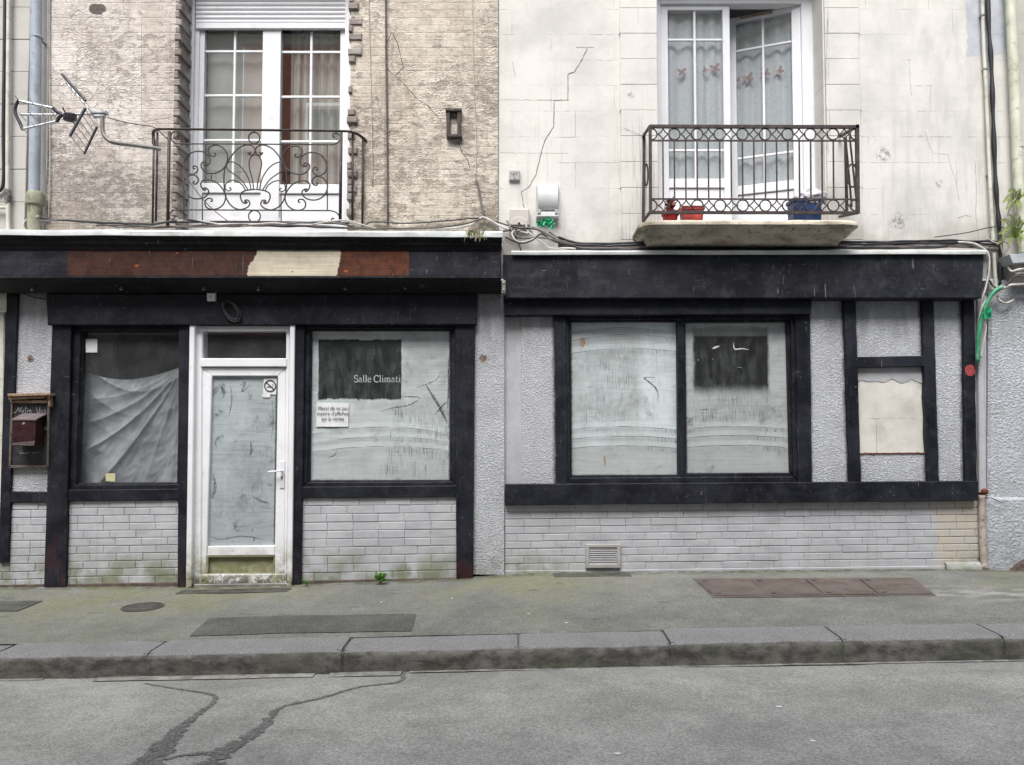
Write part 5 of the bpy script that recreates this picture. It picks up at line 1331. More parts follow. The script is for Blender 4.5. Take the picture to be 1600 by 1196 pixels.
flatbar('side_rail', q2(1553, 78), P(1312, 214, -.02), .024, r2, .02); flatbar('side_rail', q2(1553, 680), P(1312, 339, -.05), .024, r2, .02)
flatbar('brace', q2(1500, 150, -.30), q2(1552, 640), .014, r2); flatbar('brace', q2(1515, 640, -.20), q2(1475, 190, -.25), .014, r2)
for cx, cy, w, h in ((1518, 420, 33, 80), (88, 415, 12, 75)):
    mb = MB(); mb.tube(crom([q2(cx+w*math.cos(a*.3927), cy+h*math.sin(a*.3927), R2+(.08 if cx > 500 else .2)) for a in range(16)]+[q2(cx+w, cy, R2+(.08 if cx > 500 else .2))], 3), .008, 7); part('ring', mb, M['iron'], r2, smooth=True)
BX = [203+78.9*k for k in range(16)]
for k, x in enumerate(BX): flatbar('baluster', q2(x, 178), q2(x+3, 583), .0115, r2, .0115)
def ringpart(cx, cy, r, a0=0, a1=16):
    mb = MB(); pts = [q2(cx+r*math.cos(a*.3927), cy+r*math.sin(a*.3927)) for a in range(a0, a1+1)]
    mb.tube(crom(pts, 3), .0062, 7, flat=1.5); part('ring', mb, M['iron'], r2, smooth=True)
def star(cx, cy, w, h):
    mb = MB()
    P4 = [(cx-w, cy), (cx, cy-h), (cx+w, cy), (cx, cy+h)]
    pts = []
    for i in range(4):
        a, b = P4[i], P4[(i+1) % 4]
        for k in range(6):
            t = k/6; m = ((a[0]+b[0])/2*.45+cx*.55, (a[1]+b[1])/2*.45+cy*.55)
            pts.append(q2((1-t)**2*a[0]+2*t*(1-t)*m[0]+t*t*b[0], (1-t)**2*a[1]+2*t*(1-t)*m[1]+t*t*b[1]))
    mb.tube(pts+[pts[0]], .0058, 6); part('star', mb, M['iron'], r2, smooth=True)
for cy, off in ((134, 0), (629, 3)):
    ringpart(124, cy, 38, 12, 20)
    for k in range(8): ringpart(283+157.3*k+off, cy, 39)
    ringpart(1542, cy, 38, 4, 12)
    for k in range(9): star(205+157.3*k+off, cy, 40, 43)
# ------------------------------------------------------------------ things on the right balcony
slabz = Z(345, -.46)
def pot(name, u0, u1, v0, Y, mat, label, cat, prism=True, taper=.85, h=None):
    a, b = P(u0, v0, Y), P(u1, v0, Y); w = b.x-a.x; cx = (a.x+b.x)/2; z0 = slabz+.004
    t = thing(name, label, cat, (cx, Y, z0)); mb = MB(); zt_ = a.z
    if prism:
        lv = [(z0, taper), (zt_-.03, .97), (zt_-.03, 1.06), (zt_, 1.06), (zt_, .93), (zt_-.02, .92)]
        rings = [[(cx+sx*w/2*k, Y+sy*.08*k, z) for sx, sy in ((-1, -1), (1, -1), (1, 1), (-1, 1))] for z, k in lv]
        mb.add([p for r in rings for p in r], [[i*4+k, i*4+(k+1) % 4, i*4+4+(k+1) % 4, i*4+4+k] for i in range(len(lv)-1) for k in range(4)]+[[0, 1, 2, 3], [20, 21, 22, 23]])
    else:
        mb.lathe((cx, Y, z0), [(w*.36, 0), (w*.47, zt_-z0-.03), (w*.53, zt_-z0-.03), (w*.53, zt_-z0), (w*.46, zt_-z0), (w*.45, zt_-z0-.02)], 22)
    part('container', mb, mat, t, smooth=not prism, auto=35); return t, cx, zt_
tp, cx, zt_ = pot('flower_pot', 1034, 1060, 332, -.31, M['redpot'], 'small red flower pot with a red leaved succulent at the left end of the balcony', 'flower pot', False)
def rosette(mb, c, n, rad, hgt, seed, lw=.018, up=.5):
    r = random.Random(seed)
    for i in range(n):
        a = r.uniform(0, 6.283); ph = r.uniform(.1, 1.3); L = rad*r.uniform(.5, 1)
        b = Vector(c)+Vector((r.uniform(-.4, .4)*rad, r.uniform(-.4, .4)*rad, r.uniform(0, hgt)))
        d = Vector((math.cos(a)*math.cos(ph), math.sin(a)*math.cos(ph), math.sin(ph)*up+.15)).normalized()
        s = d.cross(Vector((r.uniform(-1, 1), r.uniform(-1, 1), 1))).normalized()*lw*r.uniform(.7, 1.3)
        m_ = b+d*L*.55
        mb.add([b, m_+s, b+d*L, m_-s], [[0, 1, 2, 3]])
mb = MB(); rosette(mb, (cx, -.31, zt_-.005), 95, .065, .10, 4, .014, 1.0); part('foliage', mb, M['redleaf'], tp, fix=False)
pot('planter_box', 1064, 1097, 326, -.31, M['redbox'], 'empty coral red plastic planter box beside the flower pot', 'planter')
tp, cx, zt_ = pot('plastic_bin', 1234, 1279, 314, -.28, M['bluecrate'], 'blue plastic bin at the right end of the balcony', 'bin', True, .93)
mb = MB(); c0 = P(1268, 309, -.30)
def bagf(a, b):
    th = a*6.283; ph = b*math.pi; k = 1+.28*mnoise.noise((3*math.cos(th)*math.sin(ph), 3*math.sin(th)*math.sin(ph), 3*math.cos(ph)))+.14*mnoise.noise((8*math.cos(th)*math.sin(ph), 8*math.sin(th)*math.sin(ph), 8*math.cos(ph)))
    return (c0.x+.135*k*math.sin(ph)*math.cos(th), c0.y+.085*k*math.sin(ph)*math.sin(th), c0.z-.005+.075*k*math.cos(ph))
mb.grid(bagf, 40, 24); solo('carrier_bag', mb, M['bag'], 'crumpled whitish carrier bag lying on the blue bin', 'bag', smooth=True)
# ------------------------------------------------------------------ television antenna
an = thing('tv_antenna', 'television antenna with grid reflectors on a bent tube clamped to the scrolled railing', 'antenna', P(240, 232, -.15))
AY = -.42
def za(x, y, Y=AY): return P(x/6.154, 140+y/6.154, Y)
def apart(nm, pts, r, m, n=8, k=5, flat=None):
    mb = MB(); mb.tube(crom(pts, k), r, n, flat=flat); return part(nm, mb, M[m], an, smooth=True, auto=50)
apart('mast', [za(1545, 575, -.18), za(1460, 560, -.22), za(1250, 533, -.33), za(1095, 512, -.41), za(1030, 475, -.42), za(990, 410, -.42), za(985, 270, -.42)], .0185, 'galv', 10)
mb = MB(); a = za(885, 212); b = za(1030, 268); mb.box(a.x, b.x, AY-.03, AY+.03, b.z+.028, a.z, .004); mb.box(a.x+.02, b.x-.02, AY-.02, AY+.025, b.z, b.z+.026, .004); part('mast_clamp', mb, M['alu'], an)
apart('boom', [za(600, 241), za(1030, 233)], .010, 'alu'); apart('boom', [za(195, 242), za(545, 244)], .011, 'alu')
apart('boom', [za(185, 112, AY-.03), za(510, 180, AY)], .011, 'alu'); apart('boom', [za(218, 382, AY-.03), za(540, 308, AY)], .011, 'alu')
apart('end_bracket', [za(182, 100), za(155, 150), za(146, 205), za(165, 270), za(195, 330), za(220, 392)], [.014]*25+[.010], 'blackplast', 8)
apart('end_bracket', [za(508, 178), za(548, 215), za(592, 240), za(565, 275), za(545, 312)], .016, 'blackplast', 8)
mb = MB(); c = za(670, 268); mb.lathe((c.x, c.y, c.z), [(.02, -.04), (.055, -.02), (.058, .015), (.03, .035)], 10); mb.box(c.x-.05, c.x+.055, AY-.03, AY+.02, c.z-.028, c.z+.03, .01); part('dipole_box', mb, M['blackplast'], an)
for (x, y) in ((310, 128), (410, 160), (515, 175), (305, 250), (425, 250), (525, 252), (330, 355), (432, 325), (545, 300), (165, 90), (215, 265), (228, 385)):
    apart('director', [za(x-30, y-38, AY-.12), za(x+32, y+36, AY+.10)], .0042, 'alu', 6)
apart('dipole', [za(600, 170, AY-.12), za(650, 260, AY), za(720, 335, AY+.10)], .006, 'blackplast', 6)
E0, E1 = (za(820, 182, AY-.16), za(672, 448, AY-.22)), (za(932, 362, AY+.14), za(808, 622, AY+.08))
apart('reflector_edge', list(E0), .013, 'blackplast'); apart('reflector_edge', list(E1), .011, 'blackplast')
for k in range(6):
    f = .02+k/5*.96; apart('reflector_rod', [E0[0].lerp(E0[1], f), E1[0].lerp(E1[1], f)], .0042, 'alu', 6)
F0, F1 = (za(595, -148, AY-.16), za(822, 108, AY-.20)), (za(640, -60, AY+.14), za(868, 200, AY+.1))
apart('reflector_edge', list(F0), .012, 'blackplast'); apart('reflector_edge', list(F1), .009, 'alu')
for k in range(6):
    f = .02+k/5*.96; apart('reflector_rod', [F0[0].lerp(F0[1], f), F1[0].lerp(F1[1], f)], .0042, 'alu', 6)
apart('stay', [za(870, 190), za(900, 260), za(930, 325)], .008, 'alu')
# ------------------------------------------------------------------ pipes
def pipe(name, pts, r, m, label, cat='pipe', bands=(), n=14, group=None, coup='collar'):
    t = thing(name, label, cat, tuple(pts[-1])); mb = MB(); mb.tube(crom(pts, 8) if len(pts) > 2 else pts, r, n); part('tube', mb, M[m], t, smooth=True, auto=50)
    for p, h, k, mm in bands:
        mb = MB(); mb.lathe((p[0], p[1], p[2]), [(r*1.0, 0), (r*k, .003), (r*k, h-.003), (r*1.0, h)], n); mb.box(p[0]-.012, p[0]+.012, p[1], .06, p[2]+h*.2, p[2]+h*.8, .002); part(coup, mb, M[mm], t, smooth=True, auto=40)
    return t
dY = -.075
dp = pipe('downpipe', [P(58.5, -160, dY), P(53.5, 306, dY)], .049, 'pipe_blue', 'grey blue drainpipe standing in a mossy cast iron shoe at left', 'drainpipe', [(P(58, 60, dY), .016, 1.08, 'pipe_blue')], 20)
c = P(54, 356, dY); h = P(54, 300, dY).z-c.z
mb = MB(); mb.lathe(tuple(c-Vector((0, 0, .1))), [(.062, 0), (.062, h*.62+.1), (.080, h*.64+.1), (.080, h*.9+.1), (.066, h*.98+.1), (.060, h+.1), (.052, h+.1), (.05, h*.8+.1)], 20); part('cast_shoe', mb, M['pipe_cast'], dp, smooth=True, auto=40)
cp_ = pipe('thin_pipe', [P(15, -160, -.05), P(12.5, 150, -.05), P(12, 300, -.05), P(13.5, 362, -.05)], .019, 'pipe_cream', 'thin cream pipe with a lagged joint left of the grey blue drainpipe', 'pipe')
mb = MB(); c = P(12, 308, -.05)
mb.grid(lambda a, b: (c.x+(.03+.014*mnoise.noise((a*9, b*6, 1)))*math.cos(a*6.283)*(1.1-abs(b-.5)), c.y+(.03+.014*mnoise.noise((a*9, b*6, 7)))*math.sin(a*6.283), c.z-.06+.13*b), 24, 10); part('lagged_joint', mb, M['cable_grey'], cp_, smooth=True)
mb = MB(); mb.tube([P(13, 325, -.05), P(-40, 325, -.05)], .015, 10); part('side_branch', mb, M['pipe_cream'], cp_, smooth=True)
mb = MB(); mb.tube(crom([P(9, -150, -.03), P(7, 60, -.03), P(5, 200, -.03), P(5, 285, -.03), P(-6, 302, -.03)], 8), .015, 8); solo('cable', mb, M['cable_black'], 'thick black cable running down beside the thin cream pipe at far left', 'cable', smooth=True)
cr = pipe('downpipe', [P(1574, -200, -.06), P(1578, -10, -.06), P(1585, 140, -.06), P(1592, 300, -.06), P(1600, 395, -.06)], .046, 'pipe_green', 'pale cream green drainpipe running down behind the fern at right', 'drainpipe', [(P(1590.5, 232, -.06), .014, 1.08, 'pipe_green')], 18)
wc = pipe('conduit', [P(1533, -160, -.02), P(1535.5, 30, -.02), P(1541, 150, -.02), P(1547, 290, -.03), P(1552, 380, -.04), P(1556, 452, -.05)], .0165, 'pipe_cream', 'thin off-white conduit clipped beside the heavy black cable at right', 'conduit', [(P(1535, 26, -.02), .02, 1.35, 'galv'), (P(1539.5, 110, -.02), .02, 1.35, 'galv'), (P(1546, 275, -.02), .02, 1.35, 'galv'), (P(1552, 385, -.04), .02, 1.35, 'galv')], 10, coup='clip')
mb = MB()
mb.tube(crom([P(1541, -160, -.03), P(1544, 20, -.03), P(1549, 100, -.03), P(1552, 190, -.03), P(1556, 290, -.03), P(1561, 350, -.03), P(1563, 400, -.04), P(1562, 446, -.05)], 10), [.019+.004*math.sin(i*.8) for i in range(71)], 8)
solo('cable', mb, M['cable_black'], 'heavy black cable snaking down the white wall beside the thin conduit', 'cable', smooth=True)
bp = thing('broken_pipe', 'peeling rusty pipe end standing against the tan bricks at right', 'pipe', P(1536, 895, -.07))
mb = MB(); mb.tube(crom([P(1534, 774, -.07), P(1534.5, 810, -.075), P(1536, 860, -.075), P(1537, 878, -.07), P(1539, 897, -.075)], 8), [.030]*26+[.034, .036, .034, .030, .026, .022, .018], 12); part('tube', mb, M['pipe_rust'], bp, smooth=True)
mb = MB(); c = P(1537, 768, -.06); mb.lathe(tuple(c), [(.012, -.03), (.036, -.02), (.040, .01), (.020, .028)], 12); part('rusted_top', mb, M['rust'], bp, smooth=True)
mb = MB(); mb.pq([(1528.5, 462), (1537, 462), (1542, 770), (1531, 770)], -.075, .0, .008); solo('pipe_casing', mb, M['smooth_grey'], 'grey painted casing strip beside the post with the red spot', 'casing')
# ------------------------------------------------------------------ cables
GL = 'cables lying along the left cornice'; GR = 'cables running above the right fascia'; GT = 'cables tangled below the junction box'
def cable(px, r, m, label, group=None, k=8, cat='cable', wob=.0, seed=0):
    pts = crom([P(*p) for p in px], k)
    if wob: pts = [p+Vector((0, wob*mnoise.noise((p.x*4, seed, 1)), wob*mnoise.noise((p.x*5, seed, 9)))) for p in pts]
    mb = MB(); mb.tube(pts, r, 6); return solo('cable', mb, M[m], label, cat, group, smooth=True)
cable([(42, 362, -.1), (36, 352, -.1), (44, 342, -.08), (60, 338, -.13)], .007, 'cable_white', 'short white cable loop curling up at the foot of the cast iron shoe', GL)
cable([(62, 346, -.16), (120, 344, -.1), (180, 354, -.12), (250, 356, -.2), (330, 352, -.3), (420, 351, -.3), (500, 347, -.3), (540, 352, -.25), (560, 357, -.2)], .009, 'cable_grey', 'grey cable sagging from the cast iron shoe to the end of the scrolled railing', GL, wob=.012, seed=1)
cable([(62, 341, -.14), (110, 345, -.12), (170, 349, -.15), (240, 350, -.3), (290, 344, -.3), (345, 352, -.3), (430, 353, -.3), (520, 356, -.3), (575, 356, -.2)], .010, 'cable_black', 'black cable looping over the bottom bar of the scrolled railing', GL, wob=.012, seed=2)
cable([(235, 353, -.28), (270, 346, -.3), (310, 345, -.3), (360, 354, -.3), (420, 349, -.31), (470, 353, -.3), (530, 345, -.31), (560, 350, -.28), (590, 358, -.2)], .0085, 'cable_white', 'pale cable waving in front of the foot of the scrolled railing', GL, wob=.01, seed=3)
cable([(150, 352, -.15), (300, 355, -.3), (450, 352, -.32), (600, 358, -.25), (700, 354, -.15), (750, 343, -.05), (757, 330, -.03)], .0075, 'cable_brown', 'thin brown cable reaching from the shuttered window to the vertical wire', GL, wob=.012, seed=4)
cable([(570, 352, -.05), (585, 347, -.03), (640, 349, -.03), (700, 345, -.03), (750, 341, -.03), (775, 347, -.03), (800, 354, -.06), (830, 357, -.08)], .0075, 'cable_black', 'thin black cable strung low across the flaking wall to the junction box', GL, wob=.006, seed=5)
cable([(675, 358, -.06), (715, 356, -.06), (745, 348, -.05), (756, 340, -.04), (790, 357, -.06), (830, 366, -.1)], .011, 'cable_white', 'pale cable joining the vertical wire and the cable tangle', GL, wob=.006, seed=6)
cable([(757, 340, -.02), (752, 318, -.02), (749, 300, -.02), (744, 280, -.02)], .010, 'cable_grey', 'short grey cable dropping from the hole in the flaking wall', None)
cable([(739, -100, -.015), (738, 40, -.015), (741, 150, -.015), (744, 230, -.015), (743, 276, -.015)], .0042, 'cable_white', 'thin white wire down the flaking wall nearest the white house', 'thin wires down the flaking wall', wob=.006, seed=7)
cable([(602, -100, -.015), (603, 60, -.02), (605, 200, -.02), (606, 352, -.02)], .0075, 'cable_brown', 'brown wire down the flaking wall beside the long plaster crack', 'thin wires down the flaking wall', wob=.006, seed=8)
cable([(574, -100, -.015), (577, 60, -.015), (580, 160, -.015), (582, 290, -.015)], .0042, 'cable_white', 'thin white wire down the flaking wall nearest the shuttered window', 'thin wires down the flaking wall', wob=.006, seed=9)
cable([(77, -100, -.015), (77, 100, -.02), (78, 250, -.02), (76, 346, -.02)], .0052, 'cable_white', 'thin white wire just right of the grey blue drainpipe', 'thin wires down the flaking wall', wob=.006, seed=10)
cable([(74, -100, -.015), (74, 120, -.02), (73, 260, -.02), (69, 290, -.02), (73, 345, -.02)], .0052, 'cable_white', 'slack white wire bulging toward the cast iron shoe', 'thin wires down the flaking wall', wob=.005, seed=11)
cable([(168, 184, -.42), (190, 190, -.3), (215, 195, -.15), (240, 199, -.1), (262, 218, -.2)], .0045, 'cable_black', 'thin black lead from the antenna clamp to the scrolled railing', None)
cable([(290, 275, -.26), (310, 303, -.26), (330, 325, -.27), (357, 347, -.28)], .0042, 'cable_brown', 'thin wire slanting across the lower left of the scrolled railing', None)
rt = random.Random(5)
tang = [([(792, 345, -.05), (800, 360, -.1), (812, 372, -.1), (850, 372, -.1), (880, 380, -.1)], .010, 'cable_grey', 'grey cable dropping from the zinc corner into the tangle'),
        ([(808, 358, -.06), (800, 365, -.12), (806, 376, -.14), (820, 378, -.12), (838, 370, -.1), (826, 361, -.08), (808, 360, -.1)], .009, 'cable_white', 'white looped cable at the heart of the tangle'),
        ([(786, 362, -.05), (815, 357, -.1), (842, 360, -.1), (860, 374, -.1), (900, 385, -.12)], .009, 'cable_brown', 'brown cable arching over the top of the tangle'),
        ([(790, 370, -.05), (812, 381, -.12), (830, 377, -.12), (846, 366, -.1), (868, 378, -.1), (905, 388, -.12)], .008, 'cable_black', 'black cable dipping under the tangle'),
        ([(822, 352, -.05), (826, 364, -.1), (846, 377, -.1), (862, 388, -.1), (900, 389, -.12)], .009, 'cable_white', 'white cable leaving the junction box downward'),
        ([(815, 353, -.05), (806, 368, -.09), (812, 384, -.09), (814, 392, -.08)], .008, 'cable_brown', 'brown cable end hanging straight below the junction box'),
        ([(858, 362, -.05), (872, 372, -.06), (890, 378, -.08), (920, 384, -.1)], .005, 'cable_black', 'thin black lead from the green plastic scraps to the cables'),
        ([(832, 355, -.05), (850, 364, -.08), (872, 376, -.1), (888, 384, -.1)], .010, 'cable_grey', 'thick grey cable slanting from the junction box to the right fascia')]
for i, (px, r, m, l) in enumerate(tang): cable(px, r, m, l, GT, wob=.010, seed=20+i)
rights = [(379, .011, 'cable_black', 'uppermost black cable above the right fascia'), (382, .012, 'cable_black', 'second black cable above the right fascia, touching the balcony slab'),
          (384.5, .008, 'cable_brown', 'brown cable in the middle of the run above the right fascia'), (386.5, .010, 'cable_grey', 'dusty grey cable low in the run above the right fascia'), (389, .010, 'cable_brown', 'lowest brown cable resting on the right flashing')]
for i, (v, r, m, l) in enumerate(rights):
    px = [(872, v-8+i, -.08), (900, v+.5, -.1), (960, v+1.5, -.13), (1040, v-.5-i*.3, -.15), (1140, v+1, -.15), (1250, v-.5, -.15), (1350, v-.5, -.14), (1440, v-2+i*.2, -.12), (1500, v-3, -.08), (1530, v-1, -.06), (1560, v-.5+i, -.06)]
    cable(px, r, m, l, GR, wob=.012, seed=40+i)
cable([(1390, 384, -.12), (1450, 380, -.1), (1510, 379, -.09), (1533, 386, -.12), (1545, 400, -.14), (1545, 425, -.15), (1540, 450, -.15), (1534, 468, -.14), (1531, 480, -.12)], .010, 'cable_white', 'pale cable bending down round the right end of the black fascia', GR)
cable([(1460, 371, -.04), (1510, 364, -.04), (1550, 355, -.05), (1570, 356, -.06), (1610, 360, -.1)], .0045, 'cable_black', 'thin black wire rising to the fern at right', None)
cable([(1562, 378, -.06), (1566, 392, -.06), (1572, 410, -.08), (1580, 424, -.18), (1594, 421, -.2), (1625, 420, -.2)], .011, 'cable_white', 'pale cable curving under the stone string course at right', None)
for i, l in enumerate(('upper of the two dusty cables held against the string course at right', 'lower of the two dusty cables held against the string course at right')):
    cable([(1588, 424+5*i, -.2), (1605, 423+5*i, -.2), (1660, 424+5*i, -.2)], .009, 'cable_grey', l, None)
cable([(1530, 560, -.11), (1529, 520, -.11), (1533, 485, -.12), (1543, 468, -.12), (1556, 456, -.13), (1572, 449, -.14), (1588, 445, -.16), (1660, 444, -.16)], .014, 'cable_white', 'thick white cable running beside the green sleeved cable', None)
gs = cable([(1527.5, 566, -.13), (1529, 530, -.13), (1533, 500, -.13), (1542, 474, -.14), (1553, 457, -.15), (1566, 448, -.15)], .021, 'green_sleeve', 'cable in a bright green plastic sleeve at the right end of the black fascia', None)
gs['label'] = 'cable in a bright green plastic sleeve at the right end of the black fascia'
cable([(1538, 498, -.13), (1541, 512, -.13), (1537, 535, -.13), (1533, 560, -.13)], .006, 'cable_white', 'thin white wire looped beside the green sleeve', None)
cable([(1558, 462, -.09), (1562, 470, -.11), (1572, 474, -.11), (1584, 469, -.09)], .011, 'cable_white', 'short pale cable stub hanging under the green sleeve', None)
cable([(1536, 778, -.08), (1550, 779, -.12), (1566, 786, -.12)], .004, 'cable_black', 'bent black wire sticking out of the rusty pipe top', None)
mb = MB(); a = P(1540, 488, -.15); mb.grid(lambda s, t: (a.x-.03+.075*s+.006*math.sin(t*9), a.y-.02*math.sin(s*6+t*3), a.z-.06+.10*t), 8, 8); solo('plastic_tag', mb, M['green_tape'], 'bright green plastic tag tied to the green sleeve', 'tag', smooth=True)
for i, (px, r, m, l) in enumerate((
        ([(1540, 372, -.05), (1556, 380, -.08), (1570, 377, -.08), (1577, 384, -.1), (1569, 398, -.1)], .007, 'cable_white', 'pale cable crossing the conduit just under the fern'),
        ([(1548, 388, -.06), (1547, 408, -.09), (1543, 430, -.09), (1550, 446, -.08), (1560, 452, -.08)], .007, 'cable_black', 'black cable sagging between the right fascia and the conduit'),
        ([(1596, 300, -.12), (1582, 318, -.12), (1574, 336, -.1), (1570, 360, -.1), (1567, 378, -.1)], .009, 'cable_white', 'pale cable arching down from the small dark fern'),
        ([(1600, 433, -.2), (1588, 431, -.2), (1580, 437, -.17), (1572, 446, -.15)], .008, 'cable_brown', 'brown cable leaving the string course toward the green sleeve'),
        ([(900, 388, -.13), (1000, 391, -.17), (1100, 387, -.16), (1200, 390, -.17), (1300, 386, -.16), (1400, 388, -.15), (1480, 386, -.13)], .007, 'cable_black', 'thin black cable weaving through the run above the right fascia'))):
    cable(px, r, m, l, None, wob=.010, seed=70+i)
# coil on the beam, cables beside the mailbox pier
mb = MB(); c = P(362, 486, -.15); pts = []
for i in range(130):
    a = i*.33; w = int(a/6.283); r = 1+.30*mnoise.noise((i*.05, 0, 0)); ox = .022*mnoise.noise((w*1.7, 1, 0)); oz = .026*mnoise.noise((w*1.7, 8, 0))
    pts.append((c.x+ox+(.078+.02*mnoise.noise((w*2.3, 4, 0)))*r*math.cos(a+.5), c.y-.012*math.sin(i*.37), c.z+oz+.090*r*math.sin(a)))
mb.tube(crom(pts, 2), .0046, 6); solo('cable_coil', mb, M['cable_black'], 'coiled spare cable hanging on the black beam above the white door', 'cable', smooth=True)
cable([(34, 458, -.08), (50, 464, -.08), (72, 468, -.09)], .005, 'cable_black', 'thin black wire crossing the top of the pier above the mailbox', None)
# ------------------------------------------------------------------ fittings on the walls
s = thing('sensor_box', 'small white square sensor box on the black beam beside the coil', 'sensor', P(329, 470, -.13))
mb = MB().pq(rect(323, 458, 335.5, 470), -.165, -.125, .006); part('case', mb, M['paper'], s)
mb = MB(); c = P(329, 464, -.167); mb.lathe(tuple(c), [(.008, -.004), (.008, .004)], 10); part('lens', mb, M['boxgrey'], s)
bk = thing('cable_bracket', 'small rusty metal bracket at the joint of the two shopfronts', 'bracket', P(788, 458, -.2))
mb = MB().pq(rect(784, 438, 790, 458), -.33, -.2, .004); part('plate', mb, M['galv'], bk)
for v in (442, 453):
    mb = MB(); c = P(787, v, -.335); mb.lathe(tuple(c), [(.008, -.006), (.010, 0), (.008, .006)], 8); part('bolt', mb, M['cable_white'], bk)
wa = thing('wall_anchor', 'rusty iron tie plate fixed to the flaking brick wall', 'wall anchor', P(709, 212, -.02))
for px in (rect(697.5, 171, 703, 213), rect(714.5, 171, 720, 213)): part('bar', MB().pq(px, -.05, .0, .004), M['iron'], wa)
for px in (rect(696, 169, 721, 173.5), rect(698, 209.5, 721.5, 214)): part('cross_bar', MB().pq(px, -.062, .0, .004), M['iron'], wa)
mb = MB().pq(rect(795.5, 266, 812, 281.5), -.012, .03, .005)
pl = thing('wall_plate', 'small grey square plate on the white stone wall', 'plate', P(804, 281, 0)); part('cover', mb, M['boxgrey'], pl)
for px in ([(799, 270), (800, 274), (802, 274), (802.5, 270)], [(804, 270), (804, 274)], [(806, 270), (808.5, 270), (807, 272), (807, 274.5)], [(803, 275), (803.5, 279), (806, 279)]):
    mb = MB(); mb.ribbon([P(u, v, -.0135) for u, v in px], .005); part('mark', mb, M['ink'], pl, fix=False)
jb = thing('junction_box', 'beige plastic junction box above the cable tangle', 'junction box', P(811, 352, 0))
mb = MB().pq([(796.5, 326), (827, 326), (828, 352), (795, 352)], -.055, .03, .012); part('case', mb, M['boxbeige'], jb)
mb = MB().pq([(799, 344), (806, 339), (817, 339), (824, 344), (826, 352), (797, 352)], -.066, -.05, .006); part('lid_shield', mb, M['boxbeige'], jb)
mb = MB(); c = P(811, 349, -.068); mb.lathe(tuple(c), [(.007, -.008), (.012, 0), (.007, .008)], 10); part('screw', mb, M['blackplast'], jb)
mc = thing('meter_cover', 'white moulded plastic meter cover with torn green plastic below it', 'meter cover', P(856, 340, 0))
mb = MB().pq(rect(838, 289, 873, 341), -.035, .03, .008); part('back_box', mb, M['metergrey'], mc)
mb = MB()
def cov(a, b):
    u = 840.5+31*a; v = 290+37*b; p = P(u, v, -.07); return (p.x, -.05-.055*math.sin(math.pi*min(1, (b*.9+.1)))**.6, p.z)
mb.grid(cov, 6, 14); part('shield', mb, M['metercover'], mc, smooth=True, fix=False)
for px in (rect(840, 327, 845, 334), rect(867, 327, 872, 334)): part('clip', MB().pq(px, -.075, -.03, .004), M['boxgrey'], mc)
part('sill', MB().pq(rect(838.5, 331, 873.5, 339), -.065, -.03, .006), M['metercover'], mc)
rg_ = random.Random(2)
for i, (u, v, w, h, l) in enumerate(((843, 350, 9, 9, 'left green plastic scrap under the meter cover'), (851, 348, 9, 12, 'middle green plastic scrap under the meter cover'), (858, 345, 11, 9, 'pale upper green plastic scrap under the meter cover'), (862, 353, 7, 12, 'lowest green plastic scrap under the meter cover'))):
    mb = MB(); c = P(u, v, -.05-.015*i); sx, sz = w/170, h/170; an_ = rg_.uniform(-.5, .5)
    def fl(a, b):
        x_, z_ = (a-.5)*sx*(1+.2*mnoise.noise((b*4, i, 0))), (b-.5)*sz*(1+.2*mnoise.noise((a*4, i, 3)))
        return (c.x+x_*math.cos(an_)-z_*math.sin(an_), c.y-.03*mnoise.noise((a*2.5, b*2.5, i*3.1)), c.z+x_*math.sin(an_)+z_*math.cos(an_))
    mb.grid(fl, 8, 8); solo('plastic_scrap', mb, M['green_tape'], l, 'scrap', 'green plastic scraps under the meter cover', smooth=True)
# ------------------------------------------------------------------ notice board and mailbox
nb = thing('notice_board', 'black chalkboard in a splintered wooden frame behind the mailbox', 'notice board', P(46, 732, -.07))
part('board', MB().pq([(18, 622), (75, 622), (73, 728), (15, 728)], -.085, -.03, .002), M['board'], nb)
fb = [([(17, 620), (20, 620), (16.5, 731), (13, 731)]), ([(73.5, 618), (77.5, 618), (75.5, 731), (72.5, 731)]), ([(13, 727.5), (75.5, 727.5), (75.5, 731.5), (13, 732)])]
for px in fb: part('frame_strip', MB().pq(px, -.10, -.04, .003), M['greywood'], nb)
for px, Y in (([(11, 615.5), (78, 614), (78.5, 618), (12, 620)], -.17), ([(13, 620.5), (70, 619), (70, 622), (13, 625)], -.15), ([(15, 626), (73, 625), (73, 630), (16, 630)], -.12), ([(72.5, 617), (78, 617), (78.5, 636), (75, 634)], -.13)):
    part('header_strip', MB().pq(px, Y, -.05, .004), M['rawwood'], nb)
def chalk(px, w=.005):
    mb = MB(); mb.ribbon(crom([P(u, v, -.088) for u, v in px], 4), w); part('chalk_writing', mb, M['chalk'], nb, fix=False)
# handwriting: Notre Val
for px in ([(22, 644), (23, 645.5), (26, 643), (29.5, 636.5), (30.5, 644.5), (34.5, 635)], [(35, 642), (34, 644.3), (36, 644.5), (37, 642), (35.5, 641.5)], [(41, 634.5), (39.5, 644), (41, 644.5)], [(38.5, 639), (43.5, 638.5)],
           [(43, 644.5), (43.5, 641), (44.5, 642), (46, 640.8)], [(46, 643), (48.5, 642), (47.5, 640.8), (46.3, 642.5), (47.5, 644.8), (49.5, 643.8)], [(57, 636), (58.5, 644.5), (61, 645), (62.5, 636)], [(66, 641.5), (64, 642), (64, 645), (66.5, 644), (66.6, 641), (67, 645)], [(70, 640), (70.3, 645.5)], [(62, 665.5), (66, 666), (72, 668.5), (72, 671), (67.5, 670.5)], [(31, 708), (40, 708.5), (46, 707.5)], [(50, 708), (54, 708), (62, 707)]):
    chalk(px)
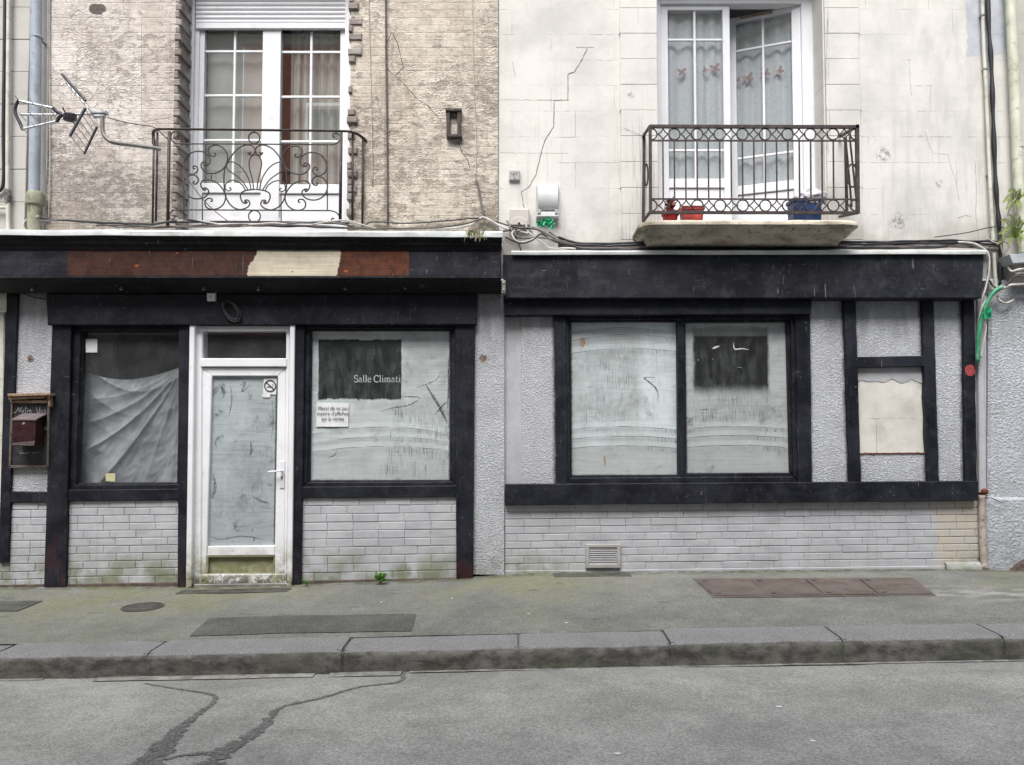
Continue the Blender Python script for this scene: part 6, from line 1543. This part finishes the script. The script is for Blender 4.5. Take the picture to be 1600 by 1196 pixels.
mbx = thing('mailbox', 'maroon metal mailbox with a sloped dusty lid on the chalkboard', 'mailbox', P(38, 698, -.12))
part('body', MB().pq([(18.5, 655), (55.5, 655), (55.5, 697), (19.5, 697)], -.22, -.09, .004), M['maroon'], mbx)
mb = MB(); a, b = P(18, 655, -.235), P(56.5, 655, -.235); z1 = P(40, 646, -.09).z
mb.add([(a.x, -.235, a.z), (b.x, -.235, b.z), (b.x+.012, -.088, z1+.0), (a.x+.012, -.088, z1), (a.x, -.235, a.z-.012), (b.x, -.235, b.z-.012), (b.x+.012, -.088, z1-.012), (a.x+.012, -.088, z1-.012)], [[0, 1, 2, 3], [4, 7, 6, 5], [0, 4, 5, 1], [1, 5, 6, 2], [2, 6, 7, 3], [3, 7, 4, 0]]); part('lid', mb, M['maroon_lid'], mbx)
mb = MB().pq([(19, 657.5), (55.5, 657.5), (55, 689), (19.5, 692)], -.226, -.21, .003); dr = part('door', mb, M['maroon'], mbx)
mb = MB(); c = P(37, 662, -.23); mb.add([(c.x+.011*math.cos(k*.524), -.233, c.z+.011*math.sin(k*.524)) for k in range(12)]+[(c.x+.013*math.cos(k*.524), -.22, c.z+.013*math.sin(k*.524)) for k in range(12)], [list(range(12))]+[[k, (k+1) % 12, 12+(k+1) % 12, 12+k] for k in range(12)]); part('lock', mb, M['chrome'], dr)
mb = MB(); a, b = P(20, 692, -.226), P(54.5, 689, -.226); mb.sheet([tuple(a), tuple(b), (b.x+.005, -.245, b.z-.045), (a.x+.003, -.245, a.z-.02)]); mb.sheet([tuple(a), (a.x+.003, -.245, a.z-.02), (b.x+.005, -.245, b.z-.045), (b.x, -.10, b.z-.05), (a.x, -.10, a.z-.03)]); part('bent_flap', mb, M['maroon'], mbx, fix=False)
# ------------------------------------------------------------------ stuck to the glass
mb = MB(); sy = .009
def card(mb, px, Y, bow=.003, n=6):
    q = [P(u, v, Y) for u, v in px]
    def fn(a, b):
        p = q[0].lerp(q[1], a).lerp(q[3].lerp(q[2], a), b); return (p.x, p.y-bow*(math.sin(3.1*a)*.6+mnoise.noise((a*3, b*3, px[0][0]))), p.z)
    return mb.grid(fn, n, n)
solo('paper_note', card(MB(), [(134, 530), (152, 530), (152, 551), (134, 551)], .012), M['paper'], 'blank white paper stuck at the top of the left display window', 'note', smooth=True)
solo('paper_note', card(MB(), [(165, 740), (180, 740), (180, 753), (165, 752)], .012), M['yellow'], 'pale yellow note at the foot of the left display window', 'note', smooth=True)
po = thing('window_poster', 'white paper notice below the clear dark patch, asking for no posters', 'poster', P(520, 667, .01))
part('sheet', card(MB(), [(495, 629), (545, 630), (544, 667), (494, 667)], .008, .005), M['paper'], po, smooth=True)
mb = MB()
for k, l in enumerate(('Merci de ne pas', "mettre d'affiches", 'sur la vitrine')):
    p = P(520-(.5 if k else 0), 641+8.2*k, -.001); textmesh(mb, l, tuple(p), .052, shear=.14, offset=.0, sx=.86 if k < 2 else .82)
part('printed_text', mb, M['ink'], po, fix=False)
ns = thing('no_smoking_sticker', 'square no smoking sticker in the top corner of the door glass', 'sticker', P(421, 621, -.01))
part('paper', card(MB(), [(412, 592), (432.5, 591), (431.5, 617), (411, 615)], -.008, .001), M['paper'], ns); part('torn_label', card(MB(), [(410, 615.5), (423, 616), (422, 621.5), (410, 621)], -.008, .001), M['paper'], ns)
c = P(422, 603.3, -.0125); mb = MB(); mb.ribbon([(c.x+.052*math.cos(k*.2618), c.y, c.z+.052*math.sin(k*.2618)) for k in range(25)], .011); part('ring', mb, M['ink'], ns, fix=False)
mb = MB(); mb.ribbon([(c.x-.038, c.y-.0005, c.z+.034), (c.x+.038, c.y-.0005, c.z-.034)], .010); part('slash', mb, M['ink'], ns, fix=False)
mb = MB(); mb.ribbon([(c.x-.032, c.y, c.z-.010), (c.x+.024, c.y, c.z-.010)], .007); mb2 = MB(); mb2.ribbon(crom([(c.x+.020, c.y, c.z), (c.x+.030, c.y, c.z+.012), (c.x+.018, c.y, c.z+.02)], 4), .004); part('cigarette', mb, M['ink'], ns, fix=False); part('smoke_mark', mb2, M['ink'], ns, fix=False)
sk = thing('window_sticker', 'small clear sticker with a slashed square beside the mullion of the wide window', 'sticker', P(1076, 664, .01))
for px in ([(1071.5, 653), (1081.5, 653), (1081.5, 664), (1071.5, 664), (1071.5, 653)], [(1073, 661), (1079, 655)], [(1076, 661), (1080, 657)]):
    mb = MB(); mb.ribbon([P(u, v, .012) for u, v in px], .006); part('printed_line', mb, M['cable_grey'], sk, fix=False)
# plastic sheet hung inside the left window
mb = MB()
def psheet(a, b):
    u = 118+168*a; vt = 574+(1-a)*2+22*math.sin(math.pi*min(1, a*1.0))**1.0*(1-.25*a)-3*a
    v = vt+(775-vt)*b; p = P(u, v, .13)
    # folds run out from the upper right corner and sag below the top hem
    dx, dz = (1-a)*1.0, b*1.25+.001; an_ = math.atan2(dz, dx); rr = math.hypot(dx, dz)
    ph = an_*13+1.6*mnoise.noise((an_*2.0, rr*.7, 1))
    fo = (1-abs(math.sin(ph))**.55)*.075*min(1, rr*1.6)*math.exp(-((an_-.80)/.55)**2)*(.6+.5*mnoise.noise((an_*4, 3, 1)))
    fo += .030*(1-abs(math.sin(b*15-3*a+8*(a-.5)**2))**.6)*math.exp(-b*3.4)
    fo += .014*mnoise.noise((a*3, b*3, 5))+.009*mnoise.noise((a*9, b*9, 2))+.006*(1-2*abs(mnoise.noise((a*14+b*9, b*7-a*4, 3))))+.010*(1-abs(mnoise.noise((an_*6, rr*.6, 8)))*2)*min(1, rr)
    return (p.x, .17-fo, p.z)
mb.grid(psheet, 150, 130); solo('plastic_sheet', mb, M['sheet'], 'translucent plastic sheet draped in folds inside the left display window', 'plastic sheet', smooth=True)
# ------------------------------------------------------------------ covers and gratings in the pavement
def flatthing(name, label, cat, px, mat, h=.006, nm='plate', jit=0.0, group=None, kids=None):
    c = G(sum(p[0] for p in px)/len(px), sum(p[1] for p in px)/len(px)); t = thing(name, label, cat, (c.x, c.y, c.z), group)
    mb = MB(); pts = [G(u, v) for u, v in px]; mb.add([(p.x, p.y, bumpy(p.x, p.y)+h) for p in pts]+[(p.x, p.y, bumpy(p.x, p.y)-.01) for p in pts], [list(range(len(pts)))]+[[i, (i+1) % len(pts), len(pts)+(i+1) % len(pts), len(pts)+i] for i in range(len(pts))]); part(nm, mb, mat, t)
    return t
c = G(223, 949); t = thing('manhole_cover', 'small round cast iron cover in the pavement left of the door', 'manhole cover', tuple(c))
for nm, r0, r1, h in (('rim', .145, .165, .005), ('lid', 0, .140, .004)):
    mb = MB(); n = 32; o = [(c.x+r1*math.cos(k/n*6.283), c.y+r1*math.sin(k/n*6.283)) for k in range(n)]
    if r0:
        i_ = [(c.x+r0*math.cos(k/n*6.283), c.y+r0*math.sin(k/n*6.283)) for k in range(n)]
        mb.add([(x, y, bumpy(x, y)+h) for x, y in o]+[(x, y, bumpy(x, y)+h) for x, y in i_], [[k, (k+1) % n, n+(k+1) % n, n+k] for k in range(n)])
    else: mb.sheet([(x, y, bumpy(x, y)+h) for x, y in o])
    part(nm, mb, M['cast'], t, fix=False)
for a in range(3):
    mb = MB(); yy = c.y+(a-1)*.06; mb.box(c.x-.09, c.x+.09, yy-.010, yy+.010, bumpy(c.x, yy)-.01, bumpy(c.x, yy)+.007, .002); part('rib', mb, M['cast'], t)
def grating(label, u0, v0, u1, v1, nbar, along, group=None, skew=0):
    a, b = G(u0, v1), G(u1, v0); x0, x1, y0, y1 = a.x, b.x, a.y, b.y
    t = thing('drain_grating', label, 'grating', ((x0+x1)/2, y0, bumpy((x0+x1)/2, y0)), group)
    mb = MB(); mb.add([(x, y, bumpy(x, y)+.004) for x, y in ((x0, y0), (x1, y0), (x1, y1), (x0, y1))], [[0, 1, 2, 3]]); part('pit', mb, M['pitdirt'], t, fix=False)
    def slab(nm, xa, xb, ya, yb, h):
        m = MB(); m.add([(xa, ya, bumpy(xa, ya)+h), (xb, ya, bumpy(xb, ya)+h), (xb, yb, bumpy(xb, yb)+h), (xa, yb, bumpy(xa, yb)+h), (xa, ya, bumpy(xa, ya)), (xb, ya, bumpy(xb, ya)), (xb, yb, bumpy(xb, yb)), (xa, yb, bumpy(xa, yb))], [[0, 1, 2, 3], [0, 4, 5, 1], [1, 5, 6, 2], [2, 6, 7, 3], [3, 7, 4, 0]]); part(nm, m, M['drain'], t)
    e = .014
    slab('edge', x0-e, x1+e, y0-e, y0, .008); slab('edge', x0-e, x1+e, y1, y1+e, .008); slab('edge', x0-e, x0, y0, y1, .008); slab('edge', x1, x1+e, y0, y1, .008)
    if along:
        for k in range(nbar):
            xx = x0+(k+.5)/nbar*(x1-x0); slab('bar', xx-.007, xx+.007, y0, y1, .0075)
        if y1-y0 > .2: slab('cross_bar', x0, x1, (y0+y1)/2-.01, (y0+y1)/2+.01, .0085)
grating('long narrow drain grating in front of the white door', 278, 920.5, 452, 928, 46, True)
grating('short narrow drain grating below the air vent', 868, 896.5, 982, 902, 32, True)
grating('square drain grating at the left edge of the pavement', -38, 941, 62, 956, 20, True)
t = flatthing('access_cover', 'long brown steel access cover with four chequered plates in the pavement', 'access cover', [(1082, 904), (1426, 904), (1463, 931), (1114, 935)], M['plate'], .004, 'frame')
for k in range(4):
    f0, f1 = (k+.02)/4, (k+.98)/4
    def bl(f, g): 
        a = (1084+341*f, 905); b = (1116+344*f, 933.5-3*f); return (a[0]+(b[0]-a[0])*g, a[1]+(b[1]-a[1])*g)
    mb = MB(); pts = [G(*bl(f, g)) for f, g in ((f0, .05), (f1, .05), (f1, .95), (f0, .95))]; mb.sheet([(p.x, p.y, bumpy(p.x, p.y)+.009) for p in pts]); pp = part('plate', mb, M['plate'], t, fix=False)
    for g in (.15, .85):
        mb = MB(); p = G(*bl(f0+.03, g)); mb.box(p.x-.02, p.x+.02, p.y-.012, p.y+.012, p.z-.01, bumpy(p.x, p.y)+.012, .002); part('lifting_hole', mb, M['blackplast'], pp)
# ------------------------------------------------------------------ weeds and litter
def weed(u, v, R, n, label, mat='weed', Y=None, seed=1, name='weed', lw=.010):
    c = G(u, v) if Y is None else P(u, v, Y); t = thing(name, label, 'weed' if name == 'weed' else name.replace('_', ' '), tuple(c)); r = random.Random(seed); mbs = MB(); mbl = MB()
    for i in range(n):
        a = r.uniform(0, 6.283); tip = c+Vector((math.cos(a)*R*r.uniform(.2, 1), math.sin(a)*R*.5*r.uniform(.2, 1)-.02, R*r.uniform(.35, 1.25)))
        midp = c.lerp(tip, .5)+Vector((0, 0, R*.18)); pts = crom([c, midp, tip], 4); mbs.tube(pts, .0018, 4)
        for k in range(3, len(pts)): rosette(mbl, tuple(pts[k]), 4, .030*R/.1, .004, r.randint(0, 9999), lw, .6)
    part('stem', mbs, M[mat], t, fix=False); part('foliage', mbl, M[mat], t, fix=False)
weed(594, 913, .085, 14, 'bright green weed growing at the foot of the painted brick right of the door', seed=3)
weed(670, 902, .075, 6, 'small dark weed sprig under the right end of the whitewashed window', seed=4, lw=.006)
weed(480, 916, .05, 5, 'tiny weed at the foot of the post right of the door', seed=6, lw=.005)
t = thing('grass_tuft', 'dry grass tuft sprouting from the zinc flashing', 'grass tuft', tuple(P(740, 368, -.43))); r = random.Random(8); mb = MB()
for i in range(60):
    b = P(732+22*r.random(), 369, -.425); a = r.uniform(-1, 1); L = r.uniform(.03, .10); d = -1 if r.random() < .45 else 1
    mb.ribbon(crom([b, b+Vector((a*L*.5, -.03, L*.45)), b+Vector((a*L*.9, -.06, d*L*.7))], 3), [.006, .006, .005, .005, .004, .003, .001])
part('blades', mb, M['drytuft'], t, fix=False)
mb = MB(); rosette(mb, tuple(P(737, 369, -.43)), 60, .035, .03, 12, .012, .8); part('moss', mb, M['weed'], t, fix=False)
def fern(label, u, v, Y, fronds, seed):
    c = P(u, v, Y); t = thing('fern', label, 'fern', tuple(c)); r = random.Random(seed)
    for (du, dv, dY) in fronds:
        e = P(u+du, v+dv, Y-dY); m_ = c.lerp(e, .5)+Vector((0, -.02, .05)); ax = crom([c, m_, e], 13); mb = MB(); mb.ribbon(ax, .004, (0, -1, .3))
        n = len(ax)
        for k in range(2, n):
            L = .034*math.sin(math.pi*(k/n)**.8)+.006; tt = (ax[min(k+1, n-1)]-ax[k-1]).normalized()
            for sg in (-1, 1):
                s = tt.cross(Vector((0, -1, .2))).normalized()*sg; d = (s+tt*.6+Vector((0, -.25, -.1))).normalized(); w = tt*.0055
                mb.add([ax[k], ax[k]+d*L*.5+w, ax[k]+d*L, ax[k]+d*L*.5-w], [[0, 1, 2, 3]])
        part('frond', mb, M['fern'], t, fix=False)
fern('large yellow green fern growing out of the wall beside the cream green drainpipe', 1584, 372, -.10, [(-24, -6, .14), (-20, -28, .12), (-8, -36, .16), (8, -34, .15), (18, -26, .14), (-26, 10, .12), (-10, 12, .18), (10, 10, .18), (22, -6, .15), (-14, -14, .2), (4, -16, .22), (14, 2, .2)], 3)
fern('small dark fern higher up on the cream green drainpipe', 1586, 318, -.08, [(-18, -2, .10), (-10, -18, .10), (6, -20, .12), (14, -10, .1), (-14, 10, .1), (4, 8, .12)], 5)
# pale spots and leaves lying about
rl = random.Random(17); kinds = []
spots = [(1217, 1105, 4.5, 'paper', 'largest pale gum spot on the road'), (1270, 1160, 3.5, 'paper', 'pale gum spot near the lower edge of the road'), (965, 1178, 4, 'paper', 'pale scrap at the foot of the picture on the road'),
         (885, 974, 3, 'paper', 'white crumb on the kerb stone joint line of the pavement'), (826, 960, 3, 'paper', 'pale crumb on the pavement under the wide window'), (596, 942, 3, 'paper', 'pale crumb on the pavement below the bright weed'), (706, 936, 3, 'paper', 'pale crumb on the pavement left of the pier'),
         (1293, 909, 5, 'ginger', 'brown dead leaf on the steel access cover'), (1377, 926, 5, 'ginger', 'brown dead leaf near the right end of the access cover')]
for (u, v, w, m, l) in spots:
    fn = zp if v < 1000 else zr; fb_ = bumpy if v < 1000 else bumpyr; c = G(u, v, fn); r = w/240; mb = MB()
    up = .012 if m == 'ginger' else .005
    mb.sheet([(c.x+r*(1+.35*mnoise.noise((k*.8, u, 0)))*math.cos(k*.5236), c.y+r*.8*(1+.35*mnoise.noise((k*.8, u, 4)))*math.sin(k*.5236), fb_(c.x, c.y)+up+.004*mnoise.noise((k, u, 1))) for k in range(12)])
    solo('dead_leaf' if m == 'ginger' else 'litter_scrap', mb, M[m], l, 'leaf' if m == 'ginger' else 'litter', fix=False)
# ------------------------------------------------------------------ camera, light
cam = bpy.data.cameras.new('camera'); co = bpy.data.objects.new('camera', cam); COL.objects.link(co)
cam.sensor_width = 36; cam.lens = 36*F/1600; cam.clip_end = 300
co.location = (0, CAMY, CAMZ); co.rotation_euler = (math.pi/2+PITCH, 0, 0)
cam.shift_y = (V0-598)/1600
SC.camera = co
wd = bpy.data.worlds.new('World'); SC.world = wd; wd.use_nodes = True
nt = wd.node_tree; bg = nt.nodes['Background']
sky = nt.nodes.new('ShaderNodeTexSky'); sky.sky_type = 'NISHITA'; sky.sun_disc = False
EL, AZ = math.radians(56), math.radians(194)
sky.sun_elevation = EL; sky.sun_rotation = AZ; sky.air_density = 1.6; sky.dust_density = 4.0
hs = nt.nodes.new('ShaderNodeHueSaturation'); hs.inputs['Saturation'].default_value = .55     # overcast: nearly grey
nt.links.new(sky.outputs[0], hs.inputs['Color']); nt.links.new(hs.outputs[0], bg.inputs[0]); bg.inputs[1].default_value = .15
su = bpy.data.lights.new('sun', 'SUN'); so = bpy.data.objects.new('sun', su); COL.objects.link(so)
su.energy = 5.0; su.angle = math.radians(36); su.color = (1, .992, .98)
d_ = Vector((math.sin(AZ)*math.cos(EL), math.cos(AZ)*math.cos(EL), math.sin(EL)))
so.rotation_euler = d_.to_track_quat('Z', 'Y').to_euler()
SC.view_settings.view_transform = 'Standard'; SC.view_settings.look = 'None'; SC.view_settings.exposure = 0
SC.render.engine = 'CYCLES'
SC.cycles.use_denoising = True
SC.cycles.denoising_prefilter = 'NONE'; SC.cycles.denoising_input_passes = 'RGB_ALBEDO_NORMAL'
SC.cycles.use_adaptive_sampling = False; SC.cycles.caustics_reflective = False; SC.cycles.caustics_refractive = False; SC.cycles.sample_clamp_indirect = 4.0
SC.cycles.max_bounces = 8; SC.cycles.transparent_max_bounces = 24; SC.cycles.diffuse_bounces = 4
